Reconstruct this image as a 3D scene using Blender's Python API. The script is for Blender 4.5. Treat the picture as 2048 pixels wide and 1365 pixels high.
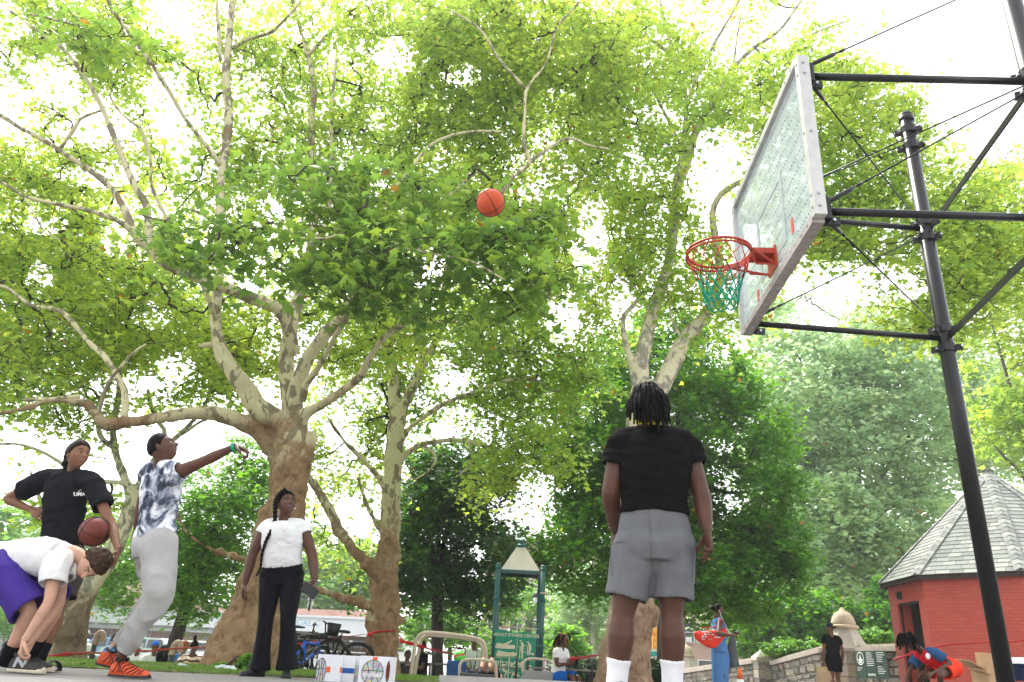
import bpy, math, random
import numpy as np
from mathutils import Vector, Matrix
for o in list(bpy.data.objects): bpy.data.objects.remove(o)
sc = bpy.context.scene
# ------------------------------------------------------------------ camera
F_, PI_, RO_, H_ = 1562.5, .39, .0512, .223
_f = np.array([0, math.cos(PI_), math.sin(PI_)]); _u0 = np.array([0, -math.sin(PI_), math.cos(PI_)]); _r0 = np.array([1., 0, 0])
_r = math.cos(RO_)*_r0 + math.sin(RO_)*_u0; _u = -math.sin(RO_)*_r0 + math.cos(RO_)*_u0
CAM = np.array([0, 0, H_])
cd = bpy.data.cameras.new('camera'); cam = bpy.data.objects.new('camera', cd); sc.collection.objects.link(cam)
cd.sensor_width = 36; cd.lens = 36*F_/2048; cd.clip_end = 2000; cd.clip_start = .05
cam.matrix_world = Matrix(((_r[0], _u[0], -_f[0], 0), (_r[1], _u[1], -_f[1], 0), (_r[2], _u[2], -_f[2], H_), (0, 0, 0, 1)))
sc.camera = cam
cd.dof.use_dof = False
# ------------------------------------------------------------------ light
SUN_EL, SUN_AZ = math.radians(58), math.radians(-25)      # azimuth from +Y towards +X
w = bpy.data.worlds.new('World'); sc.world = w; w.use_nodes = True
nt = w.node_tree; nt.nodes.clear()
sky = nt.nodes.new('ShaderNodeTexSky'); sky.sky_type = 'NISHITA'; sky.sun_disc = False
sky.sun_elevation = SUN_EL; sky.sun_rotation = SUN_AZ
sky.air_density = 1.0; sky.dust_density = 2.0; sky.ozone_density = 1.0
hs = nt.nodes.new('ShaderNodeHueSaturation'); hs.inputs['Saturation'].default_value = .12; hs.inputs['Value'].default_value = 1.0
bg = nt.nodes.new('ShaderNodeBackground'); bg.inputs[1].default_value = .15
ow = nt.nodes.new('ShaderNodeOutputWorld')
nt.links.new(sky.outputs[0], hs.inputs['Color']); nt.links.new(hs.outputs[0], bg.inputs[0]); nt.links.new(bg.outputs[0], ow.inputs[0])
sl = bpy.data.lights.new('sun', 'SUN'); sl.energy = 1.5; sl.angle = math.radians(14); sl.color = (1, .96, .88)
so = bpy.data.objects.new('sun', sl); sc.collection.objects.link(so)
sd = Vector((math.cos(SUN_EL)*math.sin(SUN_AZ), math.cos(SUN_EL)*math.cos(SUN_AZ), math.sin(SUN_EL)))
so.rotation_euler = sd.to_track_quat('Z', 'Y').to_euler(); so.location = (0, 0, 30)
sc.view_settings.view_transform = 'Standard'; sc.view_settings.look = 'None'; sc.view_settings.gamma = 1
sc.view_settings.exposure = 2.05
sc.render.resolution_x = 1024; sc.render.resolution_y = 682
try:
    sc.cycles.max_bounces = 8; sc.cycles.transmission_bounces = 6; sc.cycles.transparent_max_bounces = 8
except Exception: pass
# ------------------------------------------------------------------ helpers
rng = np.random.default_rng(7)
A3 = lambda *a: np.array(a, float)
def ray(x, y): return (x-1024)/F_*_r - (y-682.5)/F_*_u + _f
def at(x, y, Y):
    d = ray(x, y); return CAM + d*Y/d[1]
def atz(x, y, z):
    d = ray(x, y); return CAM + d*(z-H_)/d[2]
def proj(P):
    d = np.atleast_2d(P)-CAM; z = d@_f
    return np.stack([1024+F_*(d@_r)/z, 682.5-F_*(d@_u)/z], 1), z
def mpp(p):                                             # metres per photo pixel at p
    return float((np.asarray(p)-CAM)@_f)/F_
def gz(Y):
    return float(np.interp(Y, [0, 5.5, 7.5, 10.5, 17, 25, 60, 100], [.03, .03, 0, -.01, -.29, -.44, -1.3, -2.2]))
def gzv(Y): return np.interp(Y, [0, 5.5, 7.5, 10.5, 17, 25, 60, 100], [.03, .03, 0, -.01, -.29, -.44, -1.3, -2.2])
col = sc.collection
def unit(v):
    v = np.asarray(v, float); return v/(np.linalg.norm(v)+1e-12)
def new_mesh(name, V, Fc, mats, smooth=False, mi=None, attrs=None):
    me = bpy.data.meshes.new(name)
    if isinstance(Fc, np.ndarray):
        n, k = Fc.shape
        me.vertices.add(len(V)); me.vertices.foreach_set('co', np.asarray(V, np.float32).ravel())
        me.loops.add(n*k); me.loops.foreach_set('vertex_index', Fc.astype(np.int32).ravel())
        me.polygons.add(n); me.polygons.foreach_set('loop_start', np.arange(0, n*k, k, dtype=np.int32))
        me.polygons.foreach_set('loop_total', np.full(n, k, np.int32))
        me.update(calc_edges=True)
    else:
        me.from_pydata([tuple(map(float, v)) for v in V], [], [tuple(map(int, f)) for f in Fc]); me.update()
    for m in (mats if isinstance(mats, (list, tuple)) else [mats]): me.materials.append(m)
    if mi is not None: me.polygons.foreach_set('material_index', np.asarray(mi, np.int32))
    if smooth: me.polygons.foreach_set('use_smooth', np.ones(len(me.polygons), bool))
    if attrs:
        for k, (dom, val) in attrs.items():
            a = me.attributes.new(k, 'FLOAT', dom); a.data.foreach_set('value', np.asarray(val, np.float32))
    return me
def link(name, me, parent=None, **kw):
    o = bpy.data.objects.new(name, me); col.objects.link(o)
    if parent is not None: o.parent = parent
    for k, v in kw.items(): o[k] = v
    return o
def thing(name, label, cat, loc=(0, 0, 0), group=None, rz=0):
    o = bpy.data.objects.new(name, None); col.objects.link(o); o.location = tuple(map(float, loc)); o.rotation_euler = (0, 0, rz)
    o.empty_display_size = .1
    o['label'] = label; o['category'] = cat
    if group: o['group'] = group
    return o
def tag(o, label, cat, group=None):
    o['label'] = label; o['category'] = cat
    if group: o['group'] = group
    return o
def part(name, me, root, **kw):                          # world-space mesh under a thing placed anywhere
    o = link(name, me, root, **kw)
    M = Matrix.Translation(root.location) @ root.rotation_euler.to_matrix().to_4x4() if root.parent is None else Matrix.Translation(root.parent.location) @ root.parent.rotation_euler.to_matrix().to_4x4()
    if root.type == 'EMPTY': o.matrix_parent_inverse = M.inverted()
    elif root.parent is not None: o.matrix_parent_inverse = Matrix.Identity(4)
    return o
class MB:
    """collects geometry as vertex / face lists"""
    def __init__(s): s.V = []; s.F = []; s.n = 0; s.M = []
    def add(s, V, Fc, m=0):
        V = np.asarray(V, float); s.V.append(V)
        s.F += [tuple(i+s.n for i in f) for f in Fc]; s.M += [m]*len(Fc); s.n += len(V); return s
    def box(s, c, sz, R=None, m=0):
        c = np.asarray(c, float); h = np.asarray(sz, float)/2
        P = np.array([(x, y, z) for z in (-1, 1) for y in (-1, 1) for x in (-1, 1)], float)*h
        if R is not None: P = P@np.asarray(R).T
        return s.add(P+c, [(0, 2, 3, 1), (4, 5, 7, 6), (0, 1, 5, 4), (2, 6, 7, 3), (0, 4, 6, 2), (1, 3, 7, 5)], m)
    def bar(s, a, b, wd, hg, up=(0, 0, 1), m=0):
        a = np.asarray(a, float); b = np.asarray(b, float); t = unit(b-a); sd_ = np.cross(t, up)
        if np.linalg.norm(sd_) < 1e-3: sd_ = np.cross(t, (0, 1, 0))
        sd_ = unit(sd_); u2 = np.cross(sd_, t)
        return s.box((a+b)/2, (wd, np.linalg.norm(b-a), hg), np.stack([sd_, t, u2], 1), m)
    def tube(s, P, r, n=8, m=0, **k):
        V, Fc = tube(P, r, n=n, **k); return s.add(V, Fc, m)
    def ell(s, c, r, R=None, nu=12, nv=8, m=0):
        V, Fc = ellipsoid(c, r, R, nu, nv); return s.add(V, Fc, m)
    def build(s, name, mats, parent=None, smooth=False, **kw):
        me = new_mesh(name, np.concatenate(s.V), s.F, mats, smooth, s.M)
        return part(name, me, parent, **kw) if parent is not None else link(name, me, None, **kw)
def catmull(P, m):
    P = np.asarray(P, float)
    if len(P) < 3 or m <= 1: return P
    Q = np.vstack([2*P[0]-P[1], P, 2*P[-1]-P[-2]]); out = []
    for i in range(1, len(Q)-2):
        for t in np.arange(m)/m:
            a, b, c, d = Q[i-1], Q[i], Q[i+1], Q[i+2]
            out.append(.5*((2*b)+(c-a)*t+(2*a-5*b+4*c-d)*t*t+(3*b-a-3*c+d)*t**3))
    out.append(P[-1]); return np.array(out)
def tube(P, r, n=8, side=None, sub=1, round_caps=False, power=2.0, hollow=0, wall=.012, cap0=True):
    """tube along P; r scalar, list, or list of (a,b); side = reference for the a axis (one vector or one per point)"""
    P = np.asarray(P, float); k = len(P)
    r = np.asarray(r, float)
    if r.ndim == 0: r = np.full((k, 2), float(r))
    elif r.ndim == 1: r = np.stack([r, r], 1) if len(r) == k else np.tile(r, (k, 1))
    if side is not None:
        side = np.asarray(side, float)
        if side.ndim == 1: side = np.tile(side, (k, 1))
    if sub > 1:
        allp = np.hstack([P, r] + ([side] if side is not None else []))
        q = catmull(allp, sub); P = q[:, :3]; r = np.maximum(q[:, 3:5], 1e-4)
        if side is not None: side = q[:, 5:8]
        k = len(P)
    T = np.gradient(P, axis=0); T /= (np.linalg.norm(T, axis=1)[:, None]+1e-12)
    S = np.zeros((k, 3))
    if side is None:
        a = np.cross(T[0], (0, 0, 1.))
        if np.linalg.norm(a) < .2: a = np.cross(T[0], (0, 1., 0))
        a = unit(a)
        for i in range(k):
            a = a-T[i]*(a@T[i]); a = unit(a); S[i] = a
    else:
        for i in range(k): S[i] = unit(side[i]-T[i]*(side[i]@T[i]))
    O = np.cross(T, S)
    ang = np.arange(n)*2*math.pi/n
    c, s_ = np.cos(ang), np.sin(ang)
    if power != 2.0:
        c = np.sign(c)*np.abs(c)**(2/power); s_ = np.sign(s_)*np.abs(s_)**(2/power)
    rings = [P[i]+S[i]*(r[i, 0]*c)[:, None]+O[i]*(r[i, 1]*s_)[:, None] for i in range(k)]
    def ring(p, i, ra, rb): return p+S[i]*(ra*c)[:, None]+O[i]*(rb*s_)[:, None]
    if round_caps:
        rings.insert(0, ring(P[0]-T[0]*r[0].mean()*.55, 0, r[0, 0]*.75, r[0, 1]*.75)); rings.append(ring(P[-1]+T[-1]*r[-1].mean()*.55, -1, r[-1, 0]*.75, r[-1, 1]*.75))
        c0 = P[0]-T[0]*r[0].mean()*.95; c1 = P[-1]+T[-1]*r[-1].mean()*.95
    else: c0, c1 = P[0], P[-1]
    if hollow:
        rings.append(ring(P[-1], -1, r[-1, 0]-wall, r[-1, 1]-wall)); q = P[-1]-T[-1]*hollow
        rings.append(ring(q, -1, (r[-1, 0]-wall)*.97, (r[-1, 1]-wall)*.97)); c1 = q
    V = np.concatenate(rings+[c0[None], c1[None]]); K = len(rings); Fc = []
    for i in range(K-1):
        for j in range(n):
            j2 = (j+1) % n; Fc.append((i*n+j, i*n+j2, (i+1)*n+j2, (i+1)*n+j))
    a = K*n; b = a+1
    for j in range(n):
        j2 = (j+1) % n; Fc.append((a, j2, j)); Fc.append((b, (K-1)*n+j, (K-1)*n+j2))
    return V, Fc
def ellipsoid(c, r, R=None, nu=12, nv=8):
    V = []; Fc = []
    for i in range(1, nv):
        th = math.pi*i/nv
        for j in range(nu): ph = 2*math.pi*j/nu; V.append((math.sin(th)*math.cos(ph), math.sin(th)*math.sin(ph), math.cos(th)))
    V += [(0, 0, 1), (0, 0, -1)]; V = np.array(V)*np.asarray(r, float)
    if R is not None: V = V@np.asarray(R).T
    for i in range(nv-2):
        for j in range(nu): j2 = (j+1) % nu; Fc.append((i*nu+j, (i+1)*nu+j, (i+1)*nu+j2, i*nu+j2))
    t = (nv-1)*nu
    for j in range(nu): j2 = (j+1) % nu; Fc.append((t, j, j2)); Fc.append((t+1, (nv-2)*nu+j2, (nv-2)*nu+j))
    return V+np.asarray(c, float), Fc
def remesh(mb, voxel, smooth=2):
    me = new_mesh('tmp', np.concatenate(mb.V), mb.F, [])
    o = bpy.data.objects.new('tmp', me); col.objects.link(o)
    m = o.modifiers.new('r', 'REMESH'); m.mode = 'VOXEL'; m.voxel_size = voxel; m.adaptivity = 0
    if smooth:
        s = o.modifiers.new('s', 'SMOOTH'); s.factor = .5; s.iterations = smooth
    dg = bpy.context.evaluated_depsgraph_get(); ev = o.evaluated_get(dg); m2 = ev.to_mesh()
    V = np.zeros(len(m2.vertices)*3, np.float32); m2.vertices.foreach_get('co', V); V = V.reshape(-1, 3).astype(float)
    Fq = np.zeros(len(m2.loops), np.int32); m2.loops.foreach_get('vertex_index', Fq); Fq = Fq.reshape(-1, 4)
    ev.to_mesh_clear(); bpy.data.objects.remove(o); bpy.data.meshes.remove(me)
    return V, Fq
def vnormals(V, Fq):
    a = V[Fq[:, 2]]-V[Fq[:, 0]]; b = V[Fq[:, 3 if Fq.shape[1] > 3 else 1]]-V[Fq[:, 1 if Fq.shape[1] > 3 else 2]]
    n = np.cross(a, b); N = np.zeros_like(V)
    for k in range(Fq.shape[1]): np.add.at(N, Fq[:, k], n)
    return N/(np.linalg.norm(N, axis=1)[:, None]+1e-12)
_lat = rng.random((64, 64, 64)).astype(np.float32)
def vnoise(P):
    P = np.asarray(P, float); i = np.floor(P).astype(int); f = P-i; f = f*f*(3-2*f); i &= 63; j = (i+1) & 63
    def L(a, b, c): return _lat[a, b, c]
    x0, y0, z0 = i.T; x1, y1, z1 = j.T; fx, fy, fz = f.T
    c00 = L(x0, y0, z0)*(1-fx)+L(x1, y0, z0)*fx; c10 = L(x0, y1, z0)*(1-fx)+L(x1, y1, z0)*fx
    c01 = L(x0, y0, z1)*(1-fx)+L(x1, y0, z1)*fx; c11 = L(x0, y1, z1)*(1-fx)+L(x1, y1, z1)*fx
    return ((c00*(1-fy)+c10*fy)*(1-fz)+(c01*(1-fy)+c11*fy)*fz)*2-1
def fbm(P, o=3):
    P = np.asarray(P, float); return sum(vnoise(P*2**k+7.3*k)/2**k for k in range(o))
def smoothstep(a, b, x):
    t = np.clip((x-a)/(b-a), 0, 1); return t*t*(3-2*t)
def Rz(a): c, s = math.cos(a), math.sin(a); return np.array([[c, -s, 0], [s, c, 0], [0, 0, 1.]])
def rotv(v, ax, a):
    ax = unit(ax); v = np.asarray(v, float); return v*math.cos(a)+np.cross(ax, v)*math.sin(a)+ax*(ax@v)*(1-math.cos(a))
# ------------------------------------------------------------------ materials
def nodes(name):
    m = bpy.data.materials.new(name); m.use_nodes = True; t = m.node_tree; b = t.nodes['Principled BSDF']; return m, t, b
def noise_node(t, scale, detail=4, rough=.55, coord='Object', dist=0, vec_scale=None):
    tc = t.nodes.new('ShaderNodeTexCoord'); n = t.nodes.new('ShaderNodeTexNoise')
    n.inputs['Scale'].default_value = scale; n.inputs['Detail'].default_value = detail; n.inputs['Roughness'].default_value = rough; n.inputs['Distortion'].default_value = dist
    if vec_scale:
        mp = t.nodes.new('ShaderNodeMapping'); mp.inputs['Scale'].default_value = vec_scale
        t.links.new(tc.outputs[coord], mp.inputs[0]); t.links.new(mp.outputs[0], n.inputs['Vector'])
    else: t.links.new(tc.outputs[coord], n.inputs['Vector'])
    return n
def ramp(t, src, stops):
    r = t.nodes.new('ShaderNodeValToRGB'); e = r.color_ramp.elements
    e[0].position, e[0].color = stops[0][0], (*stops[0][1], 1); e[1].position, e[1].color = stops[-1][0], (*stops[-1][1], 1)
    for p, c in stops[1:-1]:
        x = e.new(p); x.color = (*c, 1)
    t.links.new(src, r.inputs[0]); return r
def bump(t, b, src, strength, dist=.01):
    n = t.nodes.new('ShaderNodeBump'); n.inputs['Strength'].default_value = strength; n.inputs['Distance'].default_value = dist
    t.links.new(src, n.inputs['Height']); t.links.new(n.outputs[0], b.inputs['Normal']); return n
def mat(name, c, rough=.7, var=.15, scale=20, bmp=.15, bscale=None, metal=0, spec=.35, bdist=.005, vec=None, sss=0):
    m, t, b = nodes(name); c = np.array(c, float)
    n = noise_node(t, scale, vec_scale=vec)
    r = ramp(t, n.outputs[0], [(.3, tuple(c*(1-var))), (.7, tuple(np.minimum(c*(1+var), 1)))])
    t.links.new(r.outputs[0], b.inputs['Base Color'])
    b.inputs['Roughness'].default_value = rough; b.inputs['Metallic'].default_value = metal
    if spec is not None: b.inputs['Specular IOR Level'].default_value = spec
    if bmp:
        n2 = noise_node(t, bscale or scale*4, 3, vec_scale=vec); bump(t, b, n2.outputs[0], bmp, bdist)
    if sss:
        b.inputs['Subsurface Weight'].default_value = sss; b.inputs['Subsurface Radius'].default_value = (.012, .005, .003); b.inputs['Subsurface Scale'].default_value = 1
    return m
def cloth(name, c, rough=.9, var=.08, weave=.12):
    m, t, b = nodes(name); c = np.array(c, float)
    n = noise_node(t, 9, 4); r = ramp(t, n.outputs[0], [(.3, tuple(c*(1-var))), (.7, tuple(np.minimum(c*(1+var), 1)))])
    t.links.new(r.outputs[0], b.inputs['Base Color']); b.inputs['Roughness'].default_value = rough; b.inputs['Specular IOR Level'].default_value = .06
    b.inputs['Sheen Weight'].default_value = .0
    n1 = noise_node(t, 14, 3, .5, vec_scale=(1, 1, 1.8)); n2 = noise_node(t, 260, 2)
    mx = t.nodes.new('ShaderNodeMath'); mx.operation = 'MULTIPLY_ADD'; mx.inputs[1].default_value = weave
    t.links.new(n2.outputs[0], mx.inputs[0]); t.links.new(n1.outputs[0], mx.inputs[2]); bump(t, b, mx.outputs[0], .35, .012)
    return m
def skin(name, c, lips=None):
    m, t, b = nodes(name); c = np.array(c, float)
    n = noise_node(t, 12, 5); r = ramp(t, n.outputs[0], [(.3, tuple(c*.82)), (.7, tuple(c*1.15))])
    t.links.new(r.outputs[0], b.inputs['Base Color']); b.inputs['Roughness'].default_value = .50; b.inputs['Specular IOR Level'].default_value = .3
    b.inputs['Subsurface Weight'].default_value = .08; b.inputs['Subsurface Radius'].default_value = (.01, .004, .002); b.inputs['Subsurface Scale'].default_value = 1
    bump(t, b, noise_node(t, 180, 3).outputs[0], .12, .003); return m
def leafmat(name, c, tr, rough=.45, spec=.35, mix=.5, hue=.35):
    """leaf: own colour varies per leaf through the 'tint' attribute; translucent when lit from behind"""
    m, t, b = nodes(name)
    at_ = t.nodes.new('ShaderNodeAttribute'); at_.attribute_name = 'tint'
    c = np.array(c); tr = np.array(tr)
    warm = np.array([1+hue*1.2, 1+hue*.5, .8]); cool = np.array([1-hue*.6, 1-hue*.35, 1.1])
    r1 = ramp(t, at_.outputs['Fac'], [(0, tuple(c*cool)), (.55, tuple(c)), (.97, tuple(c*warm)), (.985, (.45, .22, .03))])
    r2 = ramp(t, at_.outputs['Fac'], [(0, tuple(tr*cool)), (.55, tuple(tr)), (.97, tuple(np.minimum(tr*warm, .9))), (.985, (.6, .28, .03))])
    t.links.new(r1.outputs[0], b.inputs['Base Color']); b.inputs['Roughness'].default_value = rough; b.inputs['Specular IOR Level'].default_value = spec
    tl = t.nodes.new('ShaderNodeBsdfTranslucent'); t.links.new(r2.outputs[0], tl.inputs[0])
    mx = t.nodes.new('ShaderNodeMixShader'); mx.inputs[0].default_value = mix
    t.links.new(b.outputs[0], mx.inputs[1]); t.links.new(tl.outputs[0], mx.inputs[2]); t.links.new(mx.outputs[0], t.nodes['Material Output'].inputs[0])
    return m
def text_mesh(s, size, extrude=.002, font_scale_x=1., bold=0):
    cu = bpy.data.curves.new('t', 'FONT'); cu.body = s; cu.size = size; cu.extrude = extrude; cu.align_x = 'CENTER'; cu.align_y = 'CENTER'; cu.offset = bold; cu.resolution_u = 2
    o = bpy.data.objects.new('t', cu); col.objects.link(o); dg = bpy.context.evaluated_depsgraph_get(); ev = o.evaluated_get(dg)
    me = bpy.data.meshes.new_from_object(ev); 
    V = np.array([v.co[:] for v in me.vertices]) if len(me.vertices) else np.zeros((0, 3)); Fc = [tuple(p.vertices) for p in me.polygons]
    bpy.data.objects.remove(o); bpy.data.curves.remove(cu); bpy.data.meshes.remove(me)
    V[:, 0] *= font_scale_x; return V, Fc
def text_on(mb, s, size, c, xdir, ydir, extrude=.002, sx=1., m=0, bold=0):
    V, Fc = text_mesh(s, size, extrude, sx, bold); x = unit(xdir); y = unit(ydir); z = np.cross(x, y)
    mb.add(np.asarray(c)+V@np.stack([x, y, z]), Fc, m)
# ------------------------------------------------------------------ people
def head_fn(D, hr=0., feat=1.):
    """D unit dirs (x right, y forward, z up) -> positions of a life size head centred between the ears"""
    x, y, z = D.T
    P = np.stack([.0745*x, .095*y, .118*z], 1)
    lo = np.clip(-z, 0, 1); ft = smoothstep(.0, .5, y)
    P[:, 0] *= 1-.30*lo**1.6
    P[:, 0] *= 1+.05*smoothstep(0, .6, -y)*(z > -.3)
    P[:, 1] = np.where(y < 0, P[:, 1]*(1-.42*lo), P[:, 1]*(1-.04*lo))
    P[:, 1] = np.where(y > 0, P[:, 1]*(1-.10*smoothstep(.3, .9, z)), P[:, 1])
    P[:, 1] += .012*lo*ft
    if feat:
        X, Z = P[:, 0], P[:, 2]; ax = np.abs(X)
        pro = smoothstep(.026, -.020, Z)*smoothstep(-.036, -.027, Z)
        d = .026*np.exp(-(X/.0105)**2)*pro + .010*np.exp(-((ax-.012)/.008)**2-((Z+.024)/.009)**2)
        d -= .012*np.exp(-((ax-.031)/.017)**2-((Z-.010)/.012)**2)
        d += .005*np.exp(-((Z-.030)/.009)**2)*(ax < .055)
        d += .011*np.exp(-(X/.020)**2-((Z+.043)/.007)**2) + .011*np.exp(-(X/.017)**2-((Z+.057)/.007)**2) - .004*np.exp(-(X/.022)**2-((Z+.0495)/.0025)**2)
        d += .008*np.exp(-(X/.018)**2-((Z+.088)/.014)**2)
        d += .004*np.exp(-((ax-.045)/.014)**2-((Z+.012)/.016)**2)
        P[:, 1] += d*ft*feat
    return P
def sph_grid(nu, nv):
    D = []; Fc = []
    for i in range(1, nv):
        th = math.pi*i/nv
        for j in range(nu):
            ph = 2*math.pi*j/nu; D.append((math.sin(th)*math.cos(ph), math.sin(th)*math.sin(ph), math.cos(th)))
    D += [(0, 0, 1), (0, 0, -1)]
    for i in range(nv-2):
        for j in range(nu): j2 = (j+1) % nu; Fc.append((i*nu+j, (i+1)*nu+j, (i+1)*nu+j2, i*nu+j2))
    t = (nv-1)*nu
    for j in range(nu): j2 = (j+1) % nu; Fc.append((t, j, j2)); Fc.append((t+1, (nv-2)*nu+j2, (nv-2)*nu+j))
    return np.array(D), Fc
def frame(fwd, up):
    f = unit(fwd); r = unit(np.cross(f, up)); u = np.cross(r, f); return np.stack([r, f, u], 1)   # columns
def add_head(mb, c, fwd, up, s=1., hi=True):
    R = frame(fwd, up); D, Fc = sph_grid(*((64, 56) if hi else (20, 14)))
    P = head_fn(D, feat=1. if hi else .8)
    cen = np.array([P[list(f)].mean(0) for f in Fc])
    mi = np.zeros(len(Fc), int)
    X = np.abs(cen[:, 0]); Z = cen[:, 2]; fr = cen[:, 1] > .05
    mi[fr & (Z > -.064) & (Z < -.0375) & (X < .023*np.sqrt(np.clip(1-((Z+.050)/.0145)**2, .05, 1)))] = 1
    mi[fr & (Z > .031) & (Z < .038) & (X > .013) & (X < .048)] = 2
    V = np.asarray(c)+s*(P@R.T)
    base = mb.n; mb.V.append(V); mb.F += [tuple(i+base for i in f) for f in Fc]; mb.M += list(mi); mb.n += len(V)
    for sx in (-1, 1):
        e = np.array([sx*.0745, -.010, -.006])
        RR = R@np.array([[math.cos(.35*sx), -math.sin(.35*sx), 0], [math.sin(.35*sx), math.cos(.35*sx), 0], [0, 0, 1]])
        mb.ell(np.asarray(c)+s*(R@e), np.array([.009, .019, .031])*s, RR, 10 if hi else 6, 8 if hi else 5)
        if hi: mb.ell(np.asarray(c)+s*(R@(e+np.array([sx*.0075, .004, .002]))), np.array([.004, .010, .017])*s, RR, 8, 6, m=3)
def hair_cap(c, fwd, up, s, off, region, jit=.004, mats=None, nu=56, nv=44, freq=60, edge=.005, vol=.5):
    """region(Z, Y, X) -> >0 inside the scalp area"""
    R = frame(fwd, up); D, Fc = sph_grid(nu, nv); P = head_fn(D, feat=0)
    g = region(P[:, 2], P[:, 1], np.abs(P[:, 0]))+edge*fbm(P*45, 2)
    t = smoothstep(0, .014, g); o = off if not callable(off) else off(P)
    o = o*(1+vol*smoothstep(.02, -.08, P[:, 1]))
    h = -.007*(1-t)+o*t+(jit*(fbm(P*freq, 2)))*t
    P2 = P+D*h[:, None]
    return np.asarray(c)+s*(P2@R.T), Fc
def region_short(hl=.052, back=-.045):
    def f(Z, Y, X):
        lim = np.interp(Y, [-.1, -.03, .01, .03, .055, .09], [back, back+.015, .0, .028, hl, hl+.012]); return Z-lim
    return f
def add_eyes(root, c, fwd, up, s, look=(0, 1, 0)):
    R = frame(fwd, up); lk = unit(look)
    for sx in (-1, 1):
        e = np.array([sx*.031, .0735, .0080]); V, Fc = ellipsoid((0, 0, 0), (.0115,)*3, None, 16, 12)
        cen = np.array([V[list(f)].mean(0) for f in Fc]); mi = ((cen/np.linalg.norm(cen, axis=1)[:, None])@lk > .74).astype(int)
        V = V*np.array([1, 1, .55])
        part('eye', new_mesh('eye', np.asarray(c)+s*((V+e)@R.T), Fc, [M['eye_white'], M['iris']], True, mi), root)
def add_hand(mb, w, d, pn, s=1., curl=.35, thumb=1, spread=.06, tc=.5, fingers=None, n=8):
    """w wrist, d hand direction, pn palm normal (fingers curl towards it), thumb = +1 / -1 side along cross(d, pn)"""
    d = unit(d); pn = unit(np.asarray(pn, float)-d*(np.asarray(pn, float)@d)); sd_ = np.cross(d, pn)*thumb; w = np.asarray(w, float)
    K = lambda a, b, c: w+s*(d*a+sd_*b+pn*c)
    mb.tube([K(-.025, 0, 0), K(.0, 0, 0), K(.03, .003, .0), K(.065, .0, .0), K(.095, -.001, .002)], np.array([(.027, .020), (.027, .019), (.036, .018), (.041, .016), (.039, .012)])*s, n=12, side=sd_, sub=2, round_caps=True)
    L = fingers or [curl]*4
    for k, (off, ln) in enumerate(((.030, .070), (.010, .080), (-.011, .075), (-.030, .058))):
        p = K(.088-.004*abs(k-1), off, .0); dr = unit(d+sd_*off*spread*14); pts = [p-dr*.02*s, p]; a = L[k]
        ax = np.cross(dr, pn)
        for j, q in enumerate((.45, .31, .24)):
            dr = rotv(dr, ax, a*(.8 if j == 0 else 1.1)); p = p+dr*ln*q*s; pts.append(p)
        mb.tube(pts, np.array([.0090, .0095, .0088, .0080, .0066])*s, n=n, sub=2, round_caps=True)
    p = K(.018, .026, .006); dr = unit(d*.62+sd_*.72+pn*.28); pts = [K(.005, .010, 0), p]
    for j, q in enumerate((.042, .032, .026)):
        p = p+dr*q*s; pts.append(p); dr = unit(dr+(d*.35-sd_*.45+pn*.2)*tc)
    mb.tube(pts, np.array([.015, .0145, .0115, .0105, .008])*s, n=n, sub=2, round_caps=True)
def lerp(a, b, t): return np.asarray(a)*(1-t)+np.asarray(b)*t
def spine(J):
    hip = (J['hpl']+J['hpr'])/2; sh = (J['shl']+J['shr'])/2; return hip, sh
def torso_rings(J, s, B, inf=0., low=-.10, bust=0., belly=0.):
    """list of (point, (a,b), side)"""
    hip, sh = spine(J); nk = J['neck']; up = unit(sh-hip); L = np.linalg.norm(sh-hip)
    sH = unit(J['hpr']-J['hpl']); sS = unit(J['shr']-J['shl']); fw = unit(np.cross(up, (sH+sS)/2))
    mid = J.get('mid', (hip+sh)/2)
    W = B.get('w', 1.); D = B.get('d', 1.)
    waist = lerp(hip, mid, .75)
    pts = [hip+up*low*s, hip+up*-.02*s, lerp(hip, waist, .5)+0*fw, waist+fw*belly*.5*s, lerp(mid, sh, .35)+fw*bust*.4*s, lerp(mid, sh, .72)+fw*bust*.5*s, sh+up*.0*s, lerp(sh, nk, .55)]
    r = np.array([(.155, .105), (.172, .125), (.160, .118), (.142, .108), (.160, .120), (.172, .118), (.150, .092), (.085, .070)])*s
    r[:, 0] *= W; r[:, 1] *= D; r[0:3, 0] *= B.get('hips', 1.); r[1:4, 1] += belly*.5*s; r[3:5, 0] += belly*.4*s; r[4:6, 1] += bust*.5*s
    r = r+inf
    sd_ = [sH, sH, lerp(sH, sS, .2), lerp(sH, sS, .5), lerp(sH, sS, .8), sS, sS, sS]
    return pts, r, sd_, up, fw
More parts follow.
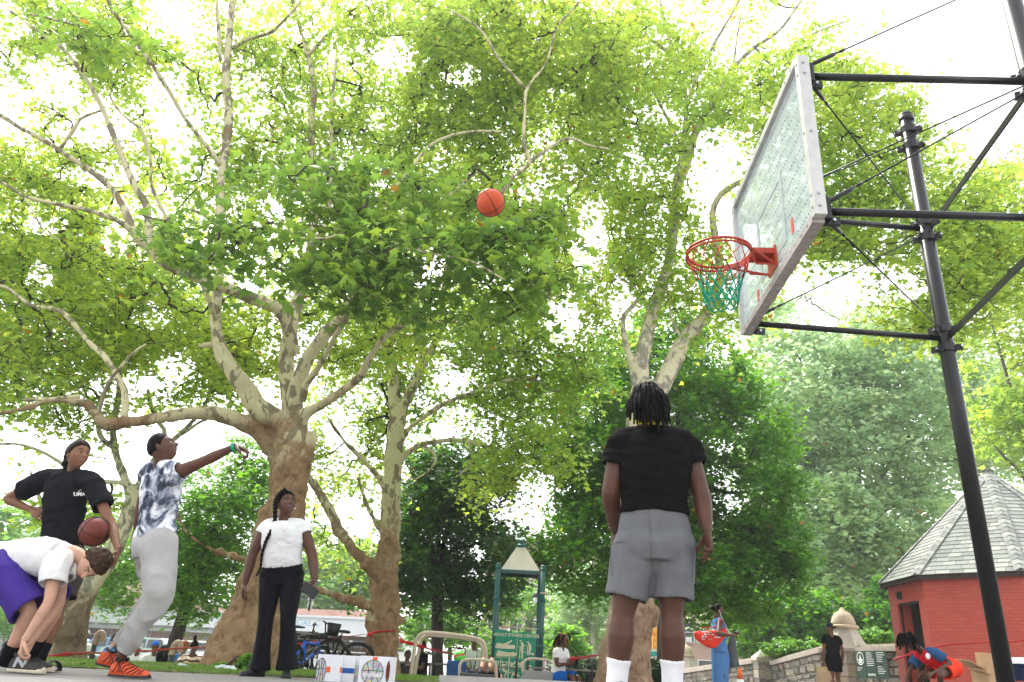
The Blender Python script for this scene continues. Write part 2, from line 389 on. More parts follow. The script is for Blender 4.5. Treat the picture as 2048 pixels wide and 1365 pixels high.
def body_mesh(J, s, B, voxel, hi=True):
    mb = MB(); hip, sh = spine(J); pts, r, sd_, up, fw = torso_rings(J, s, B, 0, low=-.03, bust=0, belly=0); r = r.copy(); r[:6] -= .020*s
    mb.tube(pts, r, n=20, side=sd_, sub=3, round_caps=True, power=2.3)
    lw = B.get('limb', 1.)
    nk = J['neck']; hc = J['head']; hf = unit(J['hfwd']); hu = unit(J['hup'])
    R = frame(hf, hu); skull = hc+R@np.array([0, -.02, -.045])*s
    mb.tube([lerp(sh, nk, .2), nk, lerp(nk, skull, .6), skull], np.array([.075, .062, .056, .052])*s*B.get('neck', 1), n=14, sub=2)
    for sd2 in 'lr':
        a, e, w = J['sh'+sd2], J['el'+sd2], J['wr'+sd2]
        ins = lerp(lerp(sh, nk, .5), a, .25)
        ud = unit(e-a); fd = unit(w-e)
        mb.tube([ins, lerp(ins, a, .75), a+ud*.03*s, lerp(a, e, .45), lerp(a, e, .9), lerp(e, w, .08), lerp(e, w, .3), lerp(e, w, .75), w],
                np.array([.060, .066, .062, .053, .043, .043, .044, .032, .025])*s*lw*np.array([1, 1, 1, 1, 1, 1, 1, 1, 1/lw]), n=14, sub=2)
        h, k, an = J['hp'+sd2], J['kn'+sd2], J['an'+sd2]
        up_ = unit(hip-k)
        bk = unit(np.cross(unit(J['hpr']-J['hpl']), unit(k-h)))  # backward-ish
        if bk@fw > 0: bk = -bk
        mb.tube([lerp(h, hip, .3)+up_*.04*s, h, lerp(h, k, .3), lerp(h, k, .65), lerp(h, k, .93), lerp(k, an, .07), lerp(k, an, .28)+bk*.014*s, lerp(k, an, .6)+bk*.006*s, lerp(k, an, .88), an, an+unit(an-k)*.03*s],
                np.array([.070, .078, .080, .071, .056, .053, .061, .048, .036, .037, .038])*s*B.get('leg', 1.), n=16, sub=2)
        mb.ell(lerp(h, hip, .1)+bk*.045*s+(hip-sh)/np.linalg.norm(hip-sh)*.01*s, np.array([.06, .06, .065])*s, None, 14, 10)
    V, Fq = remesh(mb, voxel, 3)
    return V, Fq
def wrinkle(V, Fq, amp, freq=14., axis=None, seed=0, region=None):
    N = vnormals(V, Fq); P = V*freq+seed*3.1
    if axis is not None:
        a = unit(axis); P = P+np.outer((V@a)*freq*1.2, a)
    w1 = 1-np.abs(fbm(P*.6, 2))*2.0; w2 = fbm(P*.35+5, 2)
    d = amp*(w1*.75+w2*.6)
    if region is not None: d = d*region(V)
    return V+N*d[:, None]
def person(name, label, J, s=1., B=None, sk='skin_dark', voxel=.009, hi=True, top=None, bottom=None, socks=None, shoes=None, hair=None, hands=None, look=(0, 1, 0), group=None, extra=None):
    B = B or {}; J = {k: (np.asarray(v, float) if not isinstance(v, tuple) or len(v) == 3 else v) for k, v in J.items()}
    hip, sh = spine(J)
    base = np.array([(J['anl'][0]+J['anr'][0])/2, (J['anl'][1]+J['anr'][1])/2, min(J['anl'][2], J['anr'][2])-.08*s])
    root = thing(name, label, 'person', base, group)
    V, Fq = body_mesh(J, s, B, voxel, hi)
    mb = MB(); mb.V = [V]; mb.F = [tuple(f) for f in Fq.tolist()]; mb.M = [0]*len(mb.F); mb.n = len(V)
    add_head(mb, J['head'], J['hfwd'], J['hup'], s*B.get('head', 1.), hi)
    hd = hands or {}
    for sd2 in 'lr':
        h = hd.get(sd2, {}); fa = unit(J['wr'+sd2]-J['el'+sd2])
        d = h.get('d', fa); _, _, _, up, fw = torso_rings(J, s, B)
        pn = h.get('pn', unit(hip-J['wr'+sd2]))
        add_hand(mb, J['wr'+sd2], d, pn, s*B.get('hand', 1.), h.get('curl', .35), h.get('thumb', 1 if sd2 == 'r' else -1), fingers=h.get('f'), n=8 if hi else 5)
    me = new_mesh('body', np.concatenate(mb.V), mb.F, [M[sk], M[B.get('lips', 'lips_dark')], M[B.get('brow', 'hair_black')], M[sk+'_deep'] if sk+'_deep' in M else M[sk]], True, mb.M)
    part('body', me, root)
    if hi: add_eyes(root, J['head'], J['hfwd'], J['hup'], s*B.get('head', 1.), look)
    if top:
        tm = MB(); inf = top.get('inf', .014)*1.0
        pts, r, sds, up, fw = torso_rings(J, s, B, inf, bust=B.get('bust', 0), belly=B.get('belly', 0))
        hem = top.get('hem', -.10)
        fl = top.get('flare', .0); r[0] = r[1]
        q_ = catmull(np.hstack([np.array(pts), r, np.array(sds)]), 6); hh_ = (q_[:, :3]-hip)@up
        k_ = int(np.argmax(hh_ > hem*s)); t_ = (hem*s-hh_[max(k_-1, 0)])/max(hh_[k_]-hh_[max(k_-1, 0)], 1e-6) if k_ > 0 else 0
        q_ = np.vstack([q_[max(k_-1, 0)]*(1-t_)+q_[k_]*t_, q_[k_:]]) if k_ > 0 else q_
        if k_ == 0: e_ = q_[0].copy(); e_[:3] += up*(hem*s-hh_[0]); q_ = np.vstack([e_, q_]) if hh_[0]-hem*s > .01 else q_
        w_ = np.clip(1-((q_[:, :3]-hip)@up-hem*s)/(.28*s), 0, 1); q_[:, 3:5] += (fl*w_)[:, None]
        pts, r, sds = list(q_[:, :3]), q_[:, 3:5], list(q_[:, 5:8]); WL = max(.013, top.get('voxel', voxel)*1.35)
        if B.get('bust', 0):
            for sx in (-1, 1): tm.ell(lerp((hip+sh)/2, sh, .38)+unit(J['shr']-J['shl'])*sx*.078*s+fw*(.088+B['bust']*.5)*s, np.array([.088, .075, .080])*s, frame(fw, up), 16, 12)
        # reversed so that the hollow end is the hem
        tm.tube(pts[::-1], r[::-1], n=24, side=np.array(sds[::-1]), sub=1, power=2.25, hollow=.05, wall=WL)
        for sd2 in 'lr':
            a, e = J['sh'+sd2], J['el'+sd2]; nk = J['neck']; ins = lerp(lerp(sh, nk, .5), a, .22); ud = unit(e-a); t = top.get('sleeve', .5)
            sr = top.get('sr', .078)*s*max(B.get('limb', 1.), 1.)
            tm.tube([ins, lerp(ins, a, .75), a+ud*.02*s, lerp(a, e, t*.55), lerp(a, e, t)], [.064*s+inf, .071*s+inf, max(.066*s+inf, sr*.94), sr, sr], n=16, sub=2, hollow=.045, wall=WL)
        V, Fq = remesh(tm, top.get('voxel', voxel), top.get('smooth', 2)); V = wrinkle(V, Fq, top.get('amp', .006), top.get('freq', 13.), up, seed=len(name)+int(s*10))
        me = new_mesh(top.get('name', 't_shirt'), V, Fq, M[top['mat']], True)
        if top.get('name2mat'): pass
        tp = part(top.get('name', 't_shirt'), me, root)
        root_top = tp
        if top.get('collar', True):
            cb = MB(); nk = J['neck']; c0 = lerp(sh, nk, .62); sS = unit(J['shr']-J['shl']); uu = unit(nk-sh+up*.05)
            f2 = unit(np.cross(uu, sS)); 
            if f2@fw < 0: f2 = -f2
            rad = .074*s*B.get('neck', 1.)+inf*.4
            q = [c0+sS*math.cos(a_)*rad*1.05+f2*math.sin(a_)*rad*.95-uu*(.03*s*max(0, math.sin(a_))) for a_ in np.linspace(0, 2*math.pi, 25)]
            cb.tube(q, .0075*s, n=6); cb.build('collar', M[top.get('collar_mat', top['mat'])], root, True)
    if bottom:
        bm = MB(); pts, r, sds, up, fw = torso_rings(J, s, B); inf = bottom.get('inf', .02); WB = max(.013, bottom.get('voxel', voxel)*1.35); bb = B.get('belly', 0)
        bm.ell(hip-up*.085*s, np.array([.10, .085, .085])*s+inf*.5, None, 14, 10)
        top_p = hip+up*bottom.get('rise', .10)*s; W = B.get('w', 1.)*B.get('hips', 1.); D = B.get('d', 1.)
        tp_, tr2_, ts_, _, _ = torso_rings(J, s, B, inf*.25, bust=0, belly=bb); q_ = catmull(np.hstack([np.array(tp_), tr2_, np.array(ts_)]), 6); hh_ = (q_[:, :3]-hip)@up
        q_ = q_[(hh_ > .03*s) & (hh_ < bottom.get('rise', .10)*s)][::-1]
        bP = list(q_[:, :3])+[hip, hip-up*.09*s]; bR = [tuple(x) for x in q_[:, 3:5]]+[(.178*W*s+inf, .132*D*s+inf), (.150*W*s+inf, .115*D*s+inf)]
        bm.tube(bP, np.array(bR), n=22, side=unit(J['hpr']-J['hpl']), sub=2, power=2.3)
        for sd2 in 'lr':
            h, k, an = J['hp'+sd2], J['kn'+sd2], J['an'+sd2]; up_ = unit(hip-k); g = B.get('leg', 1.)
            bk = unit(np.cross(unit(J['hpr']-J['hpl']), unit(k-h))); bk = -bk if bk@fw > 0 else bk
            bm.ell(lerp(h, hip, .1)+bk*.050*s+(hip-sh)/np.linalg.norm(hip-sh)*.01*s, np.array([.088, .088, .093])*s*B.get('glute', 1.)+inf*.7, None, 14, 10)
            if bottom['kind'] == 'shorts':
                t = bottom.get('len', .8); hr = bottom.get('hr', .105)*s
                bm.tube([lerp(h, hip, .3)+up_*.03*s, h, lerp(h, k, t*.4), lerp(h, k, t*.75), lerp(h, k, t)], [.092*s*g+inf, .100*s*g+inf, .097*s*g+inf, hr*.98, hr], n=20, sub=3, hollow=.07, wall=WB)
            else:
                R_ = bottom['r']; L_ = bottom.get('len', 1.0)
                ks = [lerp(h, hip, .3)+up_*.03*s, h, lerp(h, k, .35), lerp(h, k, .7), k, lerp(k, an, .35*L_), lerp(k, an, .7*L_), lerp(k, an, L_)]
                bm.tube(ks, np.array(R_)*s, n=20, sub=3, hollow=.04, wall=WB)
        V, Fq = remesh(bm, bottom.get('voxel', voxel), 2); V = wrinkle(V, Fq, bottom.get('amp', .006), bottom.get('freq', 12.), None, seed=3+len(label) % 7)
        part(bottom.get('name', 'shorts'), new_mesh('bottom', V, Fq, M[bottom['mat']], True), root)
    for sd2 in 'lr':
        k, an = J['kn'+sd2], J['an'+sd2]; toe = J.get('toe'+sd2)
        if socks and socks.get(sd2, True):
            bk = unit(an-k); t0 = socks.get('t', .72); sb = MB(); g = B.get('leg', 1.)
            rr = [.049, .050, .044, .043, .043, .044]
            sb.tube([lerp(k, an, t0), lerp(k, an, t0+.03), lerp(k, an, t0+.12), lerp(k, an, .93), an, an+bk*.05*s], np.array(rr)*s*g*1.12, n=16, sub=3)
            V = sb.V[0]; N = None; V = V+unit(bk)*0; V = V+np.outer(np.sin((V@unit(bk))*330)*.0012, unit(an-hip))
            part('sock', new_mesh('sock', V, sb.F, M[socks['mat']], True), root)
        if shoes and toe is not None:
            sh2 = shoes.get(sd2, shoes)
            if sh2: make_shoe(root, an, toe, s*B.get('foot', 1.), sh2)
    if hair:
        hair(root, J['head'], J['hfwd'], J['hup'], s*B.get('head', 1.))
    if extra: extra(root, J, s)
    return root
def make_shoe(root, an, toe, s, sp):
    """an ankle joint, toe = tip of the shoe on the ground"""
    an = np.asarray(an, float); toe = np.asarray(toe, float)
    heel_z = sp.get('hz', toe[2]); f = toe-an; f[2] = 0; L = sp.get('L', .285)*s; fw = unit(f)
    heel = toe-fw*L; heel[2] = heel_z; pitch = unit(toe-heel); side = unit(np.cross(pitch, (0, 0, 1))); up = np.cross(side, pitch)
    def sec(t, w, h, z0):       # D shaped section
        c = heel+pitch*L*t; out = []
        for a in np.linspace(0, 2*math.pi, 16, endpoint=False):
            x = math.cos(a); z = math.sin(a); zz = z0+(h*z if z > 0 else 0.0+z*.004)
            out.append(c+side*x*w*s+up*zz*s)
        return out
    def lof(secs, name, m):
        V = np.concatenate([np.array(q) for q in secs]); n = 16; Fc = [(i*n+j, i*n+(j+1) % n, (i+1)*n+(j+1) % n, (i+1)*n+j) for i in range(len(secs)-1) for j in range(n)]
        Fc += [tuple(range(n))[::-1], tuple(range((len(secs)-1)*n, len(secs)*n))]
        return part(name, new_mesh(name, V, Fc, M[m], True), root)
    st = sp.get('sole', .026)
    if sp.get('kind') == 'slide':
        lof([sec(t, w, .006, .012) for t, w in ((.0, .02), (.03, .034), (.2, .041), (.45, .042), (.75, .050), (.93, .040), (1., .018))], 'sole', sp['sole_mat'])
        mb = MB(); q = [heel+pitch*L*.66+side*.052*s*math.cos(a)+up*(.012+.062*math.sin(a))*s for a in np.linspace(0, math.pi, 11)]
        mb.tube(q, [(.045*s, .006*s)]*11, n=8, side=pitch); mb.build('strap', M[sp['mat']], root, True)
        return
    S = [(.0, .020), (.02, .030), (.12, .038), (.35, .037), (.6, .046), (.78, .050), (.92, .041), (.99, .022), (1.0, .010)]
    lof([sec(t, w+.003, .0+st*.9, .004) for t, w in S], 'sole', sp['sole_mat'])
    U = [(.01, .018, .035), (.03, .030, .070), (.12, .035, .088), (.25, .036, .092), (.40, .037, .082), (.55, .042, .060), (.72, .047, .046), (.88, .041, .036), (.97, .024, .022), (.995, .008, .010)]
    up_o = lof([sec(t, w, h, st*.55) for t, w, h in U], sp.get('name', 'shoe_upper'), sp['mat'])
    mb = MB(); c = heel+pitch*L*.22+up*.112*s
    q = [c+pitch*.046*s*math.cos(a)+side*.034*s*math.sin(a)+up*(.008*math.cos(2*a))*s for a in np.linspace(0, 2*math.pi, 17)]
    mb.tube(q, .008*s, n=6); mb.build('shoe_collar', M[sp.get('collar', sp['mat'])], root, True)
    if sp.get('laces'):
        mb = MB()
        for i in range(5):
            t = .38+i*.065; hgt = np.interp(t, [.35, .7], [.088, .050])+st*.5
            c = heel+pitch*L*t+up*hgt*s; mb.tube([c-side*.020*s-up*.010*s, c+up*.004*s, c+side*.020*s-up*.010*s], .0028*s, n=5)
        mb.build('laces', M[sp['laces']], root, True)
    if sp.get('stripes'):
        mb = MB()
        for i in range(9):
            t = .12+i*.09
            for sx in (-1, 1):
                w = np.interp(t, [u[0] for u in U], [u[1] for u in U]); hh = np.interp(t, [u[0] for u in U], [u[2] for u in U])
                pts = []
                for a in np.linspace(.15, 1.15, 6):
                    tt = t+.05*math.sin(a*3+i)+.08*(a-.2); w2 = np.interp(tt, [u[0] for u in U], [u[1] for u in U]); h2 = np.interp(tt, [u[0] for u in U], [u[2] for u in U])
                    pts.append(heel+pitch*L*tt+side*sx*(w2*math.cos(a)+.0015)*s+up*(st*.55+h2*math.sin(a)+.0015)*s)
                mb.tube(pts, .0036*s, n=5)
        mb.build('stripe_overlay', M[sp['stripes']], root, True)
# ------------------------------------------------------------------ trees
LEAF8 = (np.array([(0, 0, 0), (.33, -.05, -.06), (.25, .15, 0), (.55, .42, -.12), (.22, .45, .0), (0, 1., -.16), (-.22, .45, .0), (-.55, .42, -.12), (-.25, .15, 0), (-.33, -.05, -.06)]),
         np.array([(0, 1, 2), (2, 3, 4), (4, 5, 6), (6, 7, 8), (8, 9, 0), (0, 2, 8), (2, 4, 8), (4, 6, 8)]))
LEAF4 = (np.array([(0, -.03, 0), (.5, .30, -.08), (.2, .45, 0), (0, 1., -.12), (-.2, .45, 0), (-.5, .30, -.08)]), np.array([(0, 1, 2), (0, 2, 4), (2, 3, 4), (0, 4, 5)]))
LEAF2 = (np.array([(0, 0, 0), (.36, .45, -.04), (0, 1., 0), (-.36, .45, -.04)]), np.array([(0, 1, 2), (0, 2, 3)]))
LEAFN = (np.array([(0, 0, 0), (.17, .45, -.02), (0, 1., -.06), (-.17, .45, -.02)]), np.array([(0, 1, 2), (0, 2, 3)]))
def leaf_frames(n, flat=.55, R=None):
    R = R or rng
    nz = np.stack([R.normal(0, flat, n), R.normal(0, flat, n), np.ones(n)], 1); nz /= np.linalg.norm(nz, axis=1)[:, None]
    a = R.random(n)*2*math.pi; d = np.stack([np.cos(a), np.sin(a), R.normal(-.35, .35, n)], 1)
    d -= nz*(d*nz).sum(1)[:, None]; d /= np.linalg.norm(d, axis=1)[:, None]; s = np.cross(d, nz); return s, d, nz
def leaves(C, size, tmpl, flat=.55, sv=.25, tint=None):
    n = len(C); V0, F0 = tmpl; s, d, nz = leaf_frames(n, flat); sz = size*(1+sv*rng.normal(0, 1, n)).clip(.45, 1.7)
    V = C[:, None, :]+sz[:, None, None]*(V0[None, :, 0, None]*s[:, None]+V0[None, :, 1, None]*d[:, None]+V0[None, :, 2, None]*nz[:, None])
    Fc = (F0[None]+np.arange(n)[:, None, None]*len(V0)).reshape(-1, 3)
    t = rng.random(n)*.9 if tint is None else tint
    t = np.where(rng.random(n) < .004, 1.0, np.clip(t, 0, .96))
    return V.reshape(-1, 3), Fc, np.repeat(t, len(F0))
GAPS = [  # openings in the canopy: x, y, rx, ry in photo pixels
    (335, 205, 45, 75), (100, 175, 70, 45), (30, 235, 70, 40), (190, 250, 40, 50), (170, 270, 90, 30), (345, 40, 60, 45), (785, 105, 50, 34), (920, 150, 45, 24), (1180, 480, 38, 75), (1125, 640, 40, 50),
    (1460, 85, 55, 50), (1555, 60, 40, 40), (1430, 320, 60, 60), (1500, 480, 40, 40), (1900, 60, 230, 90), (1960, 200, 120, 95), (1790, 60, 70, 40), (2010, 150, 120, 110), (200, 350, 90, 25), (90, 450, 50, 20), (230, 480, 30, 40),
    (60, 920, 120, 65), (250, 890, 80, 60), (400, 890, 60, 45), (190, 960, 60, 40), (20, 1000, 50, 30), (690, 1030, 45, 45), (860, 540, 40, 50), (1080, 1000, 55, 55), (1000, 1010, 30, 30), (430, 950, 60, 30), (680, 860, 30, 50),
    (80, 560, 30, 40), (520, 780, 30, 30), (560, 410, 25, 30), (300, 630, 40, 30), (260, 770, 80, 25), (350, 730, 40, 30), (1700, 570, 160, 45), (1640, 620, 60, 40), (1240, 600, 25, 50), (1990, 280, 60, 50), (900, 760, 40, 30), (1440, 430, 40, 40)]
def gap_keep(C, strength=.93):
    q, z = proj(C); k = np.ones(len(C))
    for x, y, rx, ry in GAPS:
        e = ((q[:, 0]-x)/rx)**2+((q[:, 1]-y)/ry)**2; k = np.minimum(k, np.where(e < 1.4, 1-strength*smoothstep(1.4, .6, e), 1))
    return rng.random(len(C)) < k
def limb_pts(spec):
    """spec rows: photo x, y, distance Y, diameter in photo pixels -> 3D points and radii in metres"""
    P = np.array([at(a, b, c) for a, b, c, d in spec]); r = np.array([mpp(p)*d[3]/2 for p, d in zip(P, spec)]); return P, r
def crown_points(regions):
    """regions: (px, py, Y, rx px, ry px, rY m, n) filled evenly inside ellipsoids"""
    out = []
    for px, py, Y, rx, ry, rY, n in regions:
        u = rng.normal(0, 1, (n, 3)); u /= np.linalg.norm(u, axis=1)[:, None]; u *= (rng.random(n)**(1/3))[:, None]
        c = at(px, py, Y); m = mpp(c)
        # the ellipsoid's axes in the world: sideways, away, up
        dy = ray(px, py); vz = ry*m/ max(.55, abs(unit(dy)[1]))
        out.append(c+np.stack([u[:, 0]*rx*m, u[:, 1]*rY, u[:, 2]*vz+u[:, 1]*rY*dy[2]/dy[1]*.75], 1))
    return np.concatenate(out)
def grow_twigs(nodes_P, C, maxd=6.):
    """join every crown point to the nearest point already on the tree; returns parent index per point (negative = on the skeleton)"""
    N0 = len(nodes_P); allp = np.vstack([nodes_P, C]); d0 = np.full(len(C), 1e9); par = np.zeros(len(C), int)
    for i in range(0, len(C), 400):
        dd = np.linalg.norm(C[i:i+400, None]-nodes_P[None], axis=2); par[i:i+400] = dd.argmin(1); d0[i:i+400] = dd.min(1)
    done = np.zeros(len(C), bool); best = d0.copy()
    for _ in range(len(C)):
        j = int(np.where(done, 1e9, best).argmin()); done[j] = True
        d = np.linalg.norm(C-C[j], axis=1)*1.12; better = (~done) & (d < best); best[better] = d[better]; par[better] = N0+j
    return par
def twig_mesh(mb, nodes_P, nodes_R, C, par, tip=.006, k=.0055, rmax=.07, n=4):
    N0 = len(nodes_P); cnt = np.ones(len(C)); 
    # descendants, processed by walking up
    for j in range(len(C)):
        p = par[j]; g = 0
        while p >= N0 and g < 200: cnt[p-N0] += 1; p = par[p-N0]; g += 1
    R = np.minimum(k*np.sqrt(cnt)+tip*.3, rmax)
    for j in range(len(C)):
        p = par[j]
        if p >= N0: a = C[p-N0]; ra = R[j]*1.05
        else: a = nodes_P[p]; ra = min(R[j]*1.1, nodes_R[p]*.9)
        b = C[j]; L = np.linalg.norm(b-a)
        if L < .02: continue
        m1 = lerp(a, b, .33)+rng.normal(0, .09*L, 3); m2 = lerp(a, b, .66)+rng.normal(0, .08*L, 3)-np.array([0, 0, .03*L])
        mb.tube([a, m1, m2, b], [ra, ra*.95, R[j]*.9, R[j]*.7], n=n)
    return R
def spread_leaves(C, per, rad, droop=.25):
    n = rng.poisson(per, len(C)); idx = np.repeat(np.arange(len(C)), n); m = len(idx)
    # leaves sit along a few side shoots of each cluster
    rad = np.broadcast_to(rad, len(C)).astype(float); K = 6; shoots = rng.normal(0, 1, (len(C), K, 3)); shoots[:, :, 2] = shoots[:, :, 2]*.45-.1; shoots /= np.linalg.norm(shoots, axis=2)[:, :, None]
    k = rng.integers(0, K, m); t = rng.random(m)**.7
    ri = rad[idx]; P = C[idx]+shoots[idx, k]*(t*ri*(.6+.6*rng.random(m)))[:, None]+rng.normal(0, 1, (m, 3))*(ri*.13)[:, None]; P[:, 2] -= droop*ri*t*t
    return P, idx, shoots
def make_tree(name, label, limbs, regions, leaf, size, tmpl, per, rad, barkm, leafm, base, brown=(0, 0), vox=None, big=.07, flat=.55, group=None, n_ind=0, twig_m=None, gaps=True, strength=.93, kk=.0055, rmax=.07, amp=.02, drop_view=True, shoot_twigs=True, tint_fn=None, category='tree', clump=-.38, clump_f=.9, regions2=None, size2=.1, tmpl2=LEAF4, per2=40, rad2=.5, limb_k=.80, leafm2=None, tip=.010):
    root = thing(name, label, category, base, group)
    tb = MB(); sb = MB(); lb = MB(); NP = []; NR = []
    for li, spec in enumerate(limbs):
        P, r = limb_pts(spec) if len(spec[0]) == 4 else (np.array([q[0] for q in spec]), np.array([q[1] for q in spec]))
        if len(spec[0]) == 4 and li: r = r*limb_k
        elif len(spec[0]) == 4: r = r*np.interp(np.arange(len(r)), [0, 4, len(r)], [1, .95, limb_k])
        m = 5 if len(P) > 2 else 3; q = catmull(np.hstack([P, r[:, None]]), m); Pq, rq = q[:, :3], np.maximum(q[:, 3], .003)
        # knobbly growth
        Pq = Pq+(rq*.16)[:, None]*np.stack([vnoise(Pq*2.3+k*9) for k in range(3)], 1); rq = rq*(1+.10*vnoise(Pq*3.1))
        if vox and rq.max() > big: tb.tube(Pq, rq, n=14, round_caps=True)
        else:
            l1 = MB(); l1.tube(Pq, rq, n=9); V_ = l1.V[0]; l1.V = [V_+.006*np.stack([fbm(V_*9+k*7, 2) for k in range(3)], 1)]; l1.build('limb', M[barkm], root, True)
        NP.append(Pq); NR.append(rq)
    NP = np.concatenate(NP); NR = np.concatenate(NR)
    if tb.n:
        V, Fq = remesh(tb, vox, 2); N = vnormals(V, Fq)
        bz = smoothstep(brown[1], brown[0], V[:, 2]) if brown[1] else np.zeros(len(V))
        V = V+N*(amp*(fbm(V*np.array([5, 5, 6.5]), 3)*(.5+bz*1.2)+.35*bz*(1-2*np.abs(fbm(V*np.array([2.6, 2.6, 9]), 2)))+.55*bz*np.minimum(.35-np.abs(fbm(V*np.array([7, 7, 5])+3, 2)), .15)))[:, None]
        br = smoothstep(brown[1], brown[0], V[:, 2]+.5*fbm(V*2.2, 3)) if brown[1] else np.zeros(len(V))
        me = new_mesh('trunk', V, Fq, M[barkm], True, attrs={'brown': ('POINT', br)}); part('trunk', me, root)
    C1 = crown_points(regions); C = C1 if regions2 is None else np.vstack([C1, crown_points(regions2)]); sec = np.arange(len(C)) >= len(C1)
    q, z = proj(C); vis = (z > 1) & (q[:, 0] > -420) & (q[:, 0] < 2470) & (q[:, 1] > -520) & (q[:, 1] < 1500) & (C[:, 2] > gz(20)+.4)
    mk = (vis | (rng.random(len(C)) < (.25 if drop_view else 1))) & (C[:, 2] > .9); C, sec = C[mk], sec[mk]
    if gaps: mk = gap_keep(C, strength); C, sec = C[mk], sec[mk]
    cl_ = fbm(C*clump_f+3.3, 2); mk = cl_ > clump+rng.normal(0, .08, len(C)); C, sec = C[mk], sec[mk]
    par = grow_twigs(NP, C)
    R = twig_mesh(sb, NP, NR, C, par, k=kk, rmax=rmax, tip=tip)
    P, idx, shoots = spread_leaves(C, np.where(sec, per2, per), np.where(sec, rad2, rad)); rr_ = np.where(sec, rad2, rad)
    if shoot_twigs:
        for j in range(len(C)):
            for k in range(3):
                rd = rr_[j]; e = C[j]+shoots[j, k]*rd*.8; sb.add(*tube([C[j], lerp(C[j], e, .5)+rng.normal(0, .05*rd, 3), e-np.array([0, 0, .12*rd])], [.005, .004, .0025], n=3))
    if sb.n: sb.build('branches', M[twig_m or barkm], root, True, kind='stuff')
    if gaps: 
        kp = gap_keep(P, strength*.8); P = P[kp]; idx = idx[kp]
    base_t = (.45+.28*fbm(C*.55, 2)).clip(0, .95); tint = (base_t[idx]+rng.normal(0, .24, len(P))).clip(0, .95)
    if tint_fn is not None: tint = tint_fn(P, tint).clip(0, .95)
    if n_ind:
        q, z = proj(P); inview = (q[:, 0] > 0) & (q[:, 0] < 2048) & (q[:, 1] > 0) & (q[:, 1] < 1365); order = np.argsort(np.where(inview, z, 1e9))[:n_ind]
        mk = np.ones(len(P), bool); mk[order] = False
        ms = []
        for k in range(12):
            V0, F0 = LEAF8; V0 = V0.copy(); V0[:, 2] *= .6+k*.12
            ms.append(new_mesh('leaf', V0, F0, M[leafm], attrs={'tint': ('FACE', np.full(8, .1+.07*k))}))
        s, d, nz = leaf_frames(n_ind, flat)
        for i, o_ in enumerate(order):
            o = bpy.data.objects.new('leaf', ms[i % 12]); col.objects.link(o); o.parent = root; sz = size*rng.uniform(.8, 1.4)
            Mx = np.eye(4); Mx[:3, 0] = s[i]*sz; Mx[:3, 1] = d[i]*sz; Mx[:3, 2] = -np.cross(d[i], s[i])*sz; Mx[:3, 3] = P[o_]-np.array(base)
            o.matrix_local = Matrix(Mx.tolist())
        P = P[mk]; tint = tint[mk]
    if regions2 is not None:
        m2 = sec[idx] if not n_ind else sec[idx[mk]]
        V, Fc, t = leaves(P[m2], size2, tmpl2, flat, tint=tint[m2]); part('crown', new_mesh('crown', V, Fc, M[leafm2 or leafm], attrs={'tint': ('FACE', t)}), root, kind='stuff'); print('  upper leaves', int(m2.sum())); P = P[~m2]; tint = tint[~m2]
    V, Fc, t = leaves(P, size, tmpl, flat, tint=tint)
    me = new_mesh('crown', V, Fc, M[leafm], attrs={'tint': ('FACE', t)}); part('crown', me, root, kind='stuff')
    print(name, 'clusters', len(C), 'leaves', len(P), 'tris', len(Fc))
    return root
def bark(name, cream, olive, brown, flake=.5, rough_amt=.3):
    m, t, b = nodes(name)
    n1 = noise_node(t, 5.5, 6, .62, vec_scale=(1, 1, .55), dist=.6); n2 = noise_node(t, 2.4, 5, .6, vec_scale=(1, 1, .6), dist=1.0); n3 = noise_node(t, 30, 5)
    r1 = ramp(t, n1.outputs[0], [(.0, tuple(np.array(cream)*.9)), (.50, cream), (.535, olive), (.60, olive), (.63, tuple(np.array(brown)*1.2)), (1, brown)])
    r1.color_ramp.interpolation = 'LINEAR'
    r2 = ramp(t, n2.outputs[0], [(0, tuple(np.array(brown)*.55)), (.45, brown), (.60, tuple(np.array(brown)*1.3)), (.64, tuple(np.array(cream)*.62)), (1, tuple(np.array(brown)*1.5))])
    at_ = t.nodes.new('ShaderNodeAttribute'); at_.attribute_name = 'brown'
    mx = t.nodes.new('ShaderNodeMix'); mx.data_type = 'RGBA'; t.links.new(at_.outputs['Fac'], mx.inputs[0]); t.links.new(r1.outputs[0], mx.inputs[6]); t.links.new(r2.outputs[0], mx.inputs[7])
    m3 = t.nodes.new('ShaderNodeMix'); m3.data_type = 'RGBA'; m3.blend_type = 'MULTIPLY'; m3.inputs[0].default_value = .5; mf_ = t.nodes.new('ShaderNodeMath'); mf_.operation = 'MULTIPLY_ADD'; mf_.inputs[1].default_value = .6; mf_.inputs[2].default_value = .22; t.links.new(at_.outputs['Fac'], mf_.inputs[0]); t.links.new(mf_.outputs[0], m3.inputs[0])
    n4 = noise_node(t, 7, 9, .78, vec_scale=(1, 1, .8), dist=1.2); r3 = ramp(t, n4.outputs[0], [(.36, (.30, .27, .25)), (.44, (.62, .58, .55)), (.50, (.95, .95, .95)), (.7, (1, 1, 1))]); t.links.new(mx.outputs[2], m3.inputs[6]); t.links.new(r3.outputs[0], m3.inputs[7])
    t.links.new(m3.outputs[2], b.inputs['Base Color']); b.inputs['Roughness'].default_value = .85; b.inputs['Specular IOR Level'].default_value = .2
    ad = t.nodes.new('ShaderNodeMath'); ad.operation = 'MULTIPLY_ADD'; ad.inputs[1].default_value = .5; t.links.new(n3.outputs[0], ad.inputs[0]); t.links.new(n4.outputs[0], ad.inputs[2])
    bump(t, b, ad.outputs[0], rough_amt, .03); return m
M = {}
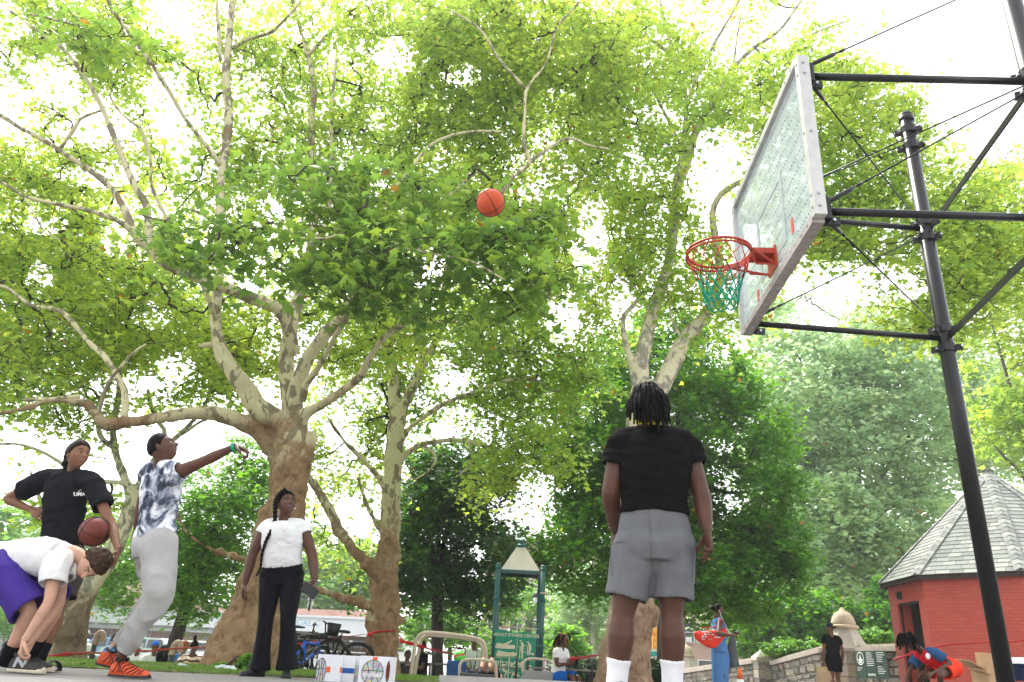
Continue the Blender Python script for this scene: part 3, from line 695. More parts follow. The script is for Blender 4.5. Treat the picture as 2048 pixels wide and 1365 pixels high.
M['skin_dark'] = skin('skin_dark', (.088, .036, .020)); M['skin_mid'] = skin('skin_mid', (.19, .085, .045)); M['skin_brown'] = skin('skin_brown', (.078, .031, .017)); M['skin_light'] = skin('skin_light', (.48, .27, .185))
M['lips_dark'] = mat('lips_dark', (.12, .045, .04), .4, .1); M['lips_mid'] = mat('lips_mid', (.24, .09, .07), .4, .1); M['lips_light'] = mat('lips_light', (.50, .22, .18), .4, .1)
M['eye_white'] = mat('eye_white', (.42, .40, .37), .3, .02, bmp=0); M['iris'] = mat('iris', (.006, .004, .003), .15, .05, bmp=0)
M['hair_black'] = mat('hair_black', (.004, .0035, .003), .6, .3, 60, .5, 160, spec=.08); M['hair_brown'] = mat('hair_brown', (.045, .025, .014), .55, .35, 60, .5, 160, spec=.08); M['hair_dkbrown'] = mat('hair_dkbrown', (.014, .009, .006), .55, .3, 60, .5, 160, spec=.08)
M['hair_orange'] = mat('hair_orange', (.20, .07, .02), .6, .3, 60, .5, 160, spec=.08)
M['black_cloth'] = cloth('black_cloth', (.0045, .0045, .005)); M['charcoal_cloth'] = cloth('charcoal_cloth', (.009, .0095, .012)); M['legging'] = cloth('legging', (.004, .0048, .007), .5)
M['navy_cloth'] = cloth('navy_cloth', (.018, .028, .06))
M['grey_fleece'] = cloth('grey_fleece', (.125, .128, .135), 1., .12, .3); M['light_grey_fleece'] = cloth('light_grey_fleece', (.345, .34, .33), 1., .08, .3)
M['white_cloth'] = cloth('white_cloth', (.66, .66, .655), .9, .03); M['white_sock'] = cloth('white_sock', (.72, .72, .74), .95, .03, .3)
M['black_sock'] = cloth('black_sock', (.005, .005, .008)); M['purple_mesh'] = cloth('purple_mesh', (.048, .026, .20), .7, .08, .3); M['brown_cloth'] = cloth('brown_cloth', (.055, .045, .040))
M['blue_dress'] = cloth('blue_dress', (.07, .17, .36)); M['denim'] = cloth('denim', (.06, .15, .33), .9, .25, .4); M['royal_cloth'] = cloth('royal_cloth', (.01, .10, .42))
M['mint_cloth'] = cloth('mint_cloth', (.50, .58, .47)); M['jersey_red'] = cloth('jersey_red', (.62, .02, .03)); M['jersey_blue'] = cloth('jersey_blue', (.03, .08, .18)); M['orange_red_cloth'] = cloth('orange_red_cloth', (.75, .05, .02))
M['cap_navy'] = cloth('cap_navy', (.012, .02, .05)); M['red_bag'] = cloth('red_bag', (.70, .05, .03), .6); M['grey_jacket'] = cloth('grey_jacket', (.09, .09, .10))
M['blue_cap'] = cloth('blue_cap', (.02, .12, .45))
def tiedye():
    m, t, b = nodes('tie_dye_cloth'); n = noise_node(t, 6.5, 6, .62, dist=1.4, vec_scale=(1, 1, .75))
    r = ramp(t, n.outputs[0], [(.34, (.022, .030, .052)), (.43, (.06, .075, .11)), (.49, (.33, .36, .43)), (.56, (.70, .71, .74)), (.7, (.74, .75, .78))])
    t.links.new(r.outputs[0], b.inputs['Base Color']); b.inputs['Roughness'].default_value = .9; b.inputs['Specular IOR Level'].default_value = .15
    bump(t, b, noise_node(t, 14, 3).outputs[0], .35, .012); return m
M['tie_dye'] = tiedye()
def tiger():
    m, t, b = nodes('orange_patterned_cloth'); tc = t.nodes.new('ShaderNodeTexCoord'); wv = t.nodes.new('ShaderNodeTexWave'); wv.bands_direction = 'Z'; wv.inputs['Scale'].default_value = 3.2; wv.inputs['Distortion'].default_value = 9; wv.inputs['Detail'].default_value = 2
    t.links.new(tc.outputs['Object'], wv.inputs[0]); r = ramp(t, wv.outputs['Fac'], [(.0, (.02, .02, .02)), (.25, (.02, .02, .02)), (.3, (.75, .25, .02)), (.55, (.75, .25, .02)), (.6, (.55, .52, .45)), (1, (.55, .52, .45))]); r.color_ramp.interpolation = 'CONSTANT'
    t.links.new(r.outputs[0], b.inputs['Base Color']); return m
M['tiger'] = tiger()
M['basketball'] = mat('basketball_rubber', (.52, .068, .014), .55, .1, 20, .5, 380, bdist=.0015); M['basketball_dark'] = mat('basketball_leather', (.14, .024, .014), .5, .12, 20, .5, 380, bdist=.0015); M['seam'] = mat('seam_black', (.012, .010, .010), .6, .1)
M['black_paint'] = mat('black_paint', (.0045, .005, .006), .32, .25, 9, .12, 60, spec=.4); M['rod_steel'] = mat('dark_steel', (.012, .013, .016), .4, .2, metal=.3)
M['frame_alu'] = mat('board_frame_aluminium', (.52, .52, .50), .42, .10, 14, .1, metal=.25); M['frame_low'] = mat('board_frame_low', (.34, .30, .285), .6, .25, 22, .3)  # second frame tone is darker and rougher, used on the bottom rail
M['rim_red'] = mat('rim_red', (.42, .045, .022), .38, .2, 30, .15, 120); M['net_red'] = mat('net_red', (.55, .03, .03), .7, .1); M['net_black'] = mat('net_black', (.02, .018, .02), .7, .1); M['net_green'] = mat('net_green', (.0, .26, .14), .6, .1)
M['galv'] = mat('galvanised_bolt', (.45, .45, .45), .35, .1, metal=.8)
def board_glass():
    m, t, b = nodes('board_panel_clear'); n = noise_node(t, 7, 6, .7, dist=.8); r = ramp(t, n.outputs[0], [(.35, (.55, .64, .67)), (.6, (.76, .83, .86))])  # pale blue-white base colour partly stands in for reflections of the sky
    t.links.new(r.outputs[0], b.inputs['Base Color']); rr = ramp(t, noise_node(t, 25, 5, .7).outputs[0], [(.4, (.04, .04, .04)), (.75, (.30, .30, .30))]); t.links.new(rr.outputs[0], b.inputs['Roughness'])
    b.inputs['Specular IOR Level'].default_value = .9; b.inputs['Coat Weight'].default_value = .8; b.inputs['Coat Roughness'].default_value = .05
    bump(t, b, noise_node(t, 3.0, 4, .6).outputs[0], .25, .03)
    tr = t.nodes.new('ShaderNodeBsdfTransparent'); tr.inputs[0].default_value = (.93, .97, .98, 1)
    mx = t.nodes.new('ShaderNodeMixShader'); mx.inputs[0].default_value = .40
    t.links.new(b.outputs[0], mx.inputs[1]); t.links.new(tr.outputs[0], mx.inputs[2]); t.links.new(mx.outputs[0], t.nodes['Material Output'].inputs[0]); return m
M['board_glass'] = board_glass()
M['target_grey'] = mat('target_line_grey', (.34, .38, .38), .6, .2); M['sticker_red'] = mat('sticker_red', (.6, .08, .08), .5, .2)
def ground_mat():
    m, t, b = nodes('court_asphalt'); n = noise_node(t, .9, 8, .7); n2 = noise_node(t, 60, 4, .7)
    r = ramp(t, n.outputs[0], [(.3, (.19, .175, .165)), (.7, (.26, .245, .23))]); m3 = t.nodes.new('ShaderNodeMix'); m3.data_type = 'RGBA'; m3.blend_type = 'MULTIPLY'; m3.inputs[0].default_value = .5
    r2 = ramp(t, n2.outputs[0], [(.35, (.6, .6, .6)), (.65, (1, 1, 1))]); t.links.new(r.outputs[0], m3.inputs[6]); t.links.new(r2.outputs[0], m3.inputs[7]); t.links.new(m3.outputs[2], b.inputs['Base Color']); b.inputs['Roughness'].default_value = .85
    bump(t, b, n2.outputs[0], .4, .01); return m
M['court'] = ground_mat(); M['soil'] = mat('lawn_soil', (.10, .13, .03), .95, .35, 4, .5, 30); M['grass'] = leafmat('grass_blades', (.12, .22, .03), (.2, .34, .04), mix=.3)
M['asphalt'] = mat('street_asphalt', (.06, .06, .062), .9, .2, 3, .3); M['kerb'] = mat('kerb_concrete', (.42, .40, .37), .85, .15, 8, .3)
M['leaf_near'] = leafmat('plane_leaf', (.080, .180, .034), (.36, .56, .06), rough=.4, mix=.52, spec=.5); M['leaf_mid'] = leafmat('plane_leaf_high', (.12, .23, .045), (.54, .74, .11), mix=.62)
M['leaf_right'] = leafmat('plane_leaf_right', (.13, .24, .045), (.56, .76, .11), mix=.62); M['leaf_dark'] = leafmat('maple_leaf_dark', (.045, .115, .028), (.11, .28, .03), mix=.4, hue=.25)
M['leaf_green'] = leafmat('linden_leaf', (.065, .190, .024), (.20, .48, .02), mix=.45, hue=.3); M['leaf_pale'] = leafmat('oak_leaf_pale', (.36, .50, .26), (.62, .82, .42), mix=.58, hue=.15)  # oak leaf colour is lightened so that it carries a hazy paleness
M['leaf_lime'] = leafmat('locust_leaf', (.10, .26, .03), (.24, .50, .04), mix=.5, hue=.2); M['leaf_hedge'] = leafmat('hedge_leaf', (.02, .06, .015), (.03, .08, .01), mix=.2); M['leaf_bank'] = leafmat('bank_leaf', (.12, .28, .03), (.22, .45, .04), mix=.4)
M['bark_plane'] = bark('plane_bark', (.60, .55, .33), (.22, .21, .13), (.235, .150, .078), rough_amt=.6); M['bark_pale'] = bark('plane_bark_pale', (.66, .60, .41), (.30, .30, .24), (.26, .17, .11))
M['bark_far'] = bark('plane_bark_far', (.60, .56, .38), (.24, .25, .18), (.15, .11, .07)); M['twig'] = mat('twig_bark', (.06, .045, .030), .9, .35, 8, .3); M['bark_dark'] = mat('dark_bark', (.050, .042, .034), .95, .3, 6, .8, 25, bdist=.03, vec=(1, 1, .3)); M['bark_grey'] = mat('grey_bark', (.13, .11, .09), .95, .25, 6, .6, 25, bdist=.03, vec=(1, 1, .3))
M['teal'] = mat('teal_steel_paint', (.008, .085, .085), .35, .15, 9, .05, spec=.5); M['beige_steel'] = mat('beige_steel_paint', (.50, .42, .32), .4, .08, 9, .05); M['roof_beige'] = mat('beige_roof_plastic', (.56, .52, .46), .6, .06, 5, .05)
M['sign_green'] = mat('sign_green', (.0, .22, .125), .5, .04, bmp=0); M['sign_cream'] = mat('sign_cream', (.62, .58, .42), .6, .04, bmp=0); M['sign_dark'] = mat('park_sign_green', (.012, .050, .030), .4, .05, bmp=0); M['sign_white'] = mat('sign_white', (.75, .76, .75), .5, .02, bmp=0)
M['deck_dark'] = mat('bench_board_dark', (.06, .058, .058), .45, .15, 30, .2); M['red_tape'] = mat('red_tape', (.62, .008, .02), .35, .15, 20, .1)
def painted_brick():
    m, t, b = nodes('red_painted_brick'); tc = t.nodes.new('ShaderNodeUVMap'); br = t.nodes.new('ShaderNodeTexBrick'); br.inputs['Scale'].default_value = 1; br.inputs['Brick Width'].default_value = .21; br.inputs['Row Height'].default_value = .068; br.inputs['Mortar Size'].default_value = .006; br.inputs['Mortar Smooth'].default_value = .6; br.inputs['Bias'].default_value = -.2
    br.inputs['Color1'].default_value = (.47, .072, .050, 1); br.inputs['Color2'].default_value = (.53, .090, .060, 1); br.inputs['Mortar'].default_value = (.37, .052, .036, 1)
    n0 = noise_node(t, 3, 4); mp = t.nodes.new('ShaderNodeVectorMath'); mp.operation = 'MULTIPLY_ADD'; mp.inputs[1].default_value = (.02, .02, 0); t.links.new(n0.outputs['Color'], mp.inputs[0]); t.links.new(tc.outputs[0], mp.inputs[2]); t.links.new(mp.outputs[0], br.inputs[0])
    n = noise_node(t, 2.2, 6, .7); mx = t.nodes.new('ShaderNodeMix'); mx.data_type = 'RGBA'; mx.blend_type = 'MULTIPLY'; mx.inputs[0].default_value = .5; r = ramp(t, n.outputs[0], [(.3, (.75, .72, .72)), (.7, (1, 1, 1))])
    t.links.new(br.outputs[0], mx.inputs[6]); t.links.new(r.outputs[0], mx.inputs[7]); t.links.new(mx.outputs[2], b.inputs['Base Color']); b.inputs['Roughness'].default_value = .6
    inv = t.nodes.new('ShaderNodeMath'); inv.operation = 'SUBTRACT'; inv.inputs[0].default_value = 1; t.links.new(br.outputs['Fac'], inv.inputs[1]); bump(t, b, inv.outputs[0], .6, .012); return m
M['painted_brick'] = painted_brick()
M['shingle'] = [mat('shingle_%s' % k, c, .95, .15, 25, .4) for k, c in (('grey', (.26, .27, .255)), ('pale', (.32, .33, .305)), ('dull', (.21, .22, .21)))]
M['eave_dark'] = mat('dark_eave_wood', (.045, .032, .030), .8, .4, 12, .4); M['doorway'] = mat('interior_shade', (.006, .006, .006), .9, .1)
M['stone'] = [mat('wall_stone_%s' % k, c, .92, .35, 14, .7, 40, bdist=.02) for k, c in (('grey', (.25, .23, .195)), ('tan', (.34, .29, .23)), ('dark', (.16, .15, .13)), ('brown', (.27, .215, .165)))]
M['mortar'] = mat('mortar', (.20, .185, .16), .95, .2, 20, .4); M['coping'] = mat('coping_stone', (.46, .40, .34), .85, .15, 10, .3); M['sandstone'] = mat('sandstone', (.46, .37, .26), .85, .15, 10, .3)
M['cardboard'] = mat('cardboard', (.42, .27, .15), .85, .08, 12, .1); M['paper_bag'] = mat('paper_bag', (.50, .34, .21), .85, .08, 12, .3)
M['white_plastic'] = mat('white_card', (.74, .75, .78), .5, .03, bmp=0); M['orange_plastic'] = mat('orange_plastic', (.80, .12, .02), .5, .05, bmp=0); M['blue_print'] = mat('blue_print', (.01, .09, .36), .5, .05, bmp=0); M['black_print'] = mat('black_print', (.02, .02, .02), .5, .05, bmp=0)
def graffiti():
    m, t, b = nodes('printed_ball_pattern'); tc = t.nodes.new('ShaderNodeTexCoord'); v = t.nodes.new('ShaderNodeTexVoronoi'); v.inputs['Scale'].default_value = 70; n = noise_node(t, 30, 2); 
    t.links.new(tc.outputs['Object'], v.inputs[0]); hsv = t.nodes.new('ShaderNodeHueSaturation'); hsv.inputs['Saturation'].default_value = .9; hsv.inputs['Value'].default_value = .8; t.links.new(v.outputs['Color'], hsv.inputs['Color'])
    mx = t.nodes.new('ShaderNodeMix'); mx.data_type = 'RGBA'; mx.inputs[0].default_value = .45; mx.inputs[7].default_value = (.55, .55, .52, 1); t.links.new(hsv.outputs[0], mx.inputs[6]); t.links.new(mx.outputs[2], b.inputs['Base Color']); return m
M['ball_print'] = graffiti()
M['hood_white'] = mat('canopy_white', (.72, .74, .76), .5, .04, 4, .05); M['canopy_grey'] = mat('canopy_soffit_grey', (.42, .42, .42), .6, .1); M['letter_blue'] = mat('letter_blue', (.25, .50, .70), .5, .05, bmp=0); M['sign_blue'] = mat('sign_blue', (.005, .10, .52), .5, .2, 3, bmp=0)
M['window_dark'] = mat('shop_glass', (.03, .04, .04), .08, .6, 1.5, 0, spec=.8); M['brick_pink'] = mat('far_brick', (.50, .30, .25), .9, .15, 2, .2); M['brick_orange'] = mat('brick_orange', (.50, .22, .14), .9, .15, 6, .2); M['brick_far'] = None
def farbrick():
    m, t, b = nodes('distant_brick'); tc = t.nodes.new('ShaderNodeTexCoord'); br = t.nodes.new('ShaderNodeTexBrick'); br.inputs['Scale'].default_value = 3.2; br.inputs['Color1'].default_value = (.46, .26, .21, 1); br.inputs['Color2'].default_value = (.52, .31, .25, 1); br.inputs['Mortar'].default_value = (.50, .42, .37, 1); br.inputs['Mortar Size'].default_value = .02
    mp = t.nodes.new('ShaderNodeMapping'); mp.inputs['Rotation'].default_value = (math.pi/2, 0, 0); t.links.new(tc.outputs['Object'], mp.inputs[0]); t.links.new(mp.outputs[0], br.inputs[0]); t.links.new(br.outputs[0], b.inputs['Base Color']); b.inputs['Roughness'].default_value = .9; return m
M['brick_far'] = farbrick()
M['car_silver'] = mat('silver_car_paint', (.55, .57, .60), .3, .04, bmp=0, metal=.3); M['car_white'] = mat('white_car_paint', (.72, .72, .72), .3, .03, bmp=0); M['car_green'] = mat('pale_green_car_paint', (.40, .52, .46), .3, .04, bmp=0); M['car_blue'] = mat('blue_car_paint', (.15, .32, .50), .3, .05, bmp=0); M['tyre'] = mat('tyre_rubber', (.015, .015, .015), .8, .1); M['glass_dark'] = mat('car_glass', (.02, .025, .03), .08, .2, bmp=0, spec=.8)
M['bike_blue'] = mat('bike_blue', (.01, .10, .55), .3, .05, bmp=0); M['bike_black'] = mat('bike_black', (.006, .006, .007), .5, .1); M['wood_grey'] = mat('bench_wood_grey', (.17, .15, .13), .8, .2, 10, .3); M['iron'] = mat('cast_iron', (.025, .025, .025), .5, .2)
M['bollard_tan'] = mat('pipe_tan', (.30, .22, .15), .6, .25, 20, .3); M['bollard_black'] = mat('pipe_black', (.035, .038, .036), .6, .2)
M['lime_ball'] = mat('lime_ball', (.10, .65, .06), .4, .05, bmp=0); M['cart_blue'] = cloth('cart_blue', (.03, .08, .20)); M['phone'] = mat('phone_black', (.006, .006, .007), .4, .1, bmp=0, spec=.2); M['key_metal'] = mat('key_metal', (.5, .5, .48), .3, .1, metal=.9)
M['traffic_yellow'] = mat('traffic_yellow', (.75, .36, .03), .4, .05, bmp=0); M['sign_teal'] = mat('street_sign_green', (.0, .30, .22), .4, .05, bmp=0); M['lamp_glass'] = mat('lamp_glass', (.7, .72, .75), .2, .05, bmp=0)
M['yellow_bandana'] = mat('yellow_bandana', (.60, .55, .03), .6, .6, 90, .2); M['green_band'] = mat('green_band', (.0, .30, .12), .4, .05, bmp=0); M['gold'] = mat('pale_metal', (.75, .70, .62), .25, .05, metal=.8)
M['shoe_orange'] = mat('shoe_orange_knit', (.60, .075, .018), .6, .15, 60, .3); M['shoe_black'] = mat('shoe_black', (.008, .008, .009), .55, .2, 40, .3); M['shoe_grey'] = mat('shoe_grey_mesh', (.035, .033, .030), .7, .2, 90, .3); M['sole_cream'] = mat('sole_cream', (.55, .48, .38), .7, .1); M['sole_dark'] = mat('sole_dark', (.022, .022, .021), .7, .2); M['reflect'] = mat('reflective_grey', (.40, .42, .44), .4, .1, bmp=0); M['print_pink'] = mat('print_pink', (.50, .20, .24), .8, .1, bmp=0)
M['litter'] = mat('fallen_leaf', (.26, .17, .08), .9, .4, 3, .1); M['bag_litter'] = mat('crumpled_plastic', (.60, .66, .66), .5, .1)
# ------------------------------------------------------------------ ground
def ground_sheet(name, xs, ys, m, dz=0, bumpa=0, kind='structure', edge=None):
    X, Y = np.meshgrid(xs, ys); Z = gzv(Y)+dz
    if edge is not None: Y2 = edge(X, Y); X, Y = Y2; Z = gzv(Y)+dz
    if bumpa: Z = Z+bumpa*fbm(np.stack([X.ravel()*1.3, Y.ravel()*1.3, 0*X.ravel()], 1), 2).reshape(X.shape)
    V = np.stack([X.ravel(), Y.ravel(), Z.ravel()], 1); nx = len(xs); ny = len(ys)
    i = np.arange(ny-1)[:, None]*nx+np.arange(nx-1)[None]; Fc = np.stack([i, i+1, i+nx+1, i+nx], 2).reshape(-1, 4)
    o = link(name, new_mesh(name, V, Fc, m, True)); o['kind'] = kind; return o
ys = np.concatenate([np.arange(-6, 26, .5), np.arange(26, 60, 4), [60, 80, 100, 200, 400, 900]])
ground_sheet('ground', np.concatenate([[-700, -200], np.arange(-80, 81, 8), [200, 700]]), ys, M['court'])
def lawn_front(x): return np.interp(x, [-20, -5.5, -3.8, -2.85, -.9, 0], [6.2, 6.8, 7.28, 7.66, 8.45, 8.8])
lx = np.linspace(-18, -.55, 60); ly = np.linspace(0, 1, 40)
LX, LT = np.meshgrid(lx, ly); LY = lawn_front(LX)*(1-LT)+15.5*LT
def lawn_z(x, y):
    e = smoothstep(0, .12, y-lawn_front(x))*.014; return gzv(y)+e+.007*fbm(np.stack([x*1.3, y*1.3, 0*x], 1), 2)
V = np.stack([LX.ravel(), LY.ravel(), 0*LX.ravel()], 1); V[:, 2] = lawn_z(V[:, 0], V[:, 1])
edge0 = V[:60].copy(); edge0[:, 2] = gzv(edge0[:, 1])-.02
i = np.arange(39)[:, None]*60+np.arange(59)[None]; Fc = np.stack([i, i+1, i+61, i+60], 2).reshape(-1, 4)
lo = link('lawn', new_mesh('lawn', V+np.array([0, 0, .008]), Fc, M['soil'], True)); lo['kind'] = 'structure'
n = 90000; gx = rng.uniform(-11, -.6, n); gy = lawn_front(gx)+.02+(rng.random(n)**1.5)*(14.5-lawn_front(gx)); 
cl = vnoise(np.stack([gx*3, gy*3, 0*gx], 1)); kp = cl+rng.normal(0, .4, n) > -.45; gx, gy = gx[kp], gy[kp]; n = len(gx)
gb = np.stack([gx, gy, lawn_z(gx, gy)+.006], 1); h = rng.uniform(.010, .030, n)*(1+.3*cl[kp]); a = rng.random(n)*6.28; wv = .0035+.0015*rng.random(n)*gy/6
dx = np.stack([np.cos(a), np.sin(a), 0*a], 1)*wv[:, None]; ln = np.stack([rng.normal(0, .5, n), rng.normal(0, .5, n), np.ones(n)], 1)*h[:, None]
V = np.stack([gb-dx, gb+dx, gb+ln], 1).reshape(-1, 3); Fc = np.arange(3*n).reshape(-1, 3)
g = link('grass', new_mesh('grass', V, Fc, M['grass'], attrs={'tint': ('FACE', rng.random(n)*.95)})); g['kind'] = 'stuff'; g['label'] = 'short green grass of the lawn beside the court'
mbk = MB(); mbk.bar((-.50, 8.75, -.03), (-.50, 15.5, -.12), .12, .14); mbk.bar((-.56, 8.70, .02), (9.0, 10.6, .0), .12, .10); k = mbk.build('kerb', M['kerb']); k['kind'] = 'structure'
# street in front of the shops
V = np.array([(-140, 46, gz(46)+.01), (140, 46, gz(46)+.01), (140, 57, gz(57)+.01), (-140, 57, gz(57)+.01)]); r_ = link('street', new_mesh('street', V, [(0, 1, 2, 3)], M['asphalt'])); r_['kind'] = 'structure'
# fallen leaves on the court edge
lit = []
for i in range(150):
    x = rng.uniform(-7.5, 1.0); y = lawn_front(x)-rng.random()**2*2.2+.15; lit.append((x, y, gz(y)+.012+(.03 if y > lawn_front(x) else 0)))
V, Fc, t = leaves(np.array(lit), .048, LEAF8, .12, .3); fl = link('fallen_leaves', new_mesh('fallen_leaves', V, Fc, M['litter'])); fl['kind'] = 'stuff'; fl['label'] = 'dry brown leaves scattered at the court edge'
# ------------------------------------------------------------------ basketball goal
BX, BY, BZ, BH, BWd, YAW = 1.823, 4.053, 2.810, 1.217, 1.831, .0504
ydir = A3(math.sin(YAW), math.cos(YAW), 0); ndir = A3(-math.cos(YAW), math.sin(YAW), 0)      # along the board, out of its face
bp = lambda u, v, wz=0.: A3(BX, BY, BZ)+ydir*u+A3(0, 0, v)+ndir*wz
FPx, FPy = 3.593, 5.927; NP_ = at(2045, 160, BY+.02); 
NPx, NPy = NP_[0]+.05, BY+.0
goal = thing('basketball_goal', 'basketball backboard with red rim on black steel poles, arms and rods', 'basketball hoop', (FPx, FPy, gz(6)))
mb = MB(); mb.tube([(FPx, FPy, -.05), (FPx, FPy, 5.15)], .060, 20); mb.build('pole', M['black_paint'], goal, True)
mb = MB(); mb.ell((FPx, FPy, 5.15), (.063, .063, .04)); mb.tube([(FPx, FPy, 5.08), (FPx, FPy, 5.14)], .066, 20); mb.build('pole_cap', M['black_paint'], goal, True)
mb = MB(); mb.tube([(NPx, NPy, -.05), (NPx, NPy, 5.9)], .060, 20); mb.build('pole', M['black_paint'], goal, True)
def clamp(px, py, z):
    mb = MB(); mb.tube([(px, py, z-.035), (px, py, z+.035)], .070, 20)
    for a in (-.5, 2.6):
        c = A3(px+.09*math.cos(a), py+.09*math.sin(a), z); mb.box(c, (.05, .04, .045), Rz(a)); mb.tube([c-A3(0, .045, 0), c+A3(0, .045, 0)], .010, 8, m=1)
    mb.build('clamp', [M['black_paint'], M['galv']], goal)
ZT, ZL = BZ+BH-.10, BZ+.07
for z in (4.80, 4.98, ZT+.06, ZT-.09, ZL+.08, ZL-.09): clamp(FPx, FPy, z)
for z in (ZT+.06, ZT-.08, ZL+.08, ZL-.08): clamp(NPx, NPy, z)
for (u, px, py) in ((.06, NPx, NPy), (BWd-.06, FPx, FPy)):
    for z in (ZT, ZL):
        a = bp(u, z-BZ, -.05); b = A3(px, py, z); b = b-unit(b-a)*.06
        mb = MB(); mb.tube([a, b], .025, 14); mb.build('arm', M['black_paint'], goal, True)
        mb = MB(); mb.box(a+A3(.01, 0, 0), (.035, .10, .15)); mb.box(a+A3(.05, 0, -.07), (.08, .03, .05)); mb.tube([a+A3(.05, -.03, -.07), a+A3(.05, .03, -.07)], .010, 8, m=1); mb.build('bracket', [M['black_paint'], M['galv']], goal)
def rod(a, b, r=.0058, buckle=True):
    a = np.array(a, float); b = np.array(b, float); mb = MB(); mb.tube([a, b], r, 8); mb.build('brace_rod', M['rod_steel'], goal, True)
    if buckle:
        d = unit(b-a); mb = MB(); mb.tube([a+d*.02, a+d*.05, a+d*.20, a+d*.24], [.008, .015, .015, .007], 8); mb.tube([a+d*.26, a+d*.30], .010, 6); mb.build('turnbuckle', M['black_paint'], goal, True)
nt_, nb_, ft_, fb_ = bp(.05, BH-.10, -.06), bp(.05, .07, -.06), bp(BWd-.05, BH-.10, -.06), bp(BWd-.05, .07, -.06)
rod(nt_+A3(0, 0, -.06), (FPx, FPy, ZT-.02)); rod(nb_+A3(0, 0, -.06), (FPx, FPy, ZL+.06)); rod(nb_+A3(0, 0, .05), (NPx, NPy, ZT-.05)); rod(ft_+A3(0, 0, .03), (NPx, NPy, ZT+.0)); rod(ft_+A3(0, 0, .06), (FPx, FPy, 4.85)); rod(fb_+A3(0, 0, .05), (FPx, FPy, ZT-.05)); rod(nt_+A3(0, 0, .08), (NPx, NPy, 4.85))
for za, zb in ((ZT-.03, ZT-.03), (ZL+.0, ZL+.0)):
    mb = MB(); a = A3(NPx, NPy+.07, za); b = A3(FPx, FPy-.07, zb); mb.bar(a, b, .014, .05); mb.build('cross_brace', M['black_paint'], goal)
    
# board frame: four bars, mitred look by butting
fw_ = .055
for nm, a, b, m in (('frame_rail', bp(0, 0), bp(0, BH), 'frame_alu'), ('frame_rail', bp(BWd, 0), bp(BWd, BH), 'frame_alu'), ('frame_rail', bp(fw_/2+.001, 0), bp(BWd-fw_/2-.001, 0), 'frame_low'), ('frame_rail', bp(fw_/2+.001, BH), bp(BWd-fw_/2-.001, BH), 'frame_alu')):
    mb = MB(); mb.bar(a, b, fw_ if abs(a[2]-b[2]) > .1 else .075, .075 if abs(a[2]-b[2]) > .1 else fw_, up=(1, 0, 0) if abs(a[2]-b[2]) > .1 else (0, 0, 1))
    for t in (.05, .12, .5, .88, .95):
        p = lerp(a, b, t); mb.tube([p+ndir*.036, p+ndir*.041], .010, 8, m=1); q = -ydir if abs(a[2]-b[2]) > .1 else A3(0, 0, -1)
        mb.tube([p+q*.027, p+q*(.040 if q[2] == 0 else .041)], .009, 8, m=1)
    mb.build(nm, [M[m], M['galv']], goal)
mb = MB(); c = bp(BWd/2, BH/2, .005); R_ = np.stack([ndir, ydir, A3(0, 0, 1)], 1); mb.box(c, (.010, BWd-.06, BH-.06), R_); mb.build('board_panel', M['board_glass'], goal)
mb = MB()
for r in range(11):
    for q in range(40):
        p = bp(.10+q*(BWd-.2)/39, .10+r*(BH-.2)/10, .0115); mb.tube([p, p+ndir*.0012], [(.0035, .0065)]*2, 6, side=ydir)
mb.build('panel_holes', M['black_print'], goal, kind='stuff')
mb = MB(); cu, w2, hz0, hh = BWd/2, .305, .22, .46
for a, b in (((cu-w2, hz0), (cu-w2, hz0+hh)), ((cu+w2, hz0), (cu+w2, hz0+hh)), ((cu-w2-.025, hz0+hh+.026), (cu+w2+.025, hz0+hh+.026)), ((cu-w2-.025, hz0-.026), (cu+w2+.025, hz0-.026))):
    mb.bar(bp(*a, .0125), bp(*b, .0125), .05 if a[1] == b[1] else .05, .002, up=ndir)
mb.build('target_square', M['target_grey'], goal)
for u, v, sz in ((.45, .20, (.04, .11)), (1.35, .12, (.04, .09))):
    mb = MB(); mb.box(bp(u, v, .0145), (.002, *sz), R_); mb.build('sticker', M['sticker_red'], goal)
# rim
RC = bp(BWd/2, 3.05-BZ, .15+.2286+.02)
mb = MB(); ring_ = [RC+ndir*math.cos(a)*.2286+ydir*math.sin(a)*.2286 for a in np.linspace(0, 2*math.pi, 49)]
mb.tube(ring_, .0095, 8); mb.build('rim', M['rim_red'], goal, True)
mb = MB(); ring2 = [p-A3(0, 0, .030)+unit(p-RC)*.006 for p in ring_]; mb.tube(ring2, .0075, 8); mb.build('rim', M['rim_red'], goal, True)
mb = MB(); bz_ = RC[2]-BZ
mb.box(bp(BWd/2, bz_-.06, .020), (.012, .20, .17), R_); mb.box(bp(BWd/2, bz_+.004, .095), (.15, .15, .008), R_)
for sx in (-1, 1):
    mb.bar(bp(BWd/2+sx*.075, bz_-.012, .02), bp(BWd/2+sx*.075, bz_-.012, .17), .008, .04); mb.tube([bp(BWd/2+sx*.085, bz_-.125, .025), RC-ndir*.12+ydir*sx*.20-A3(0, 0, .02)], .008, 8); mb.tube([bp(BWd/2+sx*.085, bz_-.125, .025), bp(BWd/2+sx*.08, bz_-.125, .16), RC-ndir*.20+ydir*sx*.11-A3(0, 0, .03)], .007, 8)
for a in np.linspace(-1.2, 1.2, 13)[:-1]:
    q = [RC-ndir*math.cos(a+k*.1)*.225+ydir*math.sin(a+k*.1)*.225 for k in (0, 2)]; mb.bar(q[0]-A3(0, 0, .012), q[1]-A3(0, 0, .012), .006, .045)
mb.build('rim_bracket', M['rim_red'], goal); mb = MB()
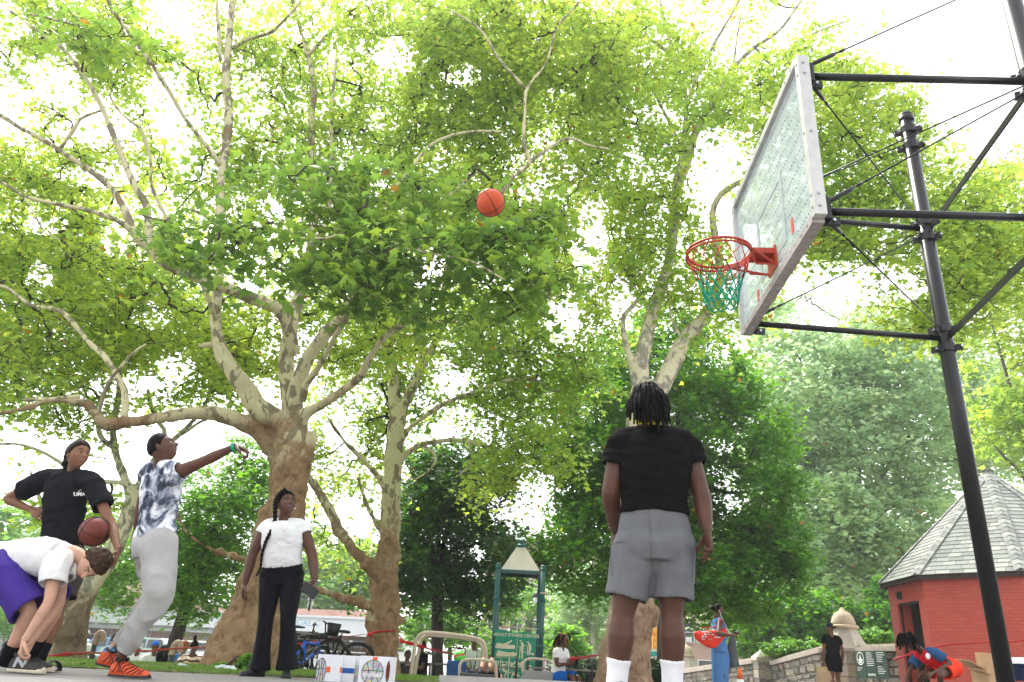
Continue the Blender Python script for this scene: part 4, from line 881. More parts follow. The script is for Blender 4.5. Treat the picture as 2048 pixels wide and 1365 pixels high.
for a in np.linspace(math.pi-.35, math.pi+.25, 4)[:-1]:
    q = [RC-ndir*math.cos(a+k*.1)*.233+ydir*math.sin(a+k*.1)*.233 for k in (0, 2)]; mb.bar(q[0]-A3(0, 0, .03), q[1]-A3(0, 0, .03), .006, .03)
mb.build('rim_plate', M['rim_red'], goal)
# net: ten strand diamonds, sagging a little
def netp(k, row):
    rr = [.226, .205, .178, .150, .130, .118, .112][row]; zz = [-.02, -.095, -.165, -.225, -.285, -.345, -.405][row]; a = 2*math.pi*(k+.5*(row % 2))/12
    return RC+ndir*(math.cos(a)*rr)+ydir*(math.sin(a)*rr)+A3(0, 0, zz+.012*math.sin(k*2.1+row))
for nm, m, rows, rad in (('net_cord', 'net_red', (0, 1), .0034), ('net_cord', 'net_black', (2,), .0036), ('net_cord', 'net_green', (3, 4, 5), .0058)):
    mb = MB()
    for row in rows:
        for k in range(12):
            a = netp(k, row)
            for b in (netp(k, row+1), netp(k-1 if row % 2 == 0 else k+1, row+1)):
                mid = lerp(a, b, .5)-A3(0, 0, .006)+rng.normal(0, .003, 3); mb.tube([a, mid, b], rad, 6, sub=2)
            mb.ell(a, (rad*1.9,)*3, None, 6, 5)
    if nm and m == 'net_green':
        for k in range(12): mb.tube([netp(k, 6), lerp(netp(k, 6), netp((k+1) % 12, 6), .5)-A3(0, 0, .02), netp((k+1) % 12, 6)], rad, 6, sub=2)
    mb.build(nm, M[m], goal, True)
# ------------------------------------------------------------------ basketballs
def ball(name, label, c, r, m, rot=(0, 0, 0), group=None):
    root = thing(name, label, 'basketball', c, group); V, Fc = ellipsoid(c, (r,)*3, None, 40, 28); part('ball_shell', new_mesh('ball', V, Fc, M[m], True), root)
    from mathutils import Euler
    R = np.array(Euler(rot).to_matrix()); mb = MB()
    def path(f):
        P = np.array([f(t) for t in np.linspace(0, 2*math.pi, 49)]); P /= np.linalg.norm(P, axis=1)[:, None]; mb.tube(np.asarray(c)+(P@R.T)*(r+.0006), .0030, 6)
    path(lambda t: (math.cos(t), math.sin(t), 0)); path(lambda t: (math.cos(t), 0, math.sin(t)))
    for s_ in (-1, 1): path(lambda t: (math.cos(t)*1.0, s_*(.42+.38*math.cos(2*t)), math.sin(t)*1.0))
    mb.build('seam', M['seam'], root, True); return root
# ------------------------------------------------------------------ plane trees
T1_base = at(497, 1340, 11); T1_base[2] = gz(11)
T1 = [
 [(476, 1385, 11, 200), (490, 1335, 11, 178), (512, 1250, 11, 146), (538, 1150, 11, 116), (560, 1060, 11, 94), (574, 985, 11, 82), (585, 930, 11, 84), (590, 885, 11, 78), (592, 850, 11, 58)],
 [(588, 960, 11, 44), (610, 908, 11, 44), (619, 885, 11, 36), (625, 872, 10.95, 24)],
 [(578, 960, 11, 50), (548, 905, 11, 50), (525, 868, 11.0, 46), (480, 842, 10.9, 42), (430, 828, 10.8, 37), (380, 828, 10.6, 33), (320, 837, 10.3, 28), (260, 846, 10.1, 26), (205, 849, 9.9, 24), (190, 828, 9.8, 22), (165, 806, 9.7, 20), (100, 805, 9.5, 16), (50, 818, 9.4, 13), (0, 825, 9.2, 12), (-90, 832, 9, 9)],
 [(248, 840, 10.1, 18), (250, 790, 10.2, 16), (235, 755, 10.2, 15), (210, 715, 10.3, 15), (180, 688, 10.4, 14), (150, 650, 10.4, 13), (120, 622, 10.4, 12), (60, 610, 10.5, 10), (10, 575, 10.5, 8), (-60, 560, 10.5, 7)],
 [(192, 835, 9.9, 12), (215, 770, 9.9, 9), (238, 738, 9.8, 8), (262, 710, 9.8, 7), (292, 688, 9.8, 6)],
 [(45, 800, 9.6, 8), (90, 800, 9.6, 10), (160, 795, 9.8, 13)],
 [(582, 890, 11, 54), (567, 853, 11, 58), (542, 832, 10.9, 58), (512, 808, 10.8, 52), (492, 778, 10.7, 48), (465, 743, 10.6, 42), (442, 706, 10.6, 36), (432, 670, 10.6, 31), (430, 626, 10.7, 27), (436, 578, 10.8, 23), (441, 530, 10.9, 21), (440, 450, 11, 22), (441, 370, 11.1, 22), (450, 300, 11.2, 22), (458, 230, 11.3, 22), (452, 160, 11.4, 21), (456, 100, 11.5, 20), (462, 40, 11.6, 18), (470, -60, 11.7, 15), (480, -200, 12, 11)],
 [(441, 330, 11.1, 12), (405, 283, 11, 10), (372, 240, 10.9, 10), (345, 195, 10.8, 11), (312, 140, 10.6, 11), (270, 82, 10.5, 10), (225, 20, 10.3, 9), (200, -40, 10.2, 7)],
 [(250, 70, 10.5, 7), (200, 62, 10.4, 6), (150, 50, 10.3, 6), (60, 28, 10.2, 5)], [(441, 120, 11.4, 9), (437, 60, 11.5, 10), (433, 0, 11.5, 9)],
 [(468, 95, 11.5, 12), (500, 78, 11.4, 9), (540, 66, 11.3, 8), (565, 45, 11.2, 7), (600, 5, 11.1, 6)],
 [(432, 640, 10.6, 12), (400, 560, 10.2, 11), (310, 390, 9.8, 8), (303, 335, 9.7, 8), (292, 285, 9.6, 8), (278, 256, 9.5, 7), (240, 225, 9.4, 6), (215, 182, 9.3, 5)],
 [(585, 700, 11.1, 36), (564, 626, 10.8, 34), (513, 600, 10.6, 31), (458, 577, 10.4, 30), (403, 556, 10.2, 30), (366, 540, 10.0, 31), (330, 525, 9.9, 30), (304, 498, 9.8, 27), (275, 474, 9.7, 24), (253, 430, 9.7, 19), (227, 381, 9.7, 18), (183, 344, 9.7, 17), (135, 311, 9.6, 15), (92, 284, 9.6, 13), (40, 256, 9.5, 11), (-10, 225, 9.4, 10), (-90, 180, 9.3, 8)],
 [(120, 300, 9.6, 9), (150, 255, 9.5, 10), (165, 235, 9.5, 8), (200, 222, 9.4, 6)],
 [(300, 492, 9.8, 22), (293, 417, 9.9, 19), (275, 381, 9.9, 18), (253, 337, 10, 17), (231, 282, 10, 16), (209, 227, 10.1, 14), (183, 176, 10.1, 12), (130, 102, 10.1, 10), (80, 66, 10.1, 8), (20, 22, 10.1, 6)],
 [(275, 476, 9.7, 15), (238, 443, 9.5, 13), (176, 421, 9.3, 11), (110, 408, 9.1, 10), (48, 393, 9, 8), (5, 366, 8.9, 7), (-60, 350, 8.8, 6)], [(48, 393, 9, 6), (70, 430, 8.9, 5), (90, 465, 8.8, 4), (120, 480, 8.8, 3)],
 [(588, 880, 11.15, 46), (580, 820, 11.2, 44), (572, 740, 11.2, 40), (577, 680, 11.2, 36), (590, 620, 11.3, 32), (606, 560, 11.4, 29), (618, 520, 11.5, 26), (627, 460, 11.6, 23), (628, 380, 11.8, 20), (625, 300, 12, 17), (622, 240, 12.1, 16), (630, 176, 12.2, 15), (616, 112, 12.3, 13), (603, 66, 12.4, 10), (585, 0, 12.5, 9)],
 [(616, 112, 12.3, 9), (650, 75, 12.3, 9), (672, 53, 12.3, 7)], [(618, 520, 11.5, 14), (655, 430, 11.7, 13), (663, 308, 11.9, 12), (664, 220, 12, 10), (672, 120, 12.1, 7)],
 [(594, 870, 11, 44), (590, 800, 10.9, 42), (596, 764, 10.8, 38), (617, 715, 10.7, 36), (646, 676, 10.6, 33), (672, 646, 10.5, 28), (692, 618, 10.5, 24), (720, 580, 10.5, 20), (760, 540, 10.6, 18), (800, 480, 10.8, 16), (840, 440, 11, 14), (900, 390, 11.2, 10), (960, 340, 11.5, 7)],
 [(606, 800, 10.8, 22), (612, 770, 10.6, 18), (636, 736, 10.4, 15), (655, 704, 10.2, 14), (672, 670, 10, 14), (700, 628, 9.7, 13), (733, 592, 9.3, 12), (750, 563, 9, 11), (753, 524, 8.7, 11), (735, 500, 8.5, 9), (700, 478, 8.3, 8), (665, 450, 8.1, 7), (632, 422, 7.9, 6), (579, 400, 7.7, 5)],
 [(689, 466, 8.2, 7), (650, 476, 8.1, 6), (614, 477, 8.0, 6), (588, 471, 7.9, 6), (568, 447, 7.8, 5), (520, 430, 7.6, 4)],
 [(753, 506, 8.6, 8), (808, 497, 8.4, 7), (874, 510, 8.2, 6), (940, 522, 8, 5), (1010, 560, 7.8, 4)],
 [(598, 850, 10.9, 36), (612, 828, 10.8, 32), (646, 808, 10.6, 23), (690, 778, 10.4, 21), (721, 752, 10.2, 19), (738, 718, 10, 18), (754, 692, 9.9, 17), (778, 668, 9.8, 17), (808, 648, 9.7, 16), (838, 626, 9.6, 14), (864, 598, 9.6, 12), (886, 552, 9.6, 10), (905, 505, 9.6, 11), (955, 442, 9.7, 11), (1006, 383, 9.8, 12), (1028, 352, 9.9, 11), (1059, 326, 10, 12), (1048, 286, 10, 10), (1050, 220, 10.1, 10), (1055, 176, 10.2, 9), (1094, 123, 10.3, 8), (1116, 53, 10.4, 7), (1160, 4, 10.5, 6)],
 [(1059, 326, 10, 9), (1094, 299, 10, 8), (1138, 277, 9.9, 7), (1173, 290, 9.8, 6), (1220, 300, 9.7, 5)], [(864, 598, 9.6, 9), (920, 560, 9.2, 8), (980, 540, 8.8, 6), (1050, 560, 8.4, 5), (1110, 600, 8.0, 4)],
 [(690, 620, 10.4, 10), (740, 500, 10.2, 9), (782, 390, 10.1, 8), (817, 343, 10.1, 8), (852, 299, 10.2, 8), (887, 277, 10.3, 7), (940, 264, 10.4, 7), (1006, 264, 10.5, 6)],
 [(1050, 176, 10.2, 7), (1000, 120, 10.2, 7), (960, 60, 10.2, 6), (900, 20, 10.2, 5)], [(441, 450, 10.9, 9), (380, 420, 9.6, 7), (330, 440, 8.8, 6), (280, 430, 8.3, 4)], [(433, 690, 10.6, 16), (405, 692, 10.5, 12), (398, 690, 10.5, 4)],
]
R1 = [(560, 490, 8.6, 350, 80, .9, 72), (900, 540, 8.4, 260, 90, .9, 70), (700, 390, 8.9, 300, 60, .8, 42), (1060, 480, 8.9, 120, 100, .8, 30), (320, 470, 8.5, 100, 40, .6, 16), (850, 620, 9.0, 200, 50, .8, 20), (240, 60, 9.6, 130, 60, .7, 26)]
R1b = [(300, 250, 12.2, 330, 230, 1.2, 250), (720, 230, 12.8, 330, 220, 1.4, 470), (1030, 230, 12.2, 240, 280, 1.4, 500), (640, 0, 13, 420, 130, 1.2, 170), (100, 60, 11.8, 240, 140, 1.2, 190), (90, 560, 11.6, 240, 110, 1.2, 170), (330, 640, 12.4, 200, 100, 1.0, 110), (700, 640, 12.6, 200, 90, 1.0, 90), (120, 700, 11.6, 200, 80, 1.2, 80), (1020, 60, 11.6, 260, 120, 1.2, 170), (500, -250, 13, 900, 200, 2, 90), (-200, 350, 11, 200, 350, 2, 50), (480, 720, 12, 80, 60, .8, 22), (140, 350, 11.5, 180, 120, 1, 90)]
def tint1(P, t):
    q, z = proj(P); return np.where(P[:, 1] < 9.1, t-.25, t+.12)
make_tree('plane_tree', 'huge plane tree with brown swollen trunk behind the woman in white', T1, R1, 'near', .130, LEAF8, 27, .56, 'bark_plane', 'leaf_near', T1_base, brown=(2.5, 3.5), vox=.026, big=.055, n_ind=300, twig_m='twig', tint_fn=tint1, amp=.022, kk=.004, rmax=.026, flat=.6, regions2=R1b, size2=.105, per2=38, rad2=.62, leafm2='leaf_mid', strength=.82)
T2_base = at(768, 1345, 17); T2_base[2] = gz(17)
T2 = [
 [(770, 1372, 17, 84), (770, 1340, 17, 70), (768, 1290, 17, 64), (768, 1240, 17, 66), (768, 1210, 17, 72), (768, 1180, 17, 64), (770, 1140, 17, 60), (776, 1100, 17, 50), (780, 1030, 17, 42), (783, 960, 17, 40), (787, 900, 17, 40), (790, 850, 17, 34), (788, 800, 17.1, 30), (786, 756, 17.2, 28), (778, 705, 17.3, 26), (758, 639, 17.4, 23), (745, 599, 17.5, 21), (738, 520, 17.7, 18), (720, 440, 18, 16), (715, 340, 18, 13), (700, 240, 18, 9)],
 [(792, 890, 17, 28), (808, 812, 17, 26), (830, 764, 17, 22), (848, 727, 17, 20), (870, 683, 17, 18), (885, 640, 17, 17), (886, 590, 17, 15), (900, 520, 17.1, 13), (930, 440, 17.2, 12), (935, 350, 17.3, 10), (960, 250, 17.4, 8)],
 [(803, 830, 17, 18), (818, 785, 16.8, 14), (837, 738, 16.6, 13), (844, 683, 16.4, 12), (856, 640, 16.2, 11), (862, 560, 16, 8)], [(852, 300, 12, 1), (856, 301, 12, 1)],
 [(792, 905, 17, 22), (811, 866, 16.9, 15), (844, 837, 16.7, 13), (896, 804, 16.5, 12), (940, 789, 16.3, 11), (987, 771, 16.1, 11), (1024, 760, 16, 10), (1071, 760, 15.9, 10), (1093, 775, 15.8, 9), (1112, 783, 15.8, 7), (1157, 785, 15.7, 5)],
 [(785, 950, 17, 20), (804, 916, 16.9, 17), (822, 901, 16.8, 15), (852, 887, 16.6, 14), (918, 881, 16.3, 12), (969, 892, 16.1, 11), (1013, 907, 16, 9), (1049, 936, 15.9, 7), (1090, 960, 15.8, 5)],
 [(655, 835, 16.2, 7), (672, 860, 16.3, 9), (690, 884, 16.4, 11), (720, 914, 16.5, 13), (756, 954, 16.7, 16), (783, 1000, 16.8, 18)],
 [(716, 955, 16.9, 8), (731, 1005, 16.9, 11), (747, 1038, 16.8, 12), (762, 1072, 16.8, 13), (758, 1112, 16.8, 16), (766, 1140, 17, 18)],
 [(762, 1165, 17, 38), (743, 1140, 16.6, 30), (710, 1102, 16.4, 27), (680, 1062, 16.2, 25), (658, 1017, 16, 23), (631, 974, 15.8, 21), (613, 945, 15.7, 18), (595, 900, 15.6, 14)],
 [(764, 1225, 17, 34), (737, 1210, 16.7, 24), (704, 1199, 16.4, 20), (658, 1187, 16, 18), (607, 1169, 15.6, 16), (545, 1140, 15.1, 15), (485, 1119, 14.7, 14), (430, 1102, 14.3, 12), (400, 1087, 14, 11), (372, 1062, 13.8, 10), (355, 1030, 13.7, 8), (340, 990, 13.6, 6)],
 [(800, 1240, 17, 26), (806, 1238, 17, 14)], [(778, 705, 17.3, 12), (800, 640, 17.6, 11), (815, 560, 17.8, 9), (830, 470, 18, 7)], [(935, 880, 16.2, 6), (945, 920, 16.1, 5), (920, 950, 16, 4)], [(830, 960, 16.8, 5), (860, 940, 16.6, 6), (872, 915, 16.5, 6), (850, 893, 16.6, 8)],
]
T2 = [s for s in T2 if s[0][3] > 1]
R2 = [(900, 700, 18.4, 260, 150, 1.6, 230), (760, 780, 18.8, 170, 90, 1.2, 90), (1050, 720, 16.8, 150, 170, 1.8, 190), (850, 520, 17.5, 300, 160, 2, 220), (700, 420, 18, 260, 200, 2, 160), (980, 350, 17.5, 260, 250, 2, 230), (840, 130, 18, 400, 160, 2.5, 150), (1050, 900, 15.8, 90, 70, 1.3, 60), (640, 880, 16.6, 60, 40, .8, 25), (1160, 620, 16, 110, 160, 1.6, 120), (720, 860, 18.5, 100, 50, .8, 34), (690, 960, 19, 90, 90, 1.2, 46), (640, 1060, 20, 50, 70, 1, 24), (720, 1090, 20, 40, 50, 1, 16), (1000, 980, 17, 90, 60, 1, 40)]
make_tree('plane_tree', 'plane tree with knobbly trunk wrapped in red tape behind the boxes', T2, R2, 'mid', .13, LEAF4, 34, .74, 'bark_plane', 'leaf_mid', T2_base, brown=(2.0, 3.3), vox=.035, big=.07, twig_m='twig', amp=.03, strength=.88, kk=.0035, rmax=.03)
T3_base = at(150, 1308, 14); T3_base[2] = gz(14)
T3 = [
 [(128, 1325, 14, 92), (134, 1295, 14, 66), (142, 1240, 14, 62), (152, 1195, 14, 66), (180, 1165, 14, 50), (210, 1130, 14, 42), (235, 1085, 14, 37), (252, 1045, 14, 36), (262, 1012, 14, 36), (262, 990, 14, 26), (248, 955, 14, 20), (234, 915, 14, 18), (226, 870, 14, 17), (232, 820, 14.1, 16), (240, 760, 14.2, 14), (236, 690, 14.3, 13), (225, 610, 14.5, 11), (200, 520, 14.6, 8)],
 [(150, 1195, 14, 40), (135, 1160, 14.1, 30), (120, 1120, 14.2, 24), (100, 1060, 14.3, 18), (80, 1000, 14.4, 12), (60, 940, 14.5, 8)],
 [(266, 1010, 14, 28), (280, 970, 14.1, 22), (300, 932, 14.2, 19), (325, 900, 14.3, 17), (350, 878, 14.4, 15), (380, 849, 14.5, 13), (410, 810, 14.6, 12), (425, 760, 14.7, 9)],
 [(322, 900, 14.2, 12), (330, 865, 14.3, 12), (318, 845, 14.3, 10), (302, 815, 14.4, 10), (296, 780, 14.4, 8)], [(345, 880, 14.3, 9), (370, 865, 14.2, 9), (400, 845, 14.1, 7), (415, 840, 14.1, 5)],
 [(277, 990, 14, 16), (249, 967, 13.9, 13), (200, 963, 13.7, 11), (150, 945, 13.5, 9), (94, 908, 13.3, 8), (38, 890, 13.1, 7), (-20, 888, 12.9, 6)], [(183, 1000, 14, 8), (186, 850, 14, 14), (200, 790, 14, 12), (225, 760, 14, 8)],
]
T3[-1] = [(232, 900, 14, 12), (200, 870, 13.9, 13), (198, 810, 13.9, 12), (215, 775, 13.8, 10), (228, 745, 13.8, 8)]
R3 = [(120, 880, 14, 200, 60, 1.6, 60), (250, 720, 14.5, 260, 110, 2, 190), (90, 620, 14.5, 220, 170, 2, 220), (420, 720, 14.5, 130, 90, 1.5, 90), (160, 440, 15, 280, 170, 2, 230), (60, 990, 13.6, 90, 40, .8, 25), (240, 560, 15, 260, 120, 2, 150), (-150, 700, 14, 200, 300, 2, 60), (200, 1010, 14, 60, 40, .6, 14)]
make_tree('plane_tree', 'slanting mottled plane tree on the lawn behind the girl with the ball', T3, R3, 'mid', .13, LEAF4, 34, .74, 'bark_far', 'leaf_mid', T3_base, brown=(.6, 1.4), vox=.035, big=.07, twig_m='twig', strength=.9)
T4_base = at(1248, 1345, 14); T4_base[2] = gz(14)
T4 = [
 [(1242, 1400, 14, 150), (1248, 1350, 14, 118), (1256, 1290, 14, 98), (1262, 1220, 14, 90), (1268, 1150, 14, 86), (1272, 1080, 14, 84), (1276, 1000, 14, 80), (1282, 900, 14, 80), (1288, 830, 14, 84), (1292, 785, 14, 84)],
 [(1298, 1215, 13.8, 30), (1310, 1225, 13.8, 26), (1308, 1245, 13.8, 22)],
 [(1290, 790, 14, 46), (1280, 745, 14, 42), (1287, 698, 14, 38), (1304, 631, 14, 34), (1324, 569, 14, 30), (1338, 521, 14, 28), (1346, 464, 14, 26), (1350, 408, 14, 24), (1357, 350, 14, 22), (1366, 307, 14, 19), (1370, 260, 14, 14), (1373, 210, 14, 13), (1366, 170, 14, 13), (1350, 125, 13.9, 12), (1335, 60, 13.8, 10), (1322, 10, 13.7, 8), (1318, -60, 13.6, 6)],
 [(1338, 105, 13.9, 9), (1310, 85, 13.8, 9), (1275, 62, 13.7, 7), (1270, 20, 13.6, 6)],
 [(1372, 215, 14, 9), (1392, 160, 13.9, 9), (1410, 125, 13.9, 9), (1430, 85, 13.8, 8), (1460, 35, 13.7, 7), (1485, -10, 13.6, 6)],
 [(1350, 400, 14.1, 18), (1368, 340, 14.1, 22), (1382, 295, 14.1, 22), (1393, 262, 14.1, 20), (1418, 218, 14.1, 17), (1450, 165, 14.1, 14), (1470, 133, 14.1, 12), (1510, 95, 14.1, 10), (1560, 60, 14.1, 9), (1600, 5, 14.1, 8), (1640, -50, 14, 6)],
 [(1468, 135, 14.1, 7), (1472, 90, 14, 5), (1480, 40, 14, 4)],
 [(1272, 770, 14, 24), (1263, 728, 14, 18), (1252, 690, 14, 16), (1246, 655, 14, 15), (1250, 630, 14, 14), (1268, 610, 14, 12), (1280, 590, 14, 8), (1300, 570, 14, 4)],
 [(1300, 800, 14, 44), (1322, 774, 14, 44), (1343, 728, 14, 44), (1371, 679, 14, 37), (1404, 638, 14, 31), (1428, 600, 14, 26), (1440, 560, 14, 22), (1436, 510, 14.1, 19), (1428, 460, 14.1, 18), (1426, 425, 14.1, 17), (1438, 395, 14.1, 16), (1465, 372, 14.1, 15), (1500, 355, 14.2, 12), (1560, 330, 14.3, 10), (1640, 290, 14.4, 8), (1720, 220, 14.5, 6)],
 [(1345, 745, 14, 24), (1358, 722, 13.9, 20), (1368, 716, 13.8, 12)],
 [(1440, 565, 14, 14), (1500, 540, 13.9, 13), (1560, 522, 13.8, 13), (1600, 508, 13.7, 13), (1640, 495, 13.6, 12), (1700, 492, 13.5, 11), (1760, 486, 13.4, 9), (1800, 470, 13.3, 8), (1850, 440, 13.2, 6), (1920, 430, 13.1, 4)],
 [(1700, 492, 13.5, 7), (1750, 500, 13.4, 7), (1800, 520, 13.3, 5), (1840, 560, 13.2, 4)], [(1610, 505, 13.7, 8), (1660, 470, 13.6, 7), (1720, 430, 13.5, 6), (1790, 400, 13.4, 5), (1850, 300, 13.3, 4)],
 [(1365, 680, 13.9, 7), (1345, 640, 13.8, 6), (1335, 590, 13.7, 5), (1320, 560, 13.6, 3)], [(1510, 95, 14.1, 7), (1550, 130, 14, 7), (1600, 80, 13.9, 6), (1700, 40, 13.8, 4)], [(1366, 300, 14, 7), (1300, 170, 13.9, 7), (1260, 110, 13.8, 6), (1215, 85, 13.7, 5)],
]
R4 = [(1290, 230, 13.8, 120, 250, 1.8, 210), (1430, 180, 14, 140, 200, 1.8, 170), (1560, 160, 14, 150, 170, 1.8, 150), (1240, 480, 14.2, 80, 150, 1.4, 90), (1330, 520, 14.4, 120, 120, 1.4, 90), (1440, 600, 14.3, 90, 110, 1.2, 60), (1700, 320, 13.8, 170, 190, 1.8, 260), (1830, 470, 13.3, 190, 120, 1.5, 210), (1650, 530, 13.6, 160, 60, 1.2, 80), (1990, 470, 13.2, 110, 130, 1.5, 120), (1720, 150, 13.9, 110, 110, 1.3, 90), (1560, 440, 14.4, 90, 90, 1, 60), (1180, 120, 13.5, 100, 160, 1.4, 90), (1850, 620, 13.2, 140, 50, 1, 60), (1450, -150, 14, 300, 120, 2, 50)]
make_tree('plane_tree', 'pale forked plane tree directly behind the man in grey shorts', T4, R4, 'right', .12, LEAF4, 31, .70, 'bark_pale', 'leaf_right', T4_base, brown=(.9, 2.3), vox=.03, big=.06, twig_m='twig', n_ind=120, strength=.9, amp=.014, kk=.0035, rmax=.03)
# ------------------------------------------------------------------ the other trees
def simple_tree(name, label, px, Y, wpx, fork_py, limbs, regions, size, tmpl, per, rad, bk, lf, gaps=True, **k):
    base = at(px, 1360, Y); base[2] = gz(Y); top = at(px+k.pop('lean', 0), fork_py, Y); m = mpp(base)
    tr = [(base-A3(0, 0, .2), wpx*m*.62), (lerp(base, top, .15), wpx*m*.5), (lerp(base, top, .6), wpx*m*.45), (top, wpx*m*.42)]
    L = [tr]
    for x, y, dY, d in limbs:
        e = at(x, y, Y+dY); L.append([(lerp(base, top, .85), d*m*.5), (lerp(top, e, .3)+A3(0, 0, .05*np.linalg.norm(e-top)), d*m*.42), (lerp(top, e, .7), d*m*.3), (e, d*m*.12)])
    return make_tree(name, label, L, regions, lf, size, tmpl, per, rad, bk, lf, base, vox=None, gaps=gaps, twig_m=bk, **k)
simple_tree('maple_tree', 'dark dense maple between the knobbly plane tree and the green playground tower', 875, 23, 26, 1120, [(820, 1000, 0, 12), (930, 960, 0, 12), (880, 900, .5, 12), (970, 1080, -.5, 9), (800, 1120, -.5, 8)],
            [(900, 985, 23, 110, 115, 2.2, 260), (850, 1120, 23, 110, 90, 2, 190), (960, 1130, 23, 95, 90, 2, 150), (740, 1150, 24, 55, 60, 1.2, 60), (1000, 1010, 23.5, 60, 70, 1.4, 60)], .15, LEAF4, 60, .62, 'bark_dark', 'leaf_dark', strength=.7, kk=.004, rmax=.04)
simple_tree('linden_tree', 'tall dense green tree filling the space behind the man in black', 1330, 24, 34, 1000, [(1200, 850, 0, 16), (1450, 830, 0, 16), (1330, 720, 1, 16), (1530, 980, 0, 12), (1130, 1000, 0, 12), (1400, 640, 1, 12)],
            [(1180, 860, 24, 120, 170, 2.6, 360), (1340, 760, 25, 170, 170, 2.6, 380), (1450, 900, 24, 140, 190, 2.6, 420), (1180, 1080, 23.5, 140, 110, 2.4, 240), (1420, 1130, 23.5, 190, 110, 2.2, 330), (1280, 1000, 24, 150, 150, 2, 260), (1530, 1090, 23, 70, 70, 1.4, 80)], .155, LEAF4, 52, .68, 'bark_dark', 'leaf_green', strength=.5, kk=.004, rmax=.05, gaps=True)
simple_tree('oak_tree', 'broad pale grey-green oak rising behind the stone wall', 1702, 42, 34, 1090, [(1600, 960, 0, 16), (1660, 860, 1, 18), (1740, 800, 1, 18), (1800, 880, 0, 16), (1560, 880, 0, 12), (1860, 960, 0, 12), (1700, 720, 1, 16), (1620, 1010, -1, 14), (1780, 1000, -1, 12)],
            [(1700, 640, 43, 210, 120, 4, 330), (1590, 780, 42, 130, 150, 4, 260), (1820, 800, 42, 160, 160, 4, 300), (1700, 880, 42, 190, 110, 4, 260), (1640, 1040, 41, 140, 90, 3.5, 240), (1800, 1050, 41, 140, 80, 3, 190), (1980, 830, 43, 110, 120, 4, 190), (1640, 1170, 41, 130, 60, 3, 130), (1540, 960, 43, 70, 80, 2, 80), (1720, 1160, 42.5, 140, 60, 2, 110)], .30, LEAF2, 56, 1.25, 'bark_grey', 'leaf_pale', strength=.75, kk=.009, rmax=.12)
simple_tree('locust_tree', 'bright green tree with dark leaning trunk between the shooter and the woman', 325, 20, 30, 1190, [(430, 1110, 0, 18), (400, 980, 0, 16), (470, 950, 0, 12), (300, 1100, 0, 12), (250, 1060, 0, 9)],
            [(440, 1010, 20, 100, 100, 2, 190), (380, 1130, 20, 110, 80, 1.8, 130), (260, 1130, 20.5, 60, 80, 1.2, 70), (470, 1170, 19.5, 60, 60, 1, 50), (330, 1230, 19.5, 90, 30, .9, 36), (500, 930, 20.5, 50, 60, 1, 40)], .17, LEAFN, 60, .55, 'bark_dark', 'leaf_lime', lean=55, strength=.35, kk=.004, rmax=.04)
simple_tree('street_tree', 'light green tree filling the right edge beyond the tall black pole', 2080, 30, 30, 1000, [(2000, 700, 0, 14), (2100, 600, 0, 14), (1980, 880, 0, 10), (1960, 560, 0, 10)],
            [(2010, 620, 30, 130, 170, 3, 210), (1960, 400, 30, 130, 120, 2.6, 130), (2020, 860, 30, 80, 80, 2, 100), (2100, 400, 30, 120, 260, 3, 120)], .22, LEAF4, 36, .8, 'bark_grey', 'leaf_right', strength=.8)
# the trees of the street and beyond
simple_tree('street_tree', 'bright yellow-green tree behind the white canopy to the right of the woman', 690, 66, 12, 1180, [(650, 1120, 0, 8), (720, 1100, 0, 8)], [(660, 1180, 66, 75, 60, 4, 130), (720, 1130, 66, 60, 50, 4, 80), (620, 1120, 67, 50, 60, 3, 60)], .45, LEAF2, 60, 1.5, 'bark_grey', 'leaf_lime', gaps=False)
simple_tree('street_tree', 'pale plane tree at the kerb between the playground tower and the man', 1185, 55, 12, 1200, [(1160, 1150, 0, 8), (1215, 1140, 0, 8), (1190, 1120, 0, 7)], [(1170, 1180, 55, 70, 50, 3, 70), (1140, 1260, 56, 55, 60, 3, 60), (1210, 1230, 57, 60, 80, 3, 70)], .34, LEAF2, 50, 1.3, 'bark_pale', 'leaf_pale', gaps=False)
simple_tree('street_tree', 'small light tree seen through the green playground tower', 1060, 50, 7, 1240, [(1040, 1220, 0, 5), (1085, 1215, 0, 5)], [(1060, 1195, 50, 45, 35, 2, 24), (1090, 1290, 50, 60, 30, 2, 36), (1010, 1290, 48, 40, 30, 2, 26)], .3, LEAF2, 50, 1.1, 'bark_grey', 'leaf_lime', gaps=False)
simple_tree('street_tree', 'yellow-green tree low behind the dark maple and the parallel bars', 900, 34, 10, 1240, [(860, 1200, 0, 7), (940, 1190, 0, 7)], [(880, 1235, 34, 85, 45, 2, 90), (950, 1290, 33, 50, 30, 1.5, 40), (830, 1290, 35, 50, 30, 1.5, 36), (1000, 1190, 35, 40, 50, 1.5, 36)], .2, LEAF4, 44, .7, 'bark_grey', 'leaf_lime', gaps=False)
for (px, Y, lab) in ((-80, 50, 'distant green tree at the far left edge'), (140, 62, 'distant light green tree behind the shops at the left'), (1490, 58, 'distant pale tree behind the woman in the blue dress'), (1600, 60, 'distant pale tree behind the leftmost end of the stone wall'), (1900, 64, 'distant tree behind the red hut')):
    simple_tree('street_tree', lab, px, Y, 16, 1150, [(px-50, 1080, 0, 8), (px+50, 1060, 0, 8)], [(px, 1080 if px < 1000 else 1120, Y, 130, 90, 5, 150), (px, 1190, Y, 110, 60, 4, 70)], .42, LEAF2, 50, 1.6, 'bark_grey', 'leaf_pale' if px > 1000 else 'leaf_lime', gaps=False, group='distant trees round the park')
